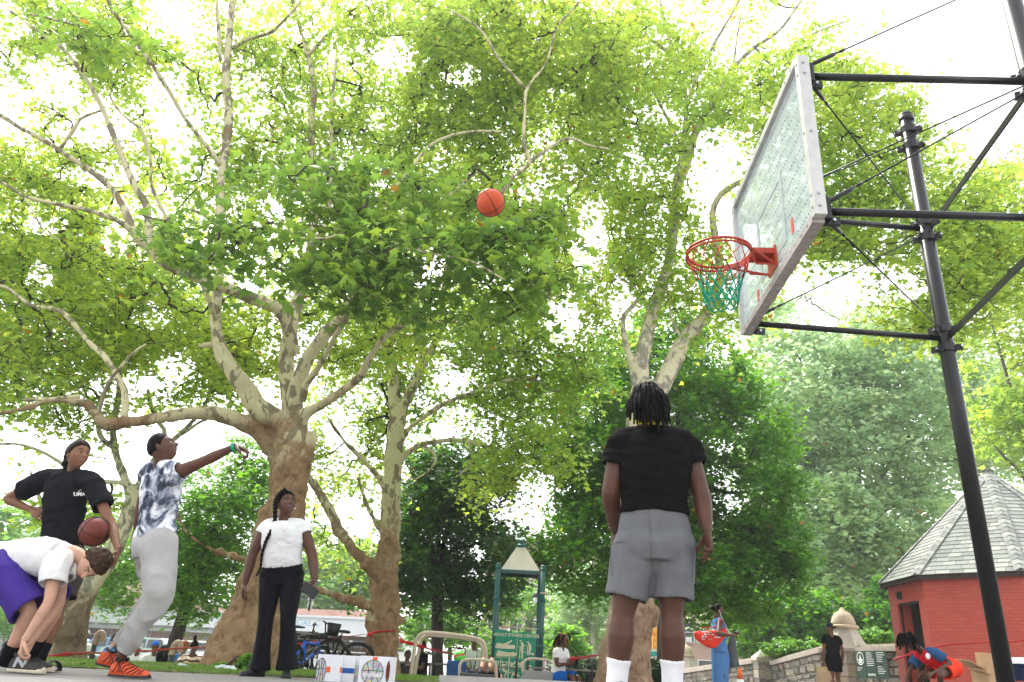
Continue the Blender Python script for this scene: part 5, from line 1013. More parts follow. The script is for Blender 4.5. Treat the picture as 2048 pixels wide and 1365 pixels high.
# ------------------------------------------------------------------ red octagonal hut
def gpt(px, py, Y):
    p = at(px, py, Y); p[2] = gz(Y); return p
HX, HY, HR, HYAW, HZE, HZA, HRO = 11.675, 18.5, 2.5325, -3.6073, 2.361, 5.066, 2.70
hut = thing('octagonal_hut', 'red painted brick hut with a grey shingled eight-sided roof behind the black pole', 'hut', (HX, HY, gz(18.5)))
def hv(i, R, z): a = HYAW+i*math.pi/4; return A3(HX+R*math.cos(a), HY+R*math.sin(a), z)
def uvquad(name, P, m, parent, w, h, u0=0, **kw):
    me = bpy.data.meshes.new(name); me.from_pydata([tuple(p) for p in P], [], [(0, 1, 2, 3)]); uv = me.uv_layers.new(name='UVMap')
    for l, c in zip(uv.data, ((u0, 0), (u0+w, 0), (u0+w, h), (u0, h))): l.uv = c
    me.materials.append(m); return part(name, me, parent, **kw)
zb = gz(18.5)-.1; side_len = 2*HR*math.sin(math.pi/8)
for i in range(8):
    a0, a1 = hv(i, HR, zb), hv(i+1, HR, zb); b0, b1 = hv(i, HR, HZE), hv(i+1, HR, HZE)
    if i != 0: uvquad('wall', [a0, a1, b1, b0], M['painted_brick'], hut, side_len, HZE-zb, u0=i*.37)
    else:
        zt = 1.93; x0, x1 = .22, .83
        q = lambda t, z: lerp(hv(0, HR, z), hv(1, HR, z), t)
        uvquad('wall', [q(0, zb), q(x0, zb), q(x0, HZE), q(0, HZE)], M['painted_brick'], hut, side_len*x0, HZE-zb)
        uvquad('wall', [q(x1, zb), q(1, zb), q(1, HZE), q(x1, HZE)], M['painted_brick'], hut, side_len*(1-x1), HZE-zb)
        uvquad('wall', [q(x0, zt), q(x1, zt), q(x1, HZE), q(x0, HZE)], M['painted_brick'], hut, side_len*(x1-x0), HZE-zt)
        inn = unit(A3(HX, HY, 0)-A3(*q(.5, 0)[:2], 0))*.30
        mb = MB(); A_, B_, C_, D_ = q(x0, zb), q(x1, zb), q(x1, zt), q(x0, zt)
        mb.add([A_, D_, D_+inn, A_+inn], [(0, 1, 2, 3)]); mb.add([B_, C_, C_+inn, B_+inn], [(0, 1, 2, 3)]); mb.add([D_, C_, C_+inn, D_+inn], [(0, 1, 2, 3)]); mb.build('door_reveal', M['painted_brick'], hut)
        mb = MB(); mb.add([A_+inn, B_+inn, C_+inn, D_+inn], [(0, 1, 2, 3)]); mb.build('door_shade_sheet', M['doorway'], hut)  # black sheet standing in for the shade inside the hut
        mb = MB(); o_ = inn*.25
        mb.bar(A_+o_, D_+o_, .05, .05, up=(1, 0, 0)); mb.bar(B_+o_, C_+o_, .05, .05, up=(1, 0, 0)); mb.bar(D_+o_-A3(0, 0, .03), C_+o_-A3(0, 0, .03), .05, .05); mb.build('door_frame', M['iron'], hut)
        mb = MB(); c = q(.38, 2.12)-unit(inn)*.06; mb.box(c, (.10, .10, .10)); mb.tube([c, c-A3(0, 0, .12)], .05, 8); mb.build('wall_lamp', M['iron'], hut)
for i in range(8):
    mb = MB(); a, b = hv(i, HRO-.03, HZE+.02), hv(i+1, HRO-.03, HZE+.02); mb.bar(a, b, .05, .13); mb.bar(lerp(a, A3(HX, HY, a[2]), .05)+A3(0, 0, -.02), lerp(b, A3(HX, HY, b[2]), .05)+A3(0, 0, -.02), .12, .05); mb.build('eave_board', M['eave_dark'], hut)
apex = A3(HX, HY, HZA); shc = 0; stuff_mb = MB()
mb = MB()
for i in range(8): mb.add([hv(i, HRO, HZE+.03), hv(i+1, HRO, HZE+.03), apex-A3(0, 0, .03)], [(0, 1, 2)])
mb.build('roof_deck', M['eave_dark'], hut)
for fi in (1, 0, 2, 7, 3, 4, 5, 6):
    A_, B_ = hv(fi, HRO+.02, HZE+.05), hv(fi+1, HRO+.02, HZE+.05); up_ = apex-lerp(A_, B_, .5); SL = np.linalg.norm(up_); uu = up_/SL; ee = unit(B_-A_); nn = unit(np.cross(ee, uu)); nn = nn if nn[2] > 0 else -nn
    rows = 27; ex = SL/rows
    for r in range(rows-1):
        t0, t1 = r/rows, (r+1.25)/rows; hw0 = np.linalg.norm(B_-A_)/2*(1-t0); hw1 = np.linalg.norm(B_-A_)/2*max(0, (1-min(t1, .999))); x = -hw0-(rng.random()*.15 if r % 2 else .15)
        base = lerp(A_, B_, .5)+uu*SL*t0
        while x < hw0:
            x2 = x+rng.uniform(.26, .34); l0, r0_ = max(x, -hw0), min(x2, hw0)-.006; l1, r1_ = max(x, -hw1), min(x2, hw1)-.006; x = x2
            if r0_-l0 < .03: continue
            l1 = min(l1, hw1); r1_ = max(r1_, -hw1); r1_ = max(r1_, l1+.002); j = rng.uniform(-.006, .006); H = ex*1.25
            P = [base+ee*l0+uu*j+nn*.016, base+ee*r0_+uu*j+nn*.016, base+ee*r1_+uu*H+nn*.002, base+ee*l1+uu*H+nn*.002, base+ee*l0+uu*j+nn*.004, base+ee*r0_+uu*j+nn*.004]
            Fs = [(0, 1, 2, 3), (4, 5, 1, 0)]; mi = int(rng.choice([0, 0, 1, 1, 2]))
            if shc < 300 and fi in (0, 1, 2) and r > 0:
                part('shingle', new_mesh('shingle', P, Fs, M['shingle'][mi]), hut); shc += 1
            else: stuff_mb.add(P, Fs, mi)
stuff_mb.build('shingle', M['shingle'], hut, kind='stuff')
for i in range(8):
    mb = MB(); a = hv(i, HRO+.03, HZE+.06)
    for k in range(24):
        p0, p1 = lerp(a, apex, k/24), lerp(a, apex, (k+1.2)/24); out = unit(A3(p0[0]-HX, p0[1]-HY, 0)); sdv = np.cross(out, (0, 0, 1)); wd = .12
        n2 = A3(0, 0, .03); mb.add([p0-sdv*wd-A3(0, 0, .005)+n2*.0, p0+n2+A3(0, 0, .02), p0+sdv*wd-A3(0, 0, .005), p1-sdv*wd-A3(0, 0, .01), p1+n2, p1+sdv*wd-A3(0, 0, .01)], [(0, 1, 4, 3), (1, 2, 5, 4)], k % 3)
    mb.build('hip_shingles', M['shingle'], hut, kind='stuff')
mb = MB(); mb.tube([apex-A3(0, 0, .25), apex-A3(0, 0, .02), apex+A3(0, 0, .05)], [.28, .09, .02], 8); mb.build('roof_cap', M['shingle'][1], hut)
mb = MB(); c = lerp(hv(1, HRO, HZE), hv(2, HRO, HZE), .70); c = lerp(c, apex, .17)+A3(0, 0, .05); mb.box(c, (.12, .12, .06)); mb.build('vent', M['white_plastic'], hut)
# ------------------------------------------------------------------ stone walls and piers
def stone_mesh(A_, e, n, l, h, th, m):
    j = lambda k: rng.uniform(-k, k); g = .012; b = .035
    P = []
    for (x, z) in ((g, g), (l-g, g), (l-g, h-g), (g, h-g)): P.append(A_+e*(x+j(.012))+A3(0, 0, z+j(.010)))
    for (x, z) in ((g+b, g+b), (l-g-b, g+b), (l-g-b, h-g-b), (g+b, h-g-b)): P.append(A_+e*(x+j(.015))+A3(0, 0, z+j(.012))+n*(th+j(.02)))
    return new_mesh('stone', P, [(0, 1, 5, 4), (1, 2, 6, 5), (2, 3, 7, 6), (3, 0, 4, 7), (4, 5, 6, 7)], m)
def stone_wall(name, label, A_, B_, thick=.45):
    """A_, B_ = top line ends of the masonry (left, right)"""
    zb0, zb1 = min(gz(A_[1]), A_[2]-.9)-.1, gz(B_[1])-.1
    root = thing(name, label, 'stone wall', ((A_[0]+B_[0])/2, (A_[1]+B_[1])/2, min(zb0, zb1))); L = math.hypot(B_[0]-A_[0], B_[1]-A_[1]); e = A3(B_[0]-A_[0], B_[1]-A_[1], 0)/L; n = np.cross(e, (0, 0, 1.)); n = n if n[1] < 0 else -n
    slope = (B_[2]-A_[2])/L
    mb = MB(); P = []
    for s_ in (0, -thick):
        for (q, z) in ((A_, zb0), (B_, zb1), (B_, None), (A_, None)): P.append(A3(q[0], q[1], z if z is not None else q[2])+n*s_)
    mb.add(P, [(0, 1, 2, 3), (7, 6, 5, 4), (3, 2, 6, 7), (0, 3, 7, 4), (1, 5, 6, 2)]); mb.build('wall_core', M['mortar'], root)
    z = -.0; top = 0
    rows = []; acc = 0
    while acc < max(A_[2]-zb0, B_[2]-zb1): h = rng.uniform(.15, .26); rows.append((acc, h)); acc += h
    for acc, h in rows:
        x = -rng.random()*.2
        while x < L-.05:
            l = rng.uniform(.26, .62); x0 = max(x, 0); l2 = min(x+l, L)-x0; x += l
            if l2 < .12: continue
            zt = A_[2]+slope*(x0+l2/2)-acc
            if zt-h < lerp(zb0, zb1, x0/L): continue
            o = A3(A_[0], A_[1], 0)+e*x0; o[2] = zt-h
            part('stone', stone_mesh(o, e, n, l2, h, rng.uniform(.03, .07), M['stone'][int(rng.choice([0, 0, 1, 1, 2, 3]))]), root)
    k = max(1, int(L/1.1))
    for i in range(k):
        a, b = A_+(B_-A_)*i/k, A_+(B_-A_)*(i+1)/k; mb = MB(); d = unit(b-a); off = -n*thick/2+A3(0, 0, .075)
        mb.bar(a+off+d*.006, b+off-d*.006, thick+.22, .13); mb.bar(a+off+d*.006+A3(0, 0, .10), b+off-d*.006+A3(0, 0, .10), thick*.7, .08); mb.build('coping_stone', M['coping'], root)
    return root
WA, WB, WC, WD, WE, WF = at(1340, 1352, 37), at(1508, 1328, 30), at(1545, 1332, 29), at(1644, 1306, 26), at(1706, 1306, 25), at(1812, 1303, 22.5)
stone_wall('stone_wall', 'stone boundary wall stretch left of the capped post, behind the woman in blue', WA, WB)
stone_wall('stone_wall', 'stone boundary wall sloping between the capped post and the domed pier', WC, WD)
stone_wall('stone_wall', 'short level stone wall carrying the green park sign beside the hut', WE, WF)
p = at(1527, 1322, 29.4); post = thing('wall_post', 'square stone post with a peaked cap in the boundary wall', 'stone post', (p[0], p[1], gz(29)))
for k in range(6):
    mb = MB(); mb.box((p[0], p[1], p[2]-.16-k*.27), (.56+rng.uniform(-.02, .02), .56, .255)); mb.build('stone', M['stone'][k % 4], post)
mb = MB(); mb.tube([(p[0], p[1], p[2]), (p[0], p[1], p[2]+.10), (p[0], p[1], p[2]+.12), (p[0], p[1], p[2]+.40)], [.48, .48, .46, .02], 4); mb.V[0] = (mb.V[0]-p)@Rz(math.pi/4).T+p; mb.build('cap_stone', M['coping'], post)
def pier(label, px, Y, ytop, sc_=1.):
    b = at(px, ytop, Y); s = sc_; r = thing('gate_pier', label, 'stone pier', (b[0], b[1], gz(Y))); z = b[2]
    prof = [('finial', 'sandstone', [(0, .015), (-.05, .06), (-.10, .09), (-.17, .22), (-.30, .31), (-.45, .36), (-.52, .37)], 24), ('moulding', 'sandstone', [(-.52, .40), (-.56, .44), (-.62, .44), (-.64, .38)], 24), ('cap_skirt', 'coping', [(-.64, .38), (-1.20, .70)], 8), ('cap_edge', 'coping', [(-1.20, .70), (-1.29, .68)], 8)]
    for nm, m, pr, n in prof:
        mb = MB(); mb.tube([(b[0], b[1], z+q*s) for q, w in pr], [w*s for q, w in pr], n); mb.build(nm, M[m], r, n > 10)
    zz = z-1.29*s; k = 0
    while zz > gz(Y)-.2:
        for a in range(8):
            a0, a1 = math.pi/8+a*math.pi/4, math.pi/8+(a+1)*math.pi/4; R_ = .56*s; g = .012
            c0, c1 = A3(b[0]+R_*math.cos(a0+g), b[1]+R_*math.sin(a0+g), 0), A3(b[0]+R_*math.cos(a1-g), b[1]+R_*math.sin(a1-g), 0); P = [c0+A3(0, 0, zz-.34*s), c1+A3(0, 0, zz-.34*s), c1+A3(0, 0, zz-.01), c0+A3(0, 0, zz-.01)]
            cc = A3(b[0], b[1], 0); P += [lerp(q, A3(b[0], b[1], q[2]), .25) for q in P]
            if (c0[1]+c1[1])/2 < b[1]+.2: part('block', new_mesh('block', P, [(0, 1, 2, 3), (3, 2, 6, 7), (0, 3, 7, 4), (1, 5, 6, 2)], M['coping' if (a+k) % 3 else 'sandstone']), r)
        zz -= .35*s; k += 1
    mb = MB(); mb.tube([(b[0], b[1], gz(Y)-.2), (b[0], b[1], z-1.29*s)], .50*s, 8); mb.build('core', M['mortar'], r)
pier('tall stone pier with a domed finial behind the man in the backward cap', 1683, 25.4, 1215)
pier('farther domed stone pier at the far left end of the boundary wall', 1372, 40, 1287, .95)
# park sign on the wall
sg = thing('park_sign', 'dark green park sign with white leaf emblem mounted on the stone wall', 'sign', at(1755, 1350, 23.2))
sx_, sz_ = A3(*(unit((WF-WE)*A3(1, 1, 0)))), A3(0, 0, 1); sn = np.cross(sx_, sz_); sn = sn if sn[1] < 0 else -sn
O_ = at(1718, 1303, 24.3); O_ = O_+sn*.12; Wd = 1.55; 
for (u, v, w_, h_) in ((0, 0, .47, .40), (0, .42, .47, .30), (.49, 0, .47, .72), (.98, 0, .50, .34), (.98, .36, .50, .36)):
    mb = MB(); mb.box(O_+sx_*(u+w_/2)-sz_*(v+h_/2), (w_, .02, h_), np.stack([sx_, sn, sz_], 1)); mb.build('sign_panel', M['sign_dark'], sg)
mb = MB(); c = O_+sx_*.235-sz_*.20+sn*.013
mb.tube([c+sx_*.165*math.cos(a)+sz_*.165*math.sin(a) for a in np.linspace(0, 2*math.pi, 33)], [(.015, .003)]*33, 6, side=[sx_*math.cos(a)+sz_*math.sin(a) for a in np.linspace(0, 2*math.pi, 33)])
V0, F0 = LEAF8; V1 = V0*A3(.26, .24, 0); mb.add(c-sz_*.12+np.outer(V1[:, 0], sx_)+np.outer(V1[:, 1], sz_), F0.tolist()); mb.build('leaf_emblem', M['sign_white'], sg)
mb = MB()
for (u, v, w_, n_) in ((.53, .05, .36, 7), (1.02, .05, .40, 5), (1.02, .41, .38, 4), (.03, .45, .25, 2)):
    for k in range(n_): ww = w_*rng.uniform(.55, 1); mb.box(O_+sx_*(u+ww/2)-sz_*(v+k*.055)+sn*.012, (ww, .003, .018), np.stack([sx_, sn, sz_], 1))
mb.build('small_print', M['sign_white'], sg, kind='stuff')
for k in range(4):
    mb = MB(); c = O_+sx_*(.57+k*.095)-sz_*.62+sn*.012; mb.tube([c, c+sn*.003], .032, 14, side=sx_); mb.build('symbol', M['sign_white'], sg)
# ------------------------------------------------------------------ playground tower
TY = 20.; tl, tr_ = gpt(987, 1320, TY), gpt(1080, 1330, TY); tower = thing('playground_tower', 'teal playground tower with beige pyramid roof and green exercise sign', 'playground structure', ((tl[0]+tr_[0])/2, TY, gz(TY)))
ztop = at(1000, 1130, TY)[2]; dl = A3(0, 1.05, 0)
for q in (tl, tr_, tl+dl, tr_+dl):
    mb = MB(); mb.tube([A3(q[0], q[1], gz(TY)-.1), A3(q[0], q[1], ztop)], .068, 16); mb.ell((q[0], q[1], ztop), (.072, .072, .05), None, 16, 8); mb.tube([A3(q[0], q[1], ztop-.10), A3(q[0], q[1], ztop-.06)], .078, 16); mb.build('post', M['teal'], tower, True)
    for z in (.95, 2.0):
        mb = MB(); mb.tube([A3(q[0], q[1], gz(TY)+z-.03), A3(q[0], q[1], gz(TY)+z+.03)], .082, 16); mb.build('collar', M['teal'], tower, True)
cx_, cy_ = (tl[0]+tr_[0])/2, TY+.52; hw = (tr_[0]-tl[0])/2-.07; zr = ztop-.10; za = at(1045, 1093, TY+.5)[2]
def pyr(w0, z0, w1, z1, d=.5): return [A3(cx_-w0, cy_-d*w0/hw, z0), A3(cx_+w0, cy_-d*w0/hw, z0), A3(cx_+w0, cy_+d*w0/hw, z0), A3(cx_-w0, cy_+d*w0/hw, z0), A3(cx_-w1, cy_-d*w1/hw, z1), A3(cx_+w1, cy_-d*w1/hw, z1), A3(cx_+w1, cy_+d*w1/hw, z1), A3(cx_-w1, cy_+d*w1/hw, z1)]
for k in range(4):
    P = pyr(hw, zr, .09, za); k2 = (k+1) % 4; mb = MB(); mb.add([P[k], P[k2], P[4+k2], P[4+k]], [(0, 1, 2, 3)]); mb.build('roof_panel', M['roof_beige'], tower)
mb = MB(); mb.add(pyr(hw-.02, zr-.001, hw-.02, zr+.002), [(3, 2, 1, 0)]); mb.build('roof_underside', M['iron'], tower)
for k in range(4):
    P = pyr(hw, zr, hw, zr); mb = MB(); mb.bar(P[k]-A3(0, 0, .04), P[(k+1) % 4]-A3(0, 0, .04), .03, .08); mb.build('roof_rim', M['teal'], tower)
    for j in range(3): a = lerp(P[k], P[(k+1) % 4], (j+.5)/3); 
mb = MB(); mb.tube([A3(cx_, cy_, za-.04), A3(cx_, cy_, za+.02), A3(cx_, cy_, za+.05)], [.15, .15, .10], 16); mb.ell((cx_, cy_, za+.09), (.09, .09, .10), None, 16, 10); mb.build('roof_finial', M['teal'], tower, True)
def bar_px(name, pts, r, m, root, sub=4):
    mb = MB(); P = np.array([at(*p) for p in pts]); mb.tube(P, r, 8, sub=sub); return mb.build(name, M[m], root, True)
bar_px('pull_up_bar', [(992, 1253, TY), (1078, 1259, TY)], .018, 'beige_steel', tower); bar_px('grab_bar', [(990, 1239, TY+.3), (1000, 1240, TY+.3)], .02, 'beige_steel', tower); bar_px('grab_bar', [(1080, 1186, TY-.1), (1096, 1188, TY-.1)], .025, 'beige_steel', tower)
# the exercise board; u across, v down, in board widths
sO = at(989, 1264, TY-.10); sE = at(1076, 1268.5, TY-.10); SW = sE[0]-sO[0]; ex_ = A3(1, 0, 0); ez_ = A3(0, 0, 1); en_ = A3(0, -1, 0); sO[2] = (sO[2]+sE[2])/2+.02
sp_ = lambda u, v, w=0.: sO+ex_*u*SW-ez_*v*SW+en_*w
top_ = [(0, .0), (.08, -.02), (.25, -.01), (.4, .03), (.5, .035), (.6, .02), (.72, .0), (.85, .03), (1.0, .04)]
outl = [(u, v-.02) for u, v in top_]+[(1.0, .10), (.96, .14), (.96, 1.35), (.02, 1.35), (.02, .10), (0, .07)]
P = [sp_(u, v) for u, v in outl]+[sp_(u, v, -.02) for u, v in outl]; k = len(outl)
part('exercise_board', new_mesh('board', P, [tuple(range(k)), tuple(range(2*k-1, k-1, -1))]+[(i, i+k, (i+1) % k+k, (i+1) % k) for i in range(k)], M['sign_green']), tower)
mb = MB(); text_on(mb, 'ADULT FITNESS CENTER', .094*SW, sp_(.51, .075, .003), ex_, ez_, .002, 1.02, bold=.002); mb.build('board_title', M['sign_cream'], tower, kind='stuff')
stroke_mb = MB()
def S(pts, w):
    P = np.array([sp_((x-115)/1000*.965, (y-160)/1000*.965, .004) for x, y in pts]); w = np.atleast_1d(w)*SW/1000; w = np.full(len(P), w[0]) if len(w) == 1 else w
    stroke_mb.tube(P, np.stack([w, np.full(len(w), .003)], 1), 6, side=[np.cross(unit(P[min(i+1, len(P)-1)]-P[max(i-1, 0)]), en_) for i in range(len(P))], sub=2 if len(P) > 2 else 1, round_caps=True)
# lying figures, standing, kneeling, hanging, sitting, pressing
S([(205, 500), (600, 498)], 42); S([(170, 520), (190, 460), (220, 455)], 20); S([(200, 450), (300, 470), (360, 470)], [28, 34, 28]); S([(350, 465), (440, 420), (515, 370)], [28, 22, 14]); S([(520, 385), (530, 350)], 12)
S([(200, 680), (640, 660)], 38); S([(215, 610), (330, 640), (460, 645), (600, 630)], [26, 34, 26, 18]); S([(565, 640), (580, 605)], 12)
S([(748, 345), (748, 350)], 26); S([(770, 390), (795, 450), (785, 560)], [24, 32, 26]); S([(785, 560), (795, 640), (790, 705)], [26, 16, 14]); S([(770, 710), (815, 705)], 12); S([(740, 480), (735, 720)], 9); S([(690, 482), (745, 486)], 5)
S([(918, 370), (920, 374)], 26); S([(945, 400), (965, 450), (975, 540)], [22, 30, 30]); S([(975, 545), (950, 610), (1040, 630)], [24, 18, 16]); S([(1050, 610), (1060, 650)], 14); S([(912, 480), (912, 690)], 10); S([(840, 452), (915, 458)], 5); S([(820, 597), (885, 595)], 5)
S([(665, 310), (655, 715)], 5); S([(150, 745), (500, 725), (760, 740), (1080, 790)], 4); S([(300, 760), (270, 1270)], 8); S([(495, 740), (475, 1310)], 14); S([(150, 820), (480, 835)], 5)
S([(150, 895), (152, 900)], 26); S([(170, 920), (200, 850), (210, 830)], 10); S([(215, 930), (245, 860), (250, 830)], 10); S([(180, 940), (185, 1010), (190, 1090), (205, 1150)], [24, 34, 34, 26]); S([(200, 1160), (160, 1210)], 18)
S([(340, 840), (342, 844)], 26); S([(355, 890), (365, 960), (370, 1020)], [30, 36, 28]); S([(390, 890), (430, 900), (440, 840)], 12); S([(380, 1020), (450, 1040), (400, 1130)], [22, 22, 14]); S([(390, 1150), (430, 1160)], 12)
S([(520, 915), (860, 925)], 8); S([(545, 840), (548, 843)], 24); S([(540, 890), (600, 860), (660, 810), (700, 850)], [22, 20, 18, 16]); S([(690, 860), (760, 870), (800, 880)], [24, 32, 30]); S([(790, 830), (850, 810)], 30); S([(840, 900), (860, 940)], 18)
S([(800, 1040), (1060, 1050)], 14); S([(925, 880), (928, 884)], 26); S([(980, 890), (1010, 950), (1000, 1010)], [28, 38, 34]); S([(970, 910), (920, 960), (860, 1000)], 14); S([(990, 1020), (900, 990), (840, 1020)], 20)
S([(530, 1050), (532, 1054)], 24); S([(580, 1070), (650, 1090), (740, 1120)], [26, 30, 28]); S([(590, 1080), (575, 1150), (545, 1225)], [18, 14, 10]); S([(510, 1235), (560, 1235)], 10); S([(510, 1000), (760, 1060)], 4); S([(635, 1250), (637, 1254)], 22)
stroke_mb.build('exercise_figures', M['sign_cream'], tower, kind='stuff')
# ------------------------------------------------------------------ exercise bars and boards
w = thing('parallel_bars', 'tall beige double parallel bars left of the playground tower', 'exercise bars', gpt(900, 1360, 17.5))
bar_px('rail', [(818, 1370, 17), (822, 1345, 17), (830, 1295, 17), (836, 1275, 17), (850, 1266, 17), (880, 1267, 17.1), (930, 1273, 17.2), (958, 1279, 17.3), (970, 1291, 17.3), (972, 1320, 17.3), (970, 1370, 17.3)], .036, 'beige_steel', w); bar_px('rail', [(828, 1370, 18), (830, 1345, 18), (838, 1300, 18), (843, 1280, 18), (856, 1271, 18), (880, 1272, 18), (930, 1277, 18.1), (955, 1283, 18.1), (965, 1296, 18.1), (966, 1320, 18.1), (963, 1370, 18.1)], .036, 'beige_steel', w)
w = thing('sit_up_bench', 'dark exercise board between low beige hoops left of the tower', 'exercise bench', gpt(955, 1360, 16))
bar_px('hoop', [(919, 1375, 15.6), (919, 1345, 15.6), (921, 1328, 15.6), (932, 1320, 15.6), (960, 1320, 15.6), (985, 1324, 15.6), (992, 1334, 15.6), (992, 1375, 15.6)], .027, 'beige_steel', w); bar_px('leg', [(938, 1347, 16.3), (938, 1375, 16.3)], .025, 'beige_steel', w)
P = [at(920, 1345, 15.7), at(991, 1350, 15.7), at(1000, 1357, 15.3), at(925, 1352, 15.3)]; P = [A3(*q[:2], P[0][2]+.0) for q in P]
def slab(name, P, th, m, root): P = [np.asarray(q) for q in P]; Q = [q-A3(0, 0, th) for q in P]; part(name, new_mesh(name, P+Q, [(0, 1, 2, 3), (7, 6, 5, 4), (0, 4, 5, 1), (1, 5, 6, 2), (2, 6, 7, 3), (3, 7, 4, 0)], M[m]), root)
za_ = at(955, 1347, 15.6)[2]; xa, xb = at(921, 1347, 15.6)[0], at(990, 1347, 15.6)[0]
slab('board', [(xa, 15.45, za_), (xb, 15.45, za_-.02), (xb, 15.95, za_-.02), (xa, 15.95, za_)], .07, 'deck_dark', w)
w = thing('exercise_bench', 'wide slanting dark exercise board in front of the seated person in white', 'exercise bench', gpt(1070, 1370, 15))
slab('board', [at(1034, 1366, 13.2), at(1104, 1368, 13.2), at(1106, 1344, 15.2), at(1050, 1340, 15.2)], .06, 'deck_dark', w)
bar_px('hoop', [(1045, 1345, 15.4), (1046, 1330, 15.4), (1050, 1322, 15.4), (1060, 1318, 15.4), (1085, 1319, 15.5), (1100, 1322, 15.6)], .022, 'beige_steel', w); bar_px('leg', [(1060, 1350, 15), (1060, 1385, 15)], .025, 'beige_steel', w)
# shopping cart and ball on it
cq = at(912, 1340, 17.6); cart = thing('shopping_cart', 'blue fabric folding cart standing beside the seated man in the cap', 'cart', (cq[0], cq[1], gz(17.6)))
mb = MB(); V, Fc = tube([A3(cq[0], cq[1], gz(17.6)+.08), A3(cq[0], cq[1], gz(17.6)+.35), A3(cq[0], cq[1], cq[2]+.17)], [(.19, .15), (.20, .16), (.18, .14)], 16, side=(1, 0, 0), power=5, sub=4); V = V+.012*np.stack([fbm(V*9+k*5, 2) for k in range(3)], 1); mb.add(V, Fc); mb.build('bag', M['cart_blue'], cart, True)
mb = MB()
for x in (-.16, .16): mb.tube([A3(cq[0]+x, cq[1]+.16, gz(17.6)+.05), A3(cq[0]+x, cq[1]+.16, cq[2]+.42)], .011, 6)
mb.tube([A3(cq[0]-.16, cq[1]+.16, cq[2]+.42), A3(cq[0]+.16, cq[1]+.16, cq[2]+.42)], .014, 6)
mb.build('cart_frame', M['iron'], cart)
for x in (-.18, .18):
    mb = MB(); mb.tube([A3(cq[0]+x-.015, cq[1]+.1, gz(17.6)+.09), A3(cq[0]+x+.015, cq[1]+.1, gz(17.6)+.09)], .09, 16); mb.build('wheel', M['tyre'], cart)
c = at(919, 1314, 17.6); gb_ = thing('toy_ball', 'round lime green and red ball resting on the blue cart', 'ball', c-A3(0, 0, .12)); V, Fc = ellipsoid(c, (.125,)*3, None, 24, 16); cen = np.array([V[list(f)].mean(0) for f in Fc])-c; mi = (np.abs(cen[:, 2]-.03-.3*cen[:, 0]) < .022).astype(int); part('ball_shell', new_mesh('b', V, Fc, [M['lime_ball'], M['sticker_red']], True, mi), gb_)
# ------------------------------------------------------------------ cartons of basketballs
def carton(label, px0, px1, pyt, Y, dep, rot, faces, group='white basketball cartons on the court'):
    a, b = at(px0, pyt, Y), at(px1, pyt, Y); W_ = abs(b[0]-a[0]); H_2 = max(a[2]-gz(Y), .2); zz = gz(Y)+H_2/2+.002; c = A3((a[0]+b[0])/2, Y+dep/2, zz); r = thing('ball_carton', label, 'box', (c[0], c[1], gz(Y)), group); R_ = Rz(rot); X, Yd, Z = R_[:, 0], R_[:, 1], A3(0, 0, 1)
    mb = MB(); mb.box(c, (W_, dep, H_2), R_); mb.build('carton_body', M['white_plastic'], r)
    mb = MB(); mb.box(c+Z*(H_2/2+.002), (W_*.98, dep*.98, .003), R_); mb.build('flap', M['white_plastic'], r)
    fr = c-Yd*(dep/2+.0012)
    for f in faces:
        mb = MB(); t = f[0]
        if t == 'rect': _, u, v, w_, h_, m = f; mb.box(fr+X*u*W_+Z*v*H_2, (w_*W_, .002, h_*H_2), R_); mb.build('printed_patch', M[m], r)
        elif t == 'ball':
            _, u, v, rx, rz, m, txt = f; cc = fr+X*u*W_+Z*v*H_2; mb.tube([cc, cc-Yd*.0015], [(rx, rz)]*2, 32, side=X); mb.build('printed_ball', M[m], r)
            mb = MB(); q = lambda s_, t_: cc+X*rx*s_+Z*rz*t_-Yd*.003
            for P in ([q(-1, .12), q(0, .16), q(1, .12)], [q(0, 1), q(.03, 0), q(0, -1)], [q(-.6, .8), q(-.35, 0), q(-.6, -.8)], [q(.6, .8), q(.35, 0), q(.6, -.8)]): mb.tube(P, .0022, 5, sub=5)
            mb.tube([q(math.cos(a), math.sin(a)) for a in np.linspace(0, 2*math.pi, 33)], .0022, 5); mb.build('printed_seam', M['black_print'], r, kind='stuff')
            if txt:
                mb = MB(); text_on(mb, txt, rx*.62, cc-Z*rz*.18-Yd*.004, X, Z, .0008, 1.0, bold=.002); mb.build('lettering', M['sign_white'], r, kind='stuff')
        elif t == 'text': _, u, v, s_, txt, m = f; text_on(mb, txt, s_, fr+X*u*W_+Z*v*H_2-Yd*.001, X, Z, .0006); mb.build('lettering', M[m], r, kind='stuff')
    return r
carton('left white carton with half a printed ball and orange squares', 634, 684, 1310, 7.0, .24, .10, [('ball', -.32, -.10, .040, .095, 'ball_print', ''), ('rect', -.03, -.05, .15, .22, 'orange_plastic'), ('rect', .46, -.05, .07, .22, 'orange_plastic'), ('text', .22, .0, .012, '8', 'black_print'), ('text', .0, .38, .012, '=', 'black_print')])
carton('middle white carton crossed by a wide blue stripe', 686, 711, 1313, 7.05, .24, .04, [('rect', 0, -.06, .98, .20, 'blue_print')])
carton('slim carton edge with a dark printed pattern between the striped and the big ball carton', 711, 722, 1315, 7.1, .22, .04, [('rect', 0, -.12, .8, .60, 'ball_print')])
carton('right white carton printed with a large patterned ball', 722, 786, 1313, 6.9, .24, -.06, [('ball', -.06, -.08, .088, .092, 'ball_print', 'molten'), ('rect', -.02, .43, .15, .12, 'orange_plastic'), ('ball', .42, -.02, .014, .075, 'orange_plastic', ''), ('text', .47, .38, .012, 'M', 'black_print')])
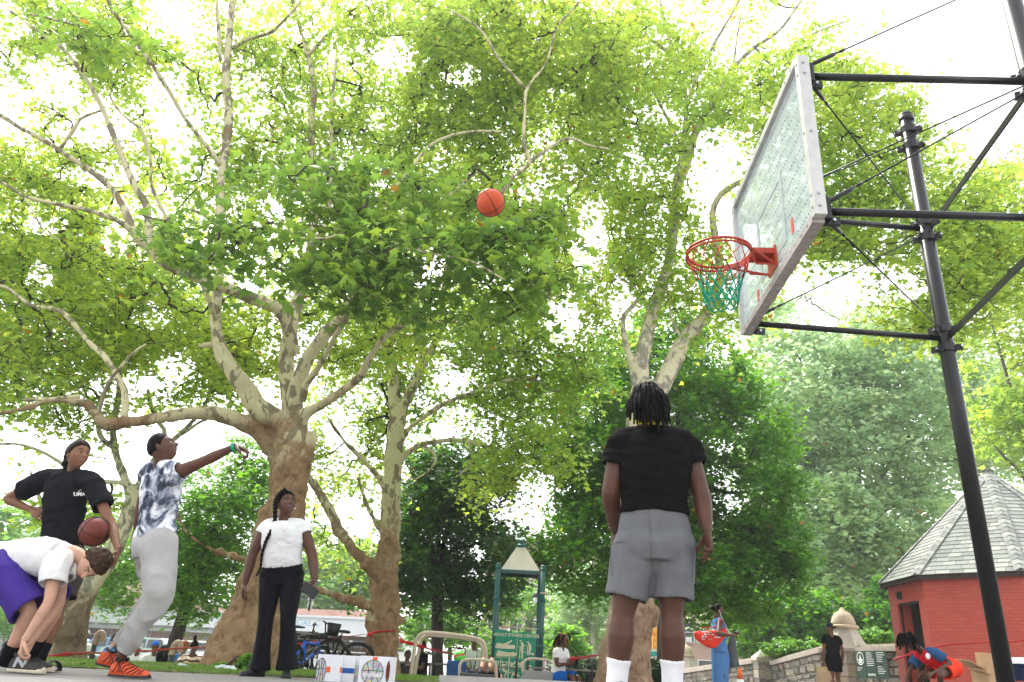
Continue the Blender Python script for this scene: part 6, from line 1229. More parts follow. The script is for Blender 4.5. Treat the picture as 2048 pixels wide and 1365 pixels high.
# ------------------------------------------------------------------ traffic cone
def cone(label, px, pyt, Y, h=.72):
    t = at(px, pyt, Y); b = A3(t[0], t[1], t[2]-h); r = thing('traffic_cone', label, 'cone', b)
    for z0, z1, m in ((.04, .28, 'orange_plastic'), (.281, .50, 'sign_white'), (.501, h, 'orange_plastic')):
        r0, r1 = [.15-.12*z/h for z in (z0, z1)]; mb = MB(); mb.tube([b+A3(0, 0, z0), b+A3(0, 0, z1)], [r0+(.002 if m == 'sign_white' else 0), r1+(.002 if m == 'sign_white' else 0)], 20); mb.build('cone_band', M[m], r, True)
    mb = MB(); mb.box(b+A3(0, 0, .02), (.36, .36, .04)); mb.build('base', M['orange_plastic'], r)
cone('orange and white traffic cone in front of the stone wall beside the woman in blue', 1479, 1337, 18.5)
# ------------------------------------------------------------------ bent pipe bollards
for px, py, Y, lab in ((203, 1266, 14.8, 'left bent-top pipe bollard with tan elbow by the slanting plane tree'), (357, 1286, 14.2, 'right bent-top pipe bollard with tan elbow beside the huge plane trunk')):
    t = at(px, py, Y); z0 = gz(Y)-.1; r = thing('pipe_bollard', lab, 'bollard', (t[0], t[1], z0), 'bent pipe bollards on the lawn'); r0 = .052
    mb = MB(); mb.tube([A3(t[0]-.08, t[1], z0), A3(t[0]-.07, t[1], t[2]-.16)], r0*.82, 14); mb.build('pipe', M['bollard_black'], r, True)
    mb = MB(); mb.tube([A3(t[0]-.07, t[1], t[2]-.18), A3(t[0]-.07, t[1], t[2]-.12), A3(t[0]-.055, t[1], t[2]-.04), A3(t[0]-.01, t[1], t[2]-.0), A3(t[0]+.035, t[1], t[2]-.035), A3(t[0]+.048, t[1], t[2]-.10), A3(t[0]+.048, t[1], t[2]-.15)], [r0*1.0, r0, r0, r0*1.0, r0, r0, r0], 14, sub=4); mb.tube([A3(t[0]-.07, t[1], t[2]-.20), A3(t[0]-.07, t[1], t[2]-.16)], r0*1.18, 14); mb.build('elbow', M['bollard_tan'], r, True)
# ------------------------------------------------------------------ red barrier tape
def tape(label, pts, wd, dense=8):
    P = catmull(np.array([at(*p) for p in pts]), dense); k = len(P); tw = np.linspace(0, 2.2, k)+.5*np.sin(np.linspace(0, 5, k)); V = []
    for i in range(k):
        t = unit(P[min(i+1, k-1)]-P[max(i-1, 0)]); u = unit(A3(0, 0, 1)-t*t[2]); s_ = np.cross(t, u); d = (u*math.cos(tw[i])*.85+s_*math.sin(tw[i])+u*.25); d = unit(d); w_ = wd*(.8+.25*math.sin(i*1.3)); V += [P[i]-d*w_/2, P[i]+d*w_/2]
    Fc = [(2*i, 2*i+1, 2*i+3, 2*i+2) for i in range(k-1)]; me = new_mesh('tape', V, Fc, M['red_tape'], True); o = link('barrier_tape', me); md = o.modifiers.new('thick', 'SOLIDIFY'); md.thickness = .003; tag(o, label, 'tape', 'red barrier tape strung round the lawn'); return o
tape('red tape from the left foreground to the shooter along the lawn', [(60, 1318, 11), (150, 1308, 12.2), (205, 1306, 13.4), (250, 1304, 13.2), (300, 1302, 13), (360, 1297, 12.6), (440, 1295, 11.4)], .07)
tape('thin red tape running from the woman to the knobbly tree', [(585, 1292, 14), (640, 1282, 15.5), (700, 1273, 16.4), (737, 1268, 16.9)], .06)
tape('red tape wound round the knobbly plane trunk', [(736, 1270, 16.72), (752, 1265, 16.60), (770, 1263, 16.57), (788, 1262, 16.62), (798, 1261, 16.8)], .085)
tape('red tape sagging from the knobbly tree past the parallel bars', [(796, 1281, 17), (830, 1290, 17.6), (870, 1301, 18.3), (905, 1308, 19), (985, 1314, 20)], .09)
tape('red tape stretched from the seated person to the forked plane tree', [(1139, 1319, 17), (1175, 1314, 15.8), (1206, 1309, 14.6)], .09)
tape('red tape running across the wall of the red hut', [(1786, 1320, 18.9), (1840, 1302, 17.55), (1890, 1291, 17.1), (1940, 1287, 16.75), (2000, 1285, 16.35), (2042, 1282, 16.05), (2100, 1276, 16.0)], .06)
# ------------------------------------------------------------------ cardboard boxes by the hut
cb = thing('cardboard_box', 'open brown cardboard box with flaps beside the red hut', 'box', gpt(1975, 1380, 11)); c = at(1982, 1352, 11); R_ = Rz(.15)
mb = MB(); mb.box(c-A3(0, 0, .10), (.34, .30, .42), R_); mb.build('carton_body', M['cardboard'], cb)
for (o_, sz, rx) in ((A3(.06, .15, .20), (.30, .01, .17), 0), (A3(-.27, -.02, .13), (.22, .28, .008), .45), (A3(-.20, -.12, .04), (.16, .2, .008), .35)):
    c2, s2 = math.cos(rx), math.sin(rx); mb = MB(); mb.box(c+o_, sz, np.array([[c2, 0, s2], [0, 1, 0], [-s2, 0, c2]])@R_); mb.build('flap', M['cardboard'], cb)
mb = MB(); text_on(mb, 'MOLTEN', .045, c+A3(0, -.155, -.03), (0, 0, 1), (-1, 0, 0), .001); mb.build('lettering', M['black_print'], cb, kind='stuff')
cb = thing('supply_box', 'white and blue lidded box partly cut by the right edge of the picture', 'box', gpt(2050, 1380, 11)); c = at(2050, 1345, 11.2)
mb = MB(); mb.box(c, (.30, .3, .22)); mb.build('box_body', M['cap_navy'], cb); mb = MB(); mb.box(c+A3(0, 0, .125), (.33, .33, .05)); mb.box(c+A3(0, 0, .165), (.25, .25, .03)); mb.build('lid', M['white_plastic'], cb)
# ------------------------------------------------------------------ shops across the street
SYa, SYb = 64., 58.
def shp(px, z, Yo=0.):
    """point on the shop front line, z above its ground"""
    t = (px+100)/900; Y = SYa+(SYb-SYa)*t+Yo; p = at(px, 1270, Y); p[2] = -1.32+z; return p
zg = lambda px, py, Yo=0: at(px, py, SYa+(SYb-SYa)*(px+100)/900+Yo)[2]+1.32
shops = thing('shop_row', 'low shops under a long white canopy across the street behind the lawn', 'building', (shp(300, 0)))
zc0, zc1 = 2.45, 3.75
def shop_box(name, p0, p1, z0, z1, m, fwd=0., th=.3, root=shops):
    a, b = shp(p0, 0, -fwd), shp(p1, 0, -fwd); mb = MB(); mb.bar(A3(a[0], a[1]+th/2, a[2]+(z0+z1)/2), A3(b[0], b[1]+th/2, b[2]+(z0+z1)/2), th, z1-z0); return mb.build(name, M[m], root)
shop_box('shop_wall', -100, 780, 0, 4.4, 'brick_pink', 0, .4)
shop_box('canopy_fascia', -100, 780, zc0+.35, zc1, 'hood_white', 2.0, .25); shop_box('canopy_band', -100, 780, zc0, zc0+.28, 'hood_white', 1.4, .3); shop_box('canopy_soffit', -100, 780, zc0+.24, zc0+.40, 'canopy_grey', 1.7, 1.8); shop_box('canopy_coping', -100, 780, zc1, zc1+.15, 'hood_white', 2.15, .5)
ex2 = unit(shp(600, 0)-shp(100, 0))
for t_, px in (('MEDICAL CENTER', 620), ('MEDICAL CENTER', 220)):
    mb = MB(); text_on(mb, t_, .62, shp(px, zc0+.93, -2.06+.0) if 0 else shp(px, zc0+.93, -2.06)+A3(0, 0, 0)-A3(0, .08, 0)*0, ex2, (0, 0, 1), .02); mb.build('canopy_lettering', M['letter_blue'], shops, kind='stuff')
for p0, p1 in ((86, 124), (-60, 20), (402, 430), (440, 470)):
    f_ = shop_box('shutter_frame', p0, p1, 0, 2.4, 'hood_white', .1, .1)
    for k in range(12): shop_box('louvre', p0+2, p1-2, .25+k*.17, .36+k*.17, 'canopy_grey', .22, .08)
for p0, p1, nseg in ((165, 232, 1), (300, 382, 2), (480, 560, 1), (650, 700, 1), (30, 80, 1)):
    shop_box('shop_window', p0, p1, .35, 2.40, 'window_dark', .12, .08)
    for k in range(nseg+1): shop_box('window_mullion', p0+(p1-p0)*k/nseg-.7, p0+(p1-p0)*k/nseg+.7, .0, 2.42, 'hood_white', .2, .12)
for p0, p1, z0, z1 in ((168, 224, .75, 1.75), (322, 366, .70, 1.65)):
    shop_box('blue_banner', p0, p1, z0, z1, 'sign_blue', .28, .03); mb = MB()
    text_on(mb, 'SMOKE' if p0 < 200 else 'DRINKS', .75, shp((p0+p1)/2, (z0+z1)/2, -.32), ex2, (0, 0, 1), .01); mb.build('banner_lettering', M['window_dark'], shops, kind='stuff')
shop_box('shop_light', 186, 192, 1.98, 2.2, 'sticker_red', .3, .05); shop_box('brick_pier', 272, 284, 0, 2.42, 'brick_orange', .32, .3); shop_box('pier_trim', 286, 294, 0, 2.42, 'hood_white', .33, .3); shop_box('pier_trim', 264, 270, 0, 2.42, 'hood_white', .33, .3)
# ------------------------------------------------------------------ brick blocks of flats
def flats(label, x0, x1, Y, ztop, wpx, rows, floor=3.0, w_=1.3):
    a, b = at(x0, 1300, Y), at(x1, 1300, Y); r = thing('apartment_block', label, 'building', ((a[0]+b[0])/2, Y+4, gz(Y))); z0 = gz(Y)-.3
    mb = MB(); mb.box(((a[0]+b[0])/2, Y+4, (z0+ztop)/2), (b[0]-a[0], 8, ztop-z0)); mb.build('wall', M['brick_far'], r)
    mb = MB(); mb.box(((a[0]+b[0])/2, Y+4, ztop+.2), (b[0]-a[0]+.4, 8.4, .4)); mb.build('cornice', M['coping'], r)
    for px in wpx:
        x = at(px, 1300, Y)[0]
        for k in range(rows):
            z = gz(Y)+1.1+k*floor; f = MB(); f.box((x, Y-.02, z+.85), (w_, .10, 1.7)); fo = f.build('window', M['hood_white'], r)
            p_ = MB(); p_.box((x, Y-.08, z+.45), (w_-.2, .03, .72)); p_.box((x, Y-.08, z+1.25), (w_-.2, .03, .72)); p_.build('pane', M['window_dark'], fo)
            if (k+int(px)) % 2 == 0: q_ = MB(); q_.box((x, Y-.25, z+.25), (.6, .4, .4)); q_.build('air_conditioner', M['hood_white'], r)
flats('pinkish brick apartment block seen through the playground tower', 960, 1235, 78, 11, [985, 1030, 1060, 1105, 1150, 1200], 3)
flats('brick apartment block with window air conditioners left of the woman in blue', 1290, 1580, 72, 7.0, [1330, 1375, 1409, 1450, 1500, 1550], 2)
flats('long brick apartment block standing above the shops at the left', -150, 330, 90, 8.0, [-60, 10, 80, 150, 210, 270], 2)
# ------------------------------------------------------------------ cars
def car(label, px, Y, paint, L=4.3, H=1.45, rz=0., van=False):
    g = gpt(px, 1330, Y); r = thing('parked_car', label, 'van' if van else 'car', g, 'vehicles parked along the street', rz)
    prof = [(-.5, .25), (-.5, .62), (-.46, .72), (-.30, .80), (-.20, .98), (.18, 1.0), (.34, .70), (.47, .60), (.5, .45), (.5, .25)] if not van else [(-.5, .22), (-.5, .95), (-.46, 1.0), (.28, 1.0), (.38, .62), (.5, .52), (.5, .22)]
    W_ = 1.75; V = []; n = len(prof)
    for sy, tuck in ((-1, 1), (1, 1)):
        for x, z in prof: V.append((x*L, sy*W_/2*(1-.18*max(0, z-.6)/.4), z*H))
    V = np.array(V); Fc = [tuple(range(n))[::-1], tuple(range(n, 2*n))]+[(i, (i+1) % n, (i+1) % n+n, i+n) for i in range(n)]
    def loc(nm, mb, m, sm=False, par=None):
        me = new_mesh(nm, np.concatenate(mb.V), mb.F, M[m], sm, mb.M); return link(nm, me, par or r)
    mb = MB(); mb.add(V, Fc); loc('body', mb, paint)
    mb = MB(); zz0, zz1 = (.66*H, .93*H)
    for x0, x1 in (((-.27, -.06), (-.04, .20)) if not van else ((-.42, -.15), (-.12, .12), (.15, .30))):
        for sy in (-1, 1):
            m2 = MB(); y0, y1 = W_/2*(1-.18*.06/.4)+.012, W_/2*(1-.18*.33/.4)+.012; m2.add([(x0*L, sy*y0, zz0), (x1*L+.08*L*(x1 > .15), sy*y0, zz0), (x1*L, sy*y1, zz1), (x0*L+.04*L*(x0 < -.2), sy*y1, zz1)], [(0, 1, 2, 3)]); loc('side_window', m2, 'glass_dark')
    for x in (-.32, .31):
        for sy in (-1, 1):
            m2 = MB(); m2.tube([(x*L, sy*(W_/2-.18), .32), (x*L, sy*(W_/2+.02), .32)], .32, 20); wo = loc('wheel', m2, 'tyre'); m3 = MB(); m3.tube([(x*L, sy*(W_/2+.021), .32), (x*L, sy*(W_/2+.03), .32)], .19, 16); o = link('rim', new_mesh('rim', m3.V[0], m3.F, M['galv']), wo)
    for sy in (-1, 1): m2 = MB(); m2.box((.495*L, sy*.6, .50*H), (.06, .3, .12)); loc('headlight', m2, 'lamp_glass')
    return r
car('silver car whose roof shows left of the slanting plane tree', 115, 47, 'car_silver', rz=.1); car('blue car behind the left pipe bollard', 225, 46.5, 'car_blue', rz=.05); car('pale green car behind the people sitting on the lawn', 290, 44, 'car_green', rz=3.1); car('white car behind the person in the orange patterned top', 395, 45, 'car_white'); car('white van seen behind the cartons left of the knobbly tree', 728, 44, 'car_white', 5., 2.1, van=True, rz=3.14); car('white car beyond the blue bicycle', 600, 46, 'car_white', rz=.1)
# ------------------------------------------------------------------ street furniture
tlp = gpt(1318, 1340, 40); tr2 = thing('traffic_light', 'yellow traffic light on a dark pole with green street name signs', 'traffic light', tlp)
ztl = at(1318, 1262, 40)[2]; mb = MB(); mb.tube([A3(tlp[0]+.15, 40, gz(40)-.2), A3(tlp[0]+.15, 40, ztl+1.3)], .09, 10); mb.build('pole', M['iron'], tr2, True); mb = MB(); mb.tube([A3(tlp[0]+.15, 40, ztl+1.25), A3(tlp[0]-.7, 40, ztl+1.35)], .05, 8); mb.build('mast_arm', M['iron'], tr2, True)
for dx_, zz in ((-.12, 0), (.42, 0), (-.1, -1.6)):
    mb = MB(); mb.box((tlp[0]+dx_-.05, 39.85, ztl-.35+zz), (.32, .25, .95)); ho = mb.build('signal_housing', M['traffic_yellow'], tr2)
    for k in range(3): mb = MB(); c = A3(tlp[0]+dx_-.05, 39.70, ztl-.05-k*.3+zz); mb.tube([c, c-A3(0, .14, 0)], .11, 12, side=(1, 0, 0)); mb.build('lens_hood', M['traffic_yellow'], ho)
for z, w_, tx in ((-1.05, 1.0, ''), (-1.50, 1.2, '')):
    mb = MB(); mb.box((tlp[0]-.25, 39.8, ztl+z), (w_, .03, .36)); so_ = mb.build('street_name_sign', M['sign_white'], tr2); mb = MB(); mb.box((tlp[0]-.25, 39.775, ztl+z), (w_*.55, .01, .22)); mb.build('sign_field', M['sign_teal'], so_)
lp = gpt(1068, 1340, 38); lr = thing('street_lamp', 'old-fashioned street lamp hanging from a curved arm behind the playground tower', 'street lamp', lp); zl = at(1068, 1185, 38)[2]
mb = MB(); mb.tube([A3(lp[0]-.9, 38, gz(38)-.2), A3(lp[0]-.75, 38, zl+.2), A3(lp[0]-.45, 38, zl+.38), A3(lp[0], 38, zl+.30), A3(lp[0]+.02, 38, zl+.05)], .035, 8, sub=4); mb.build('lamp_post', M['galv'], lr, True); mb = MB(); mb.tube([A3(lp[0]+.02, 38, zl+.05), A3(lp[0]+.02, 38, zl-.1), A3(lp[0]+.02, 38, zl-.22)], [.05, .2, .22], 12); mb.build('lamp_shade', M['iron'], lr, True); mb = MB(); mb.ell((lp[0]+.02, 38, zl-.32), (.17, .17, .2)); mb.build('lamp_globe', M['lamp_glass'], lr, True)
fp = gpt(656, 1330, 20); o = MB().tube([A3(fp[0], 20, gz(20)), A3(*at(658, 1255, 20))], .022, 6).build('sign_pole', M['iron']); tag(o, 'thin dark upright pole rising behind the bicycles', 'pole')
# ------------------------------------------------------------------ bicycles and park benches
def bicycle(label, px, py, Y, s, frame, rz, basket=False):
    g = gpt(px, py, Y); r = thing('bicycle', label, 'bicycle', g, None, rz); R1_ = .33*s
    def loc(nm, mb, m, par=None): return link(nm, new_mesh(nm, np.concatenate(mb.V), mb.F, M[m], True, mb.M), par or r)
    for x in (-.52*s, .52*s):
        mb = MB(); mb.tube([(x+R1_*math.cos(a), 0, R1_+R1_*math.sin(a)) for a in np.linspace(0, 2*math.pi, 29)], .026*s+.004, 7); wo = loc('wheel', mb, 'tyre'); mb = MB()
        for a in np.linspace(0, 2*math.pi, 15)[:-1]: mb.tube([(x, 0, R1_), (x+R1_*math.cos(a), 0, R1_+R1_*math.sin(a))], .0022, 3)
        mb.tube([(x, -.04, R1_), (x, .04, R1_)], .03*s, 8); loc('spokes', mb, 'galv', wo)['kind'] = 'stuff'
        mb = MB(); mb.tube([(x+(R1_+.03)*math.cos(a), 0, R1_+(R1_+.03)*math.sin(a)) for a in np.linspace(.3, 2.6, 14)], [(.035, .006)]*14, 6, side=(0, 1, 0)); loc('mudguard', mb, 'bike_black')
    J = lambda x, z: (x*s, 0, z*s); mb = MB(); 
    for a, b in ((J(-.05, .30), J(-.17, .78)), (J(-.17, .74), J(.38, .72)), (J(-.05, .30), J(.40, .66)), (J(-.52, .33), J(-.16, .72)), (J(-.52, .33), J(-.05, .30)), (J(.37, .80), J(.52, .33))): mb.tube([a, b], .02*s+.004, 8)
    loc('bike_frame', mb, frame); mb = MB(); mb.tube([J(.37, .80), J(.35, .95)], .014, 6); mb.tube([(.33*s, -.28*s, .98*s), (.37*s, -.1*s, .95*s), (.37*s, .1*s, .95*s), (.33*s, .28*s, .98*s)], .014, 7, sub=3); loc('handlebar', mb, 'bike_black'); mb = MB(); mb.tube([J(-.30, .86), J(-.2, .87), J(-.02, .86)], [(.07, .03), (.06, .03), (.02, .015)], 8, side=(0, 1, 0), round_caps=True); mb.tube([J(-.17, .78), J(-.19, .86)], .014, 6); loc('saddle', mb, 'bike_black')
    mb = MB(); mb.tube([(-.05*s, -.03, .30*s), (-.05*s, -.05, .30*s)], .09*s, 14, side=(1, 0, 0)); mb.tube([(-.05*s, -.06, .30*s), (.07*s, -.06, .2*s)], .012, 5); mb.box((.08*s, -.1, .2*s), (.09, .08, .02)); mb.tube([(-.05*s, .04, .30*s), (-.17*s, .06, .4*s)], .012, 5); loc('crank', mb, 'bike_black')
    if basket: mb = MB(); mb.tube([(.50*s, 0, .74*s), (.52*s, 0, .96*s)], [(.13, .10), (.18, .13)], 12, side=(0, 1, 0), power=4); loc('basket', mb, 'bike_black')
    return r
bicycle('small bright blue bicycle parked between the woman in white and the cartons', 610, 1345, 14.5, .75, 'bike_blue', 1.15)
bicycle('black bicycle with front basket leaning near the park bench', 600, 1335, 15.4, 1.0, 'bike_black', .12, True); bicycle('dark bicycle behind the white cartons', 655, 1340, 16, 1.0, 'bike_black', 3.3)
def bench(label, px, Y, rz, W_=1.9, back=True):
    g = gpt(px, 1340, Y); r = thing('park_bench', label, 'bench', g, None, rz)
    def loc(nm, mb, m): return link(nm, new_mesh(nm, np.concatenate(mb.V), mb.F, M[m], False, mb.M), r)
    for k in range(4): mb = MB(); mb.box((0, -.2+k*.11, .44), (W_, .09, .03)); loc('slat', mb, 'wood_grey')
    for k in range(4 if back else 0): mb = MB(); mb.box((0, .26+k*.03, .52+k*.11), (W_, .025, .09)); loc('slat', mb, 'wood_grey')
    for x in (-W_/2+.1, 0, W_/2-.1):
        mb = MB(); mb.tube([(x, -.24, 0), (x, -.2, .2), (x, -.24, .42), (x, -.25, .62), (x, -.1, .68), (x, .22, .64)], .022, 6, sub=3); mb.tube([(x, .3, 0), (x, .22, .3), (x, .24, .44)]+([(x, .38, .92)] if back else []), .022, 6, sub=3); mb.bar((x, -.24, .41), (x, .26, .41), .04, .04); loc('end_frame', mb, 'iron')
    return r
bench('slatted park bench behind the bicycles, right of the woman in white', 668, 18.2, 3.1, 1.7); bench('slatted park bench on which the capped man sits', 950, 18.6, 0, 2.0, False); bench('slatted park bench under the person with orange locs', 1118, 17.3, 0, 1.5, False); bench('park bench holding the person in black beside the parallel bars', 856, 19, -.1, 1.8, False); bench('park bench with the person in purple, glimpsed between the legs of the woman', 548, 16.8, 0, 1.4)
# ------------------------------------------------------------------ shrubs, hedge, bank, weeds
def shrub(name, label, cat, regions, lf, size, per, rad, tmpl=LEAF4, stem=None):
    C = crown_points(regions); c0 = C.mean(0); base = A3(c0[0], c0[1], gz(c0[1])); root = thing(name, label, cat, base); P, idx, sh_ = spread_leaves(C, per, rad); P = P[P[:, 2] > gz(c0[1])-.05]
    V, Fc, t = leaves(P, size, tmpl, .6, tint=(.45+.3*fbm(P*2, 2)).clip(0, .95)); part('foliage', new_mesh('foliage', V, Fc, M[lf], attrs={'tint': ('FACE', t)}), root, kind='stuff')
    mb = MB()
    for j in range(0, len(C), max(1, len(C)//14)): mb.tube([base+rng.normal(0, .06, 3)*A3(1, 1, 0), lerp(base, C[j], .5)+rng.normal(0, .05, 3), C[j]], [.02, .014, .006], 4)
    mb.build('stems', M['twig'], root, kind='stuff'); return root
shrub('clipped_shrub', 'dark rounded shrub left of the forked plane trunk', 'bush', [(1165, 1345, 19, 45, 30, .7, 90)], 'leaf_hedge', .06, 70, .16); shrub('clipped_shrub', 'dark rounded shrub just right of the forked plane trunk', 'bush', [(1305, 1350, 18, 22, 34, .5, 70)], 'leaf_hedge', .06, 70, .14)
shrub('bank_shrub', 'bright green growth on the bank above the sloping wall', 'bush', [(1600, 1298, 29, 75, 14, .8, 150)], 'leaf_bank', .12, 50, .25); shrub('bank_shrub', 'bright green growth above the wall with the park sign', 'bush', [(1750, 1280, 26, 50, 18, .8, 110)], 'leaf_bank', .12, 50, .25); shrub('bank_shrub', 'shadowy green thicket behind the domed pier', 'bush', [(1600, 1240, 36, 130, 60, 2, 260), (1790, 1230, 34, 50, 70, 2, 130), (1500, 1260, 38, 60, 50, 2, 90)], 'leaf_green', .22, 46, .6); shrub('wall_shrub', 'yellow-green bushes at the foot of the flats behind the tower', 'bush', [(1130, 1285, 30, 40, 35, 1.4, 70)], 'leaf_lime', .16, 50, .35)
shrub('weed_plant', 'leafy weed growing at the foot of the huge plane trunk beside the woman', 'plant', [(492, 1322, 9.2, 14, 12, .12, 12), (452, 1332, 9.3, 20, 5, .1, 8)], 'leaf_lime', .075, 9, .06, LEAF8)
shrub('street_bush', 'green bushes beyond the left pipe bollard and shops', 'bush', [(30, 1230, 40, 90, 30, 1.5, 60), (120, 1200, 45, 20, 20, 1, 16)], 'leaf_lime', .2, 50, .5)
c = at(455, 1336, 9.0); c[2] = lawn_z(np.array([c[0]]), np.array([c[1]]))[0]+.02; V, Fc = ellipsoid(c, (.11, .05, .022), None, 20, 12); V = V+.025*np.stack([fbm(V*26+k*9, 2) for k in range(3)], 1); o = link('plastic_bag', new_mesh('bag', V, Fc, M['bag_litter'])); tag(o, 'crumpled pale plastic bag lying at the foot of the huge plane trunk', 'litter')
c = at(365, 1335, 9.2); c[2] = lawn_z(np.array([c[0]]), np.array([c[1]]))[0]+.015; V, Fc = ellipsoid(c, (.06, .03, .02), None, 14, 10); V = V+.015*np.stack([fbm(V*30+k*9, 2) for k in range(3)], 1); o = link('crumpled_wrapper', new_mesh('bag', V, Fc, M['bag_litter'])); tag(o, 'small pale blue wrapper on the lawn under the patterned top', 'litter')
ball('basketball', 'orange basketball flying through the air in front of the canopy', at(981, 406, 5.6), .119, 'basketball', (.5, .9, .4))
# ------------------------------------------------------------------ people of the foreground
def PX(d): return {k: (at(*v) if len(v) == 3 and k not in ('hfwd', 'hup') else np.array(v, float)) for k, v in d.items()}
def surf(root, names, px, py, rad=7, lift=.003):
    best = None
    for o in root.children:
        if o.name.split('.')[0] in names:
            V = np.zeros(len(o.data.vertices)*3, np.float32); o.data.vertices.foreach_get('co', V); V = V.reshape(-1, 3).astype(float)
            q, z = proj(V); k = (np.hypot(q[:, 0]-px, q[:, 1]-py) < rad)
            if k.any():
                zz = z[k]; i = np.where(k)[0][zz < zz.min()+.02]; j = i[np.argmin(np.hypot(q[i, 0]-px, q[i, 1]-py))]
                if best is None or z[j] < best[0]: best = (z[j], V[j])
    if best is None: return at(px, py, 5)
    d = unit(CAM-best[1]); z0 = best[0]; t = (z0)/(ray(px, py)@_f); return CAM+ray(px, py)*t+d*lift
def surf_line(root, names, pts, r, m, nm, dens=4, rad=7):
    pts = catmull(np.array([(*p, 0) for p in pts], float), dens)[:, :2]; mb = MB(); mb.tube([surf(root, names, *p, rad=rad) for p in pts], r, 5); return mb.build(nm, M[m], root, True)
def locs_hair(n, length, mm='hair_black', rad=.0085, reg=None, tips=None):
    def f(root, c, fwd, up, s):
        V, Fc = hair_cap(c, fwd, up, s, .012, reg or region_short(.06, -.06), .008, freq=90); part('hair', new_mesh('hair', V, Fc, M[mm], True), root)
        R = frame(fwd, up); r2 = np.random.default_rng(n); mb = MB(); mb2 = MB()
        for i in range(n):
            u = r2.normal(0, 1, 3); u[2] = abs(u[2])*.8+.05; u /= np.linalg.norm(u)
            if u[1] > .45 and u[2] < .62: u[1] *= -1
            P0 = c+s*(R@(head_fn(u[None], feat=0)[0]*1.05)); d = unit(R@u*.9+R@np.array([0, -.35, .2])); L = length*s*r2.uniform(.7, 1.15); pts = [P0-d*.01]; p = P0; k = 7
            down = np.array([0, 0, -1.])
            for j in range(k):
                d = unit(d*.62+down*.42+r2.normal(0, .10, 3)); p = p+d*L/k
                # stay outside the skull
                q = R.T@(p-c)/s; e = q/np.array([.084, .104, .128]); ne = np.linalg.norm(e)
                if ne < 1: p = c+s*(R@(q/ne))
                pts.append(p.copy())
            rr = [rad*s*(1+.12*math.sin(j*2.3+i)) for j in range(len(pts))]; rr[-1] *= .6
            (mb2 if tips and i % 3 == 0 else mb).tube(pts, rr, 6, sub=2)
        mb.build('locs', M[mm], root, True, kind='stuff')
        if mb2.n: mb2.build('locs', M[tips], root, True, kind='stuff')
    return f
def cap_hair(mm, off=.010, reg=None, jit=.005, extra=None, freq=80, edge=.005, vol=.5):
    def f(root, c, fwd, up, s):
        V, Fc = hair_cap(c, fwd, up, s, off, reg or region_short(), jit, freq=freq, edge=edge, vol=vol); part('hair', new_mesh('hair', V, Fc, M[mm], True), root)
        if extra: extra(root, c, frame(fwd, up), s)
    return f
# --- the man
Jm = PX(dict(head=(1294, 808, 4.36), neck=(1296, 866, 4.46), shl=(1244, 888, 4.42), shr=(1368, 888, 4.42), ell=(1220, 985, 4.42), elr=(1402, 985, 4.40), wrl=(1232, 1066, 4.66), wrr=(1415, 1066, 4.32),
             hpl=(1274, 1090, 4.42), hpr=(1344, 1090, 4.42), knl=(1246, 1226, 4.42), knr=(1343, 1228, 4.42), anl=(1231, 1394, 4.44), anr=(1345, 1396, 4.44), toel=(1215, 1440, 4.6), toer=(1360, 1440, 4.6), hfwd=(-.22, .72, .62), hup=(-.05, -.62, .78)))
for k_ in ('toel', 'toer'): Jm[k_][2] = .03
Jm['toel'] = A3(Jm['anl'][0]-.05, Jm['anl'][1]+.19, .03); Jm['toer'] = A3(Jm['anr'][0]+.06, Jm['anr'][1]+.19, .03)
man = person('person', 'man seen from behind in black t-shirt and grey shorts looking up at the hoop', Jm, 1.02, dict(w=1.20, d=1.12, limb=1.16, leg=1.14, glute=1.12, neck=1.1, hips=1.0), 'skin_brown', .009,
    top=dict(mat='black_cloth', sleeve=.48, hem=.165, inf=.016, sr=.076, amp=.011, freq=11), bottom=dict(kind='shorts', mat='grey_fleece', len=.80, hr=.116, inf=.014, amp=.006, rise=.24, freq=9, name='shorts'),
    socks=dict(mat='white_sock', t=.56), shoes=dict(mat='shoe_grey', sole_mat='sole_dark', kind='shoe', L=.29), hair=locs_hair(190, .125, rad=.0075),
    hands=dict(r=dict(d=(.05, -.1, -1), pn=(-.75, -.15, 0), f=[.25, .55, .75, .9], thumb=1), l=dict(d=(-.1, .5, -.8), pn=(.9, .1, 0), curl=.6)))
mb = MB(); R_ = frame(Jm['hfwd'], Jm['hup']); nkc = lerp(Jm['neck'], Jm['head'], .42)+A3(0, -.02, .0); ax_ = unit(Jm['head']-Jm['neck'])
x_ = A3(1, 0, 0); y_ = unit(np.cross(ax_, x_)); P = [nkc+x_*.076*math.cos(a)+y_*.080*math.sin(a)-A3(0, 0, .012*math.cos(2*a)) for a in np.linspace(0, 2*math.pi, 33)]
mb.tube(P, [(.005, .013)]*33, 8, side=[unit(p-nkc) for p in P]); mb.build('bandana', M['yellow_bandana'], man, True)
SN = ('bottom', 'shorts')
for pts in ([(1224, 1092), (1231, 1086), (1240, 1084)], [(1222, 1092), (1221, 1120), (1220, 1146), (1226, 1150)], [(1382, 1098), (1374, 1094), (1370, 1088)], [(1384, 1098), (1386, 1130), (1386, 1156)]): surf_line(man, SN, pts, .0022, 'grey_fleece', 'pocket_seam')
surf_line(man, SN, [(1298, 1022), (1300, 1050), (1301, 1080), (1303, 1110)], .0018, 'grey_fleece', 'seam')
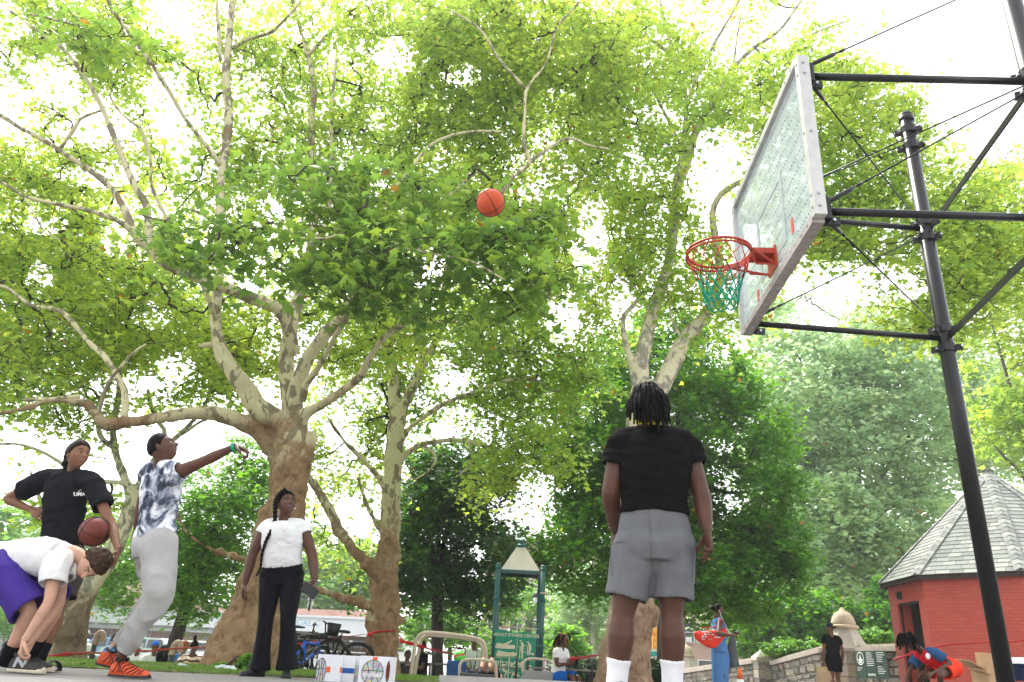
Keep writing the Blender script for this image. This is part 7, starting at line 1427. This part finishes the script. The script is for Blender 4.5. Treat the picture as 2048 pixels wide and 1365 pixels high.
# --- the woman in white
Jw = PX(dict(head=(573, 1009, 7.55), neck=(569, 1045, 7.60), shl=(604, 1055, 7.58), shr=(534, 1055, 7.60), ell=(624, 1108, 7.58), elr=(505, 1108, 7.60), wrl=(630, 1160, 7.44), wrr=(489, 1170, 7.56),
             hpl=(584, 1150, 7.6), hpr=(543, 1150, 7.6), knl=(576, 1240, 7.56), knr=(532, 1240, 7.58), anl=(574, 1337, 7.62), anr=(519, 1339, 7.62), hfwd=(.52, -.82, .20), hup=(-.08, .10, .97)))
Jw['toel'] = A3(Jw['anl'][0]+.05, Jw['anl'][1]-.19, .0); Jw['toer'] = A3(Jw['anr'][0]-.12, Jw['anr'][1]-.15, .0)
def braid(root, c, R, s):
    mb = MB(); P = [c+s*(R@A3(.03, .045, .128)), c+s*(R@A3(.085, .02, .07)), c+s*(R@A3(.104, -.005, .0)), c+s*(R@A3(.100, -.01, -.08)), at(549, 1048, 7.52), at(541, 1065, 7.42), at(531, 1085, 7.42), at(524, 1108, 7.46), at(521, 1135, 7.46), at(513, 1152, 7.47)]
    q = catmull(np.array(P), 9); L = np.arange(len(q)); mb.tube(q, .026*s*(1-.65*L/len(q))*(1+.22*np.sin(L*1.9)), 8); mb.build('braid', M['hair_black'], root, True)
    mb = MB()
    for k in range(9):
        P = [c+s*(R@(head_fn(np.array([unit((x0, y0, z0))]), feat=0)[0]*1.075)) for x0, y0, z0 in [((k-4)*.19, .75-.04*abs(k-4), .75), ((k-4)*.21, .1, 1), ((k-4)*.19-.1, -.6, .7), (-.35+(k-4)*.04, -.9, .2)]]; mb.tube(P, .0075*s, 6, sub=4)
    mb.build('cornrows', M['hair_black'], root, True, kind='stuff')
woman = person('person', 'woman in white t-shirt and black flared trousers standing by the huge tree', Jw, .935, dict(w=1.10, d=1.10, hips=1.12, bust=.06, belly=.06, limb=1.18, leg=1.10, glute=1.0, neck=1.12, lips='lips_dark', head=1.08), 'skin_dark', .008,
    top=dict(mat='white_cloth', sleeve=.26, hem=.10, inf=.012, sr=.072, amp=.0035, freq=14), bottom=dict(kind='pants', mat='legging', r=[.110, .117, .106, .090, .076, .074, .088, .112], inf=.004, amp=.002, rise=.15, name='trousers', len=1.02, freq=10),
    shoes=dict(mat='shoe_black', sole_mat='shoe_black', L=.265, laces='shoe_black'), hair=cap_hair('hair_black', .008, region_short(.062, -.05), .003, braid),
    hands=dict(l=dict(d=(-.25, -.45, -.75), pn=(-.55, -.2, .4), f=[.7, .8, .9, .9]), r=dict(d=(-.05, -.1, -1), pn=(.9, .2, 0), f=[.3, .45, .6, .7])), look=(.35, .9, .15))
mb = MB(); c = at(619, 1181, 7.33); R_ = Rz(.25)@np.array([[.85, 0, .52], [0, 1, 0], [-.52, 0, .85]]); mb.box(c, (.15, .012, .085), R_); ph = mb.build('phone', M['phone']); tag(ph, 'black mobile phone held in the hand of the woman in white', 'phone'); mb = MB(); mb.box(c-A3(0, .0075, 0), (.138, .002, .076), R_); mb.build('screen', M['black_print'], ph)
ky = thing('key_ring', 'bunch of keys and a strap hanging from the hand of the woman in white', 'keys', at(621, 1212, 7.36)); k0 = at(622, 1192, 7.36)
mb = MB(); mb.tube([k0+A3(.015*math.cos(a), 0, .015*math.sin(a)) for a in np.linspace(0, 6.28, 13)], .0025, 5); mb.build('ring', M['key_metal'], ky, True)
for dx_, L_, m in ((-.012, .10, 'key_metal'), (.0, .13, 'black_print'), (.014, .11, 'key_metal'), (.022, .08, 'gold')): mb = MB(); mb.bar(k0+A3(dx_*.3, 0, -.012), k0+A3(dx_*1.4, 0, -L_), .016, .004, up=(0, 1, 0)); mb.tube([k0+A3(dx_*1.3, 0, -L_*.3), k0+A3(dx_*1.3, -.004, -L_*.3)], .012, 8); mb.build('key', M[m], ky)
mb = MB(); P = [surf(woman, ('body', 't_shirt'), x, y, rad=5) for x, y in ((560, 1044), (563, 1052), (568, 1059), (574, 1055), (581, 1043))]; mb.tube(P, .0022, 5, sub=4); mb.ell(P[2]-A3(0, .004, .008), (.008, .004, .008)); mb.build('necklace', M['gold'], woman, True)
R_ = frame(Jw['hfwd'], Jw['hup']); mb = MB(); mb.ell(Jw['head']+.935*(R_@A3(-.086, .0, -.036)), (.011, .008, .011)); mb.build('earring', M['gold'], woman, True)
surf_line(woman, ('bottom', 'trousers'), [(563, 1135), (562, 1150), (561, 1162)], .0014, 'black_sock', 'seam')
# --- the shooter
Js = PX(dict(head=(323, 897, 5.06), neck=(322, 938, 5.12), shr=(350, 948, 4.99), shl=(300, 948, 5.28), elr=(412, 921, 4.93), wrr=(472, 893, 4.90), ell=(283, 1008, 5.38), wrl=(272, 1060, 5.40),
             hpr=(318, 1092, 5.05), hpl=(298, 1088, 5.25), knr=(314, 1192, 5.0), knl=(322, 1182, 5.24), anr=(246, 1308, 5.07), anl=(240, 1292, 5.30), mid=(318, 1020, 5.14), hfwd=(.80, .18, .50), hup=(-.50, -.10, .85)))
Js['toer'] = at(300, 1350, 5.0); Js['toer'][2] = .035; Js['toel'] = Js['anl']+A3(.16, .05, 0); Js['toel'][2] = .035
boy = person('person', 'boy in tie-dye t-shirt and grey joggers with one arm stretched out after a shot', Js, .86, dict(w=.92, d=.95, limb=.92, leg=.98, glute=.72, neck=.92, hips=.98, head=1.02), 'skin_dark', .008,
    top=dict(mat='tie_dye', sleeve=.22, hem=-.02, inf=.020, sr=.080, amp=.009, freq=12), bottom=dict(kind='pants', mat='light_grey_fleece', r=[.112, .122, .116, .106, .098, .090, .078, .062], inf=.020, amp=.016, rise=.12, name='joggers', len=.98, freq=10),
    shoes=dict(mat='shoe_orange', sole_mat='sole_dark', L=.33, stripes='shoe_black', collar='shoe_black', laces='shoe_black', l=dict(mat='shoe_orange', sole_mat='sole_dark', L=.33, stripes='shoe_black', collar='shoe_black', hz=.09)),
    hair=cap_hair('hair_black', .005, region_short(.056, -.040), .001, freq=160, edge=.0005, vol=0),
    hands=dict(r=dict(d=(.80, 0, -.30), pn=(-.25, 0, -.95), f=[.55, .8, .9, 1.0], thumb=-1), l=dict(d=(-.1, .2, -1), pn=(.5, .6, 0), curl=.4)), look=(0, .95, .3))
mb = MB(); d = unit(Js['wrr']-Js['elr']); P = lerp(Js['elr'], Js['wrr'], .93); mb.tube([P-d*.011, P+d*.011], .031, 14); mb.build('wristband', M['green_band'], boy, True)
# --- the girl with the ball
Jg = PX(dict(head=(156, 911, 5.66), neck=(146, 950, 5.72), shl=(184, 968, 5.64), shr=(84, 962, 5.74), elr=(12, 998, 5.85), wrr=(64, 1020, 5.78), ell=(224, 1052, 5.56), wrl=(237, 1103, 5.42),
             hpl=(142, 1118, 5.70), hpr=(98, 1116, 5.76), knl=(116, 1218, 5.62), knr=(72, 1222, 5.78), anl=(80, 1316, 5.56), anr=(44, 1322, 5.82), hfwd=(.84, -.52, .04), hup=(.04, .02, 1.)))
Jg['toel'] = at(113, 1343, 5.35); Jg['toel'][2] = .03; Jg['toer'] = Jg['anr']+A3(.1, -.14, 0); Jg['toer'][2] = .03
def pony(root, c, R, s):
    mb = MB(); P = [c+s*(R@A3(0, -.09, .0)), c+s*(R@A3(0, -.125, -.02)), c+s*(R@A3(0, -.135, -.06)), c+s*(R@A3(0, -.115, -.11))]; mb.tube(P, [.020, .034, .030, .010], 10, sub=4); V = mb.V[0]; mb.V[0] = V+.006*np.stack([fbm(V*70+k*5, 2) for k in range(3)], 1); mb.build('ponytail', M['hair_dkbrown'], root, True)
girl = person('person', 'girl in black t-shirt holding a basketball against her hip at the left', Jg, .89, dict(w=.93, d=.92, limb=.86, leg=.92, neck=.86, hips=.98, lips='lips_mid', head=1.0), 'skin_mid', .008,
    top=dict(mat='charcoal_cloth', sleeve=.55, hem=-.07, inf=.018, sr=.082, amp=.010, flare=.012, freq=11), bottom=dict(kind='shorts', mat='brown_cloth', len=.78, hr=.110, inf=.022, amp=.007, rise=.08, name='shorts'),
    socks=dict(mat='black_sock', t=.72), shoes=dict(kind='slide', mat='shoe_black', sole_mat='sole_dark', L=.26), hair=cap_hair('hair_dkbrown', .013, region_short(.058, -.055), .006, pony, 70),
    hands=dict(r=dict(d=(.65, -.25, -.3), pn=(.3, .6, -.4), curl=.3), l=dict(d=(.0, -.3, -1), pn=(-.8, -.2, 0), f=[.3, .4, .5, .6])), look=(.25, .95, .0))
pm = surf(girl, ('t_shirt',), 158, 990); mb = MB(); text_on(mb, 'PUMA', .036, pm-A3(-.004, .020, .0), (.98, .08, .06), (0, -.1, 1), .0008, 1.05, bold=.001); mb.build('chest_lettering', M['sign_white'], girl, kind='stuff')
mb = MB(); q = pm-A3(-.012, .004, -.026); mb.tube([q-A3(.02, .0, .004), q+A3(-.005, 0, .008), q+A3(.012, .004, .010), q+A3(.024, .008, .018)], [(.003, .003), (.006, .002), (.007, .002), (.002, .002)], 6, sub=3); mb.build('cat_logo', M['sign_white'], girl)
ball('basketball', 'dark orange-brown basketball held on the hip of the girl in black', at(189, 1064, 5.50), .100, 'basketball_dark', (.4, .3, .5))
# --- the boy tying his shoe
Jb = PX(dict(head=(185, 1128, 5.04), neck=(146, 1106, 5.08), shr=(112, 1130, 4.97), shl=(124, 1112, 5.22), mid=(62, 1110, 5.10), elr=(98, 1206, 4.92), wrr=(48, 1284, 4.86), ell=(120, 1206, 5.12), wrl=(66, 1280, 5.0),
             hpr=(-6, 1134, 5.0), hpl=(2, 1126, 5.20), knr=(60, 1222, 4.98), knl=(114, 1204, 5.2), anr=(14, 1316, 5.02), anl=(64, 1306, 5.28), hfwd=(-.02, -.50, -.80), hup=(.86, -.30, .10)))
Jb['toer'] = at(89, 1340, 4.92); Jb['toer'][2] = .035; Jb['toel'] = Jb['anl']+A3(.17, -.02, 0); Jb['toel'][2] = .035
kid = person('person', 'boy in white t-shirt and purple shorts bending down to tie his shoe', Jb, .84, dict(w=.95, d=1.0, limb=.90, leg=1.0, neck=.92, lips='lips_light', brow='hair_brown', head=1.02), 'skin_light', .008,
    top=dict(mat='white_cloth', sleeve=.50, hem=-.02, inf=.018, sr=.095, amp=.009, flare=.012, freq=12), bottom=dict(kind='shorts', mat='purple_mesh', len=.98, hr=.135, inf=.024, amp=.010, rise=.06, name='shorts', freq=9),
    socks=dict(mat='black_sock', t=.74), shoes=dict(mat='shoe_grey', sole_mat='sole_cream', L=.31, sole=.042, laces='shoe_black'), hair=cap_hair('hair_brown', .020, region_short(.045, -.035), .012, None, 60),
    hands=dict(r=dict(d=(.1, -.1, -1), pn=(.6, .3, 0), f=[.9, 1, 1.1, 1.1]), l=dict(d=(-.1, -.15, -1), pn=(-.5, -.3, 0), f=[.9, 1, 1.1, 1.1])), look=(0, .9, 0))
pm = surf(kid, ('shoe_upper',), 42, 1326, 12); mb = MB(); text_on(mb, 'N', .075, pm-A3(0, .008, 0), (1, .05, 0), (.25, 0, 1), .001, 1.25, bold=.003); mb.build('shoe_letter', M['reflect'], kid, kind='stuff')
# ------------------------------------------------------------------ people of the background
def pose(px, py_head, Y, face, s, sit=0., arms='lap', lean=.0, seat=.45, legs='down'):
    """face = heading in degrees from +X; the crown of the head comes at py_head"""
    f = A3(math.cos(math.radians(face)), math.sin(math.radians(face)), 0); r = A3(f[1], -f[0], 0); u = A3(0, 0, 1)
    top = at(px, py_head, Y); tot = (1.80 if not sit else .88)*s; o = A3(top[0], top[1], top[2]-tot); q = lambda a, b, c: o+(f*a+r*b+u*c)*s
    H = .93 if not sit else .10; J = {}
    sh = H+.50; lx = lean
    J['head'] = q(lx*1.1+.02, 0, sh+.255-lx*.1); J['neck'] = q(lx*.95, 0, sh+.06); J['hfwd'] = f; J['hup'] = u-f*.0+f*lx*.3
    for k, b in (('r', 1), ('l', -1)):
        J['sh'+k] = q(lx*.85, .185*b, sh-.0); J['hp'+k] = q(0, .095*b, H)
        if not sit: J['kn'+k] = q(.02+.03*b, .10*b, .50); J['an'+k] = q(-.02+.07*b, .10*b, .08)
        elif legs == 'down': J['kn'+k] = q(.46, .12*b, H+.02); J['an'+k] = q(.46+.06*b, .13*b, H-.38)
        elif legs == 'ground': J['kn'+k] = q(.36, .16*b, H+.30); J['an'+k] = q(.56, .10*b, H-.02)
        J['toe'+k] = J['an'+k]+f*.19*s; J['toe'+k][2] = J['an'+k][2]-.08*s
        if arms == 'hang': J['el'+k] = q(-.02, .26*b, sh-.28); J['wr'+k] = q(.06, .27*b, sh-.52)
        elif arms == 'lap': J['el'+k] = q(lx*.5+.02, .25*b, sh-.27); J['wr'+k] = q(.26, .10*b, sh-.36)
        elif arms == 'phone': J['el'+k] = q(lx*.5+.08, .22*b, sh-.27); J['wr'+k] = q(.34, .06*b, sh-.22)
        elif arms == 'knees': J['el'+k] = q(.14, .27*b, sh-.22); J['wr'+k] = q(.36, .17*b, H+.34)
        elif arms == 'back': J['el'+k] = q(-.10, .27*b, sh-.27); J['wr'+k] = q(-.26, .30*b, H+.02)
    return J
VX = .016
def tee(m, **k): return dict(mat=m, voxel=VX, amp=.006, collar=False, inf=.016, sleeve=.5, wall=.02, hem=k.pop('hem', -.05), **k)
def sht(m, **k): return dict(kind='shorts', mat=m, voxel=VX, amp=.005, inf=.02, len=.85, hr=.115, **k)
def pnt(m, **k): return dict(kind='pants', mat=m, voxel=VX, amp=.005, inf=.014, r=[.11, .12, .11, .10, .09, .085, .078, .07], name='trousers', **k)
shoe_b = dict(mat='shoe_black', sole_mat='sole_dark'); shoe_w = dict(mat='white_sock', sole_mat='sole_cream')
# blue dress
J = pose(1434, 1209, 16.4, 0, .92, 0, 'phone'); J['elr'] = at(1436, 1268, 15.98); J['wrr'] = at(1462, 1271, 16.0); J['hfwd'] = A3(1, -.15, -.05)
wb = person('person', 'woman in a blue dress with earphones and a big red shoulder bag', J, .92, dict(w=1.05, hips=1.1, bust=.04, belly=.04, limb=1.1, leg=.68), 'skin_brown', VX, hi=False,
    top=dict(mat='blue_dress', voxel=VX, amp=.004, collar=False, inf=.012, sleeve=.02, sr=.05, hem=-.10, name='dress_top'), hair=cap_hair('hair_black', .010, region_short(.06, -.04), .004, lambda root, c, R, s: MB().ell(c+s*(R@A3(0, -.12, .03)), A3(.05, .045, .05)*s, None).build('bun', M['hair_black'], root, True)), shoes=shoe_b)
hp = (J['hpl']+J['hpr'])/2; mb = MB(); mb.tube([hp+A3(0, 0, .02), hp-A3(-.01, 0, .20), hp-A3(-.0, 0, .55), hp-A3(-.01, 0, .72)], [(.160, .145), (.168, .165), (.14, .155), (.15, .165)], 20, side=(0, 1, 0), sub=4, hollow=.05, wall=.015); V = mb.V[0]; mb.V[0] = V+.022*np.stack([fbm(V*A3(11, 11, 2)+k, 2) for k in range(3)], 1); mb.build('skirt', M['blue_dress'], wb, True)
mb = MB(); e_ = J['head']+A3(.0, -.085, -.01); mb.tube([e_, e_+A3(.03, -.01, -.12), e_+A3(.09, .0, -.28), J['wrr']], .005, 5, sub=3); mb.build('earphone_wire', M['sign_white'], wb, True)
bg_ = thing('shoulder_bag', 'large red shoulder bag with white print carried by the woman in blue', 'bag', at(1420, 1290, 16.1)); c = at(1421, 1270, 16.25); Jx = J
V, Fc = ellipsoid((0, 0, 0), (.34, .12, .20), None, 28, 18); V[:, 2] = np.where(V[:, 2] > 0, V[:, 2]*.45+np.abs(V[:, 0])*.22-.03, V[:, 2]*(1+.25*np.cos(V[:, 0]*9))); V = V+.035*np.stack([fbm(V*6+k*5, 2) for k in range(3)], 1); V = V@np.array([[.97, 0, .2], [0, 1, 0], [-.2, 0, .97]]); part('bag_body', new_mesh('bag', V+c, Fc, M['red_bag'], True), bg_)
mb = MB(); mb.tube([c+A3(-.18, 0, .12), J['shr']+A3(-.09, -.10, -.08), J['shr']+A3(-.02, -.07, .07), J['shr']+A3(.08, -.08, -.1), c+A3(.20, 0, .08)], [(.025, .006)]*5, 6, sub=4, side=(0, 1, 0)); mb.build('strap', M['red_bag'], bg_, True)
mb = MB()
for k in range(22): mb.box(c+A3(rng.uniform(-.20, .14), -.135-.0*k, .09-.045*(k % 5)), (rng.uniform(.02, .07), .03, rng.uniform(.012, .03)), Rz(.0))
mb.build('bag_print', M['sign_white'], bg_, kind='stuff')
mb = MB(); q = J['wrl']+A3(-.02, .02, -.05); V, Fc = tube([q, q-A3(.02, 0, .25), q-A3(.0, 0, .55)], [(.05, .03), (.09, .05), (.10, .05)], 14, side=(1, 0, 0), sub=4); V = V+.02*np.stack([fbm(V*A3(12, 12, 3)+k*4, 2) for k in range(3)], 1); o = link('jacket', new_mesh('jacket', V, Fc, M['grey_jacket'], True)); tag(o, 'grey jacket draped over the arm of the woman in blue', 'jacket')
# man with bag
J = pose(1660, 1247, 20.3, 100, .97, 0, 'hang'); J['hfwd'] = A3(-.5, .85, 0)
def back_cap(root, c, R, s):
    pass
pb = person('person', 'man in black t-shirt and backward navy cap walking away with a paper bag', J, .97, dict(w=1.08, limb=1.0), 'skin_mid', VX, hi=False, top=tee('black_cloth'), bottom=dict(kind='shorts', mat='black_cloth', voxel=VX, amp=.005, inf=.02, len=.62, hr=.115), shoes=shoe_b,
    hair=cap_hair('cap_navy', .014, lambda Z, Y, X: Z-.022, .001, lambda root, c, R, s: (MB().box(c+s*(R@A3(0, -.13, .02)), (.13, .09, .012), R@np.array([[1, 0, 0], [0, .95, .3], [0, -.3, .95]])).build('cap_peak', M['cap_navy'], root), MB().box(c+s*(R@A3(0, -.112, .055)), (.07, .004, .035), R).build('cap_emblem', M['yellow_bandana'], root))))
q = J['wrl']+A3(0, 0, -.12); pbag = thing('paper_bag', 'brown paper carrier bag held by the man in the backward cap', 'bag', q-A3(0, 0, .42)); mb = MB(); V, Fc = tube([q-A3(0, 0, .42), q-A3(0, 0, .2), q-A3(0, 0, .02)], [(.16, .08), (.165, .085), (.155, .06)], 16, side=(1, 0, 0), power=8, sub=3); V = V+.008*np.stack([fbm(V*14+k*4, 2) for k in range(3)], 1); mb.add(V, Fc); mb.build('bag_body', M['paper_bag'], pbag)
for sx in (-1, 1): mb = MB(); mb.tube([q+A3(-.07, sx*.03, -.03), q+A3(-.04, 0, .08), q+A3(.04, 0, .08), q+A3(.07, sx*.03, -.03)], .006, 5, sub=3); mb.build('handle', M['paper_bag'], pbag, True)
# crouching child
Jc = PX(dict(head=(1818, 1284, 9.45), neck=(1842, 1302, 9.5), shl=(1868, 1306, 9.36), shr=(1836, 1314, 9.62), ell=(1903, 1326, 9.28), wrl=(1864, 1348, 9.15), elr=(1818, 1344, 9.6), wrr=(1810, 1378, 9.5), hpl=(1908, 1336, 9.42), hpr=(1898, 1336, 9.6), knl=(1880, 1352, 9.15), knr=(1838, 1350, 9.5), anl=(1888, 1400, 9.4), anr=(1852, 1402, 9.6), toel=(1870, 1418, 9.3), toer=(1835, 1420, 9.5), hfwd=(-.62, -.35, -.65), hup=(-.45, -.05, .85)))
ch = person('person', 'child in a red and blue football shirt crouching in front of the red hut', Jc, .66, dict(limb=.85, leg=.9, head=1.18, w=.95), 'skin_brown', .011, hi=False, top=dict(mat='jersey_red', voxel=.011, amp=.005, collar_mat='jersey_blue', inf=.016, sleeve=.04, sr=.07, hem=-.04), bottom=dict(kind='shorts', mat='orange_red_cloth', voxel=.011, amp=.006, inf=.02, len=.62, hr=.12), shoes=shoe_b, hair=locs_hair(70, .15, rad=.011))
for k_ in 'lr':
    a, e = Jc['sh'+k_], Jc['el'+k_]; mb = MB(); mb.tube([lerp(Jc['neck'], a, .45), lerp(a, e, -.05), lerp(a, e, .3), lerp(a, e, .62)], [.045, .058, .058, .056], 14, sub=3, hollow=.03, wall=.01); mb.build('sleeve', M['jersey_blue'], ch, True)
mb = MB(); q = surf(ch, ('t_shirt',), 1856, 1313, 10); mb.ell(q, (.028, .012, .034)); mb.build('club_crest', M['sign_white'], ch, True)
# seated and other distant people
def cap_on(m, peak=1): return cap_hair(m, .014, lambda Z, Y, X: Z-.03, .001, lambda root, c, R, s: MB().box(c+s*(R@A3(0, .125*peak, .04)), A3(.13, .09, .012)*s, R).build('cap_peak', M[m], root))
def small(name, label, pz, s, skn, top, bottom, hair, shoes=None, B=None, **k): return person(name, label, pz, s, B or dict(w=1.05), skn, VX, hi=False, top=top, bottom=bottom, hair=hair, shoes=shoes, **k)
Jcap = pose(949, 1279, 18.2, -80, .96, 1, 'lap'); cm = small('person', 'seated man in pale green t-shirt, denim shorts and a dark cap', Jcap, .96, 'skin_brown', tee('mint_cloth'), sht('denim'), cap_on('cap_navy'), shoe_b)
mb = MB(); mb.tube([Jcap['neck']+A3(-.07, -.06, .0), Jcap['neck']+A3(-.06, -.13, -.2), Jcap['neck']+A3(.0, -.15, -.42), Jcap['neck']+A3(.07, -.13, -.2), Jcap['neck']+A3(.07, -.05, .02)], .012, 5, sub=3); mb.build('lanyard', M['black_print'], cm, True)
Jl = PX(dict(head=(985, 1352, 18.0), neck=(985, 1350, 17.7), shl=(997, 1350, 17.5), shr=(972, 1350, 17.5), ell=(1002, 1356, 17.2), elr=(968, 1356, 17.2), wrl=(995, 1352, 17.0), wrr=(975, 1352, 17.0), hpl=(990, 1353, 16.9), hpr=(975, 1353, 16.9), knl=(984, 1319, 16.5), knr=(967, 1318, 16.5), anl=(978, 1341, 16.1), anr=(962, 1341, 16.1), toel=(976, 1347, 15.85), toer=(959, 1347, 15.85), hfwd=(0, 0, 1), hup=(0, 1, 0)))
small('person', 'person lying on the exercise board with bent bare knees and black shoes', Jl, .93, 'skin_light', tee('grey_jacket'), dict(kind='shorts', mat='charcoal_cloth', voxel=VX, amp=.004, inf=.015, len=.45, hr=.11), cap_hair('hair_brown', .014), shoe_b)
Jo = pose(1117, 1277, 17.0, -38, .93, 1, 'phone', .08); so2 = small('person', 'person with orange and black locs in white t-shirt and blue shorts, looking at a phone', Jo, .93, 'skin_dark', tee('white_cloth'), sht('royal_cloth'), locs_hair(60, .24, rad=.012, tips='hair_orange'), shoe_b)
mb = MB(); q = lerp(Jo['wrl'], Jo['wrr'], .5)+A3(.10, -.08, .05); mb.box(q, (.02, .09, .15), Rz(.5)); ph = mb.build('phone', M['phone']); tag(ph, 'phone held up by the person with orange locs', 'phone')
ball('basketball', 'brown basketball held in the lap of the person with orange locs', at(1127, 1308, 17.15), .12, 'basketball_dark', (.2, .8, 0))
Jd = pose(848, 1290, 18.7, -150, .90, 1, 'phone', .04); small('person', 'person in black with one hand raised, sitting behind the parallel bars', Jd, .90, 'skin_brown', tee('black_cloth'), pnt('black_cloth'), cap_hair('hair_black', .016), shoe_b)
Je = pose(812, 1308, 19.5, -60, .90, 1, 'lap', .1); small('person', 'person in striped grey top half hidden behind the knobbly tree', Je, .90, 'skin_dark', tee('grey_jacket'), pnt('black_cloth'), cap_hair('hair_black', .012), shoe_w)
Jp = pose(545, 1268, 16.6, -60, .90, 1, 'phone', .05); small('person', 'person in purple top on a bench, glimpsed between the legs of the woman', Jp, .90, 'skin_brown', tee('purple_mesh'), pnt('black_cloth'), cap_hair('hair_black', .016), shoe_w)
G_ = 'people sitting on the grass with their backs to the court'
def ground_sitter(label, px, py, Y, face, s, top, bottom, hair, skn='skin_dark', arms='knees', lean=.06): return small('person', label, pose(px, py, Y, face, s, 1, arms, lean, legs='ground'), s, skn, top, bottom, hair, shoe_b, group=G_)
ground_sitter('person in white t-shirt and white cap seated left of the left pipe bollard', 166, 1268, 15.6, 75, .82, tee('white_cloth'), pnt('white_cloth'), cap_on('white_cloth'))
ground_sitter('person in light blue top partly behind the left pipe bollard', 226, 1276, 15.8, 60, .80, tee('denim'), pnt('denim'), cap_hair('hair_black', .014), 'skin_light')
ground_sitter('person in white with a hood seated right of the shooter', 276, 1292, 15.5, 100, .78, tee('white_cloth'), pnt('white_cloth'), cap_hair('white_cloth', .02, lambda Z, Y, X: Z+.03))
gs = ground_sitter('person in white with blue cap and a dark backpack on the grass', 312, 1291, 15.4, 120, .80, tee('white_cloth'), pnt('white_cloth'), cap_on('blue_cap'), arms='back')
bq = at(327, 1313, 15.1); bk_ = thing('backpack', 'dark green backpack beside the person in the blue cap', 'backpack', bq-A3(0, 0, .2)); mb = MB(); V, Fc = ellipsoid(bq, (.13, .10, .19), None, 18, 14); mb.add(V, Fc); mb.build('backpack_body', M['charcoal_cloth'], bk_, True); mb = MB(); mb.ell(bq+A3(0, -.09, -.05), (.08, .04, .08)); mb.build('front_pocket', M['black_cloth'], bk_, True)
for sx in (-1, 1): mb = MB(); mb.tube([bq+A3(sx*.06, .08, .16), bq+A3(sx*.08, .14, .05), bq+A3(sx*.07, .09, -.13)], [(.018, .004)]*3, 6, sub=3); mb.build('strap', M['black_cloth'], bk_, True)
ground_sitter('brown-haired person in blue denim seated just behind the right pipe bollard', 366, 1291, 15.3, 80, .80, tee('denim'), pnt('denim'), cap_hair('hair_orange', .02, lambda Z, Y, X: Z+.05), 'skin_mid')
ground_sitter('person in orange patterned top with a high dark bun on the grass', 386, 1290, 14.8, 85, .84, tee('tiger'), pnt('white_cloth'), cap_hair('hair_black', .008, region_short(.05, -.04), .002, lambda root, c, R, s: MB().ell(c+s*(R@A3(0, -.04, .16)), A3(.035, .035, .07)*s, None).build('bun', M['hair_black'], root, True)), 'skin_brown', 'back')
ground_sitter('person in dark green sitting beyond the ankles of the boy tying his shoe', 26, 1262, 14.5, 60, .84, tee('legging'), pnt('legging'), cap_hair('hair_black', .014))
# ------------------------------------------------------------------ air
hm = bpy.data.materials.new('haze_air'); hm.use_nodes = True; ht = hm.node_tree; ht.nodes.clear(); ho_ = ht.nodes.new('ShaderNodeOutputMaterial'); hp_ = ht.nodes.new('ShaderNodeVolumePrincipled')
hp_.inputs['Color'].default_value = (.97, .98, 1, 1); hp_.inputs['Density'].default_value = .0011; hp_.inputs['Anisotropy'].default_value = .4; ht.links.new(hp_.outputs[0], ho_.inputs['Volume'])  # added volume that lifts far trees and shadows, partly in place of lens flare
mb = MB(); mb.box((0, 45, 14), (340, 140, 36)); hz_ = mb.build('haze', hm); hz_['kind'] = 'stuff'; hz_['label'] = 'thin pale haze added over the park to lighten the far trees'
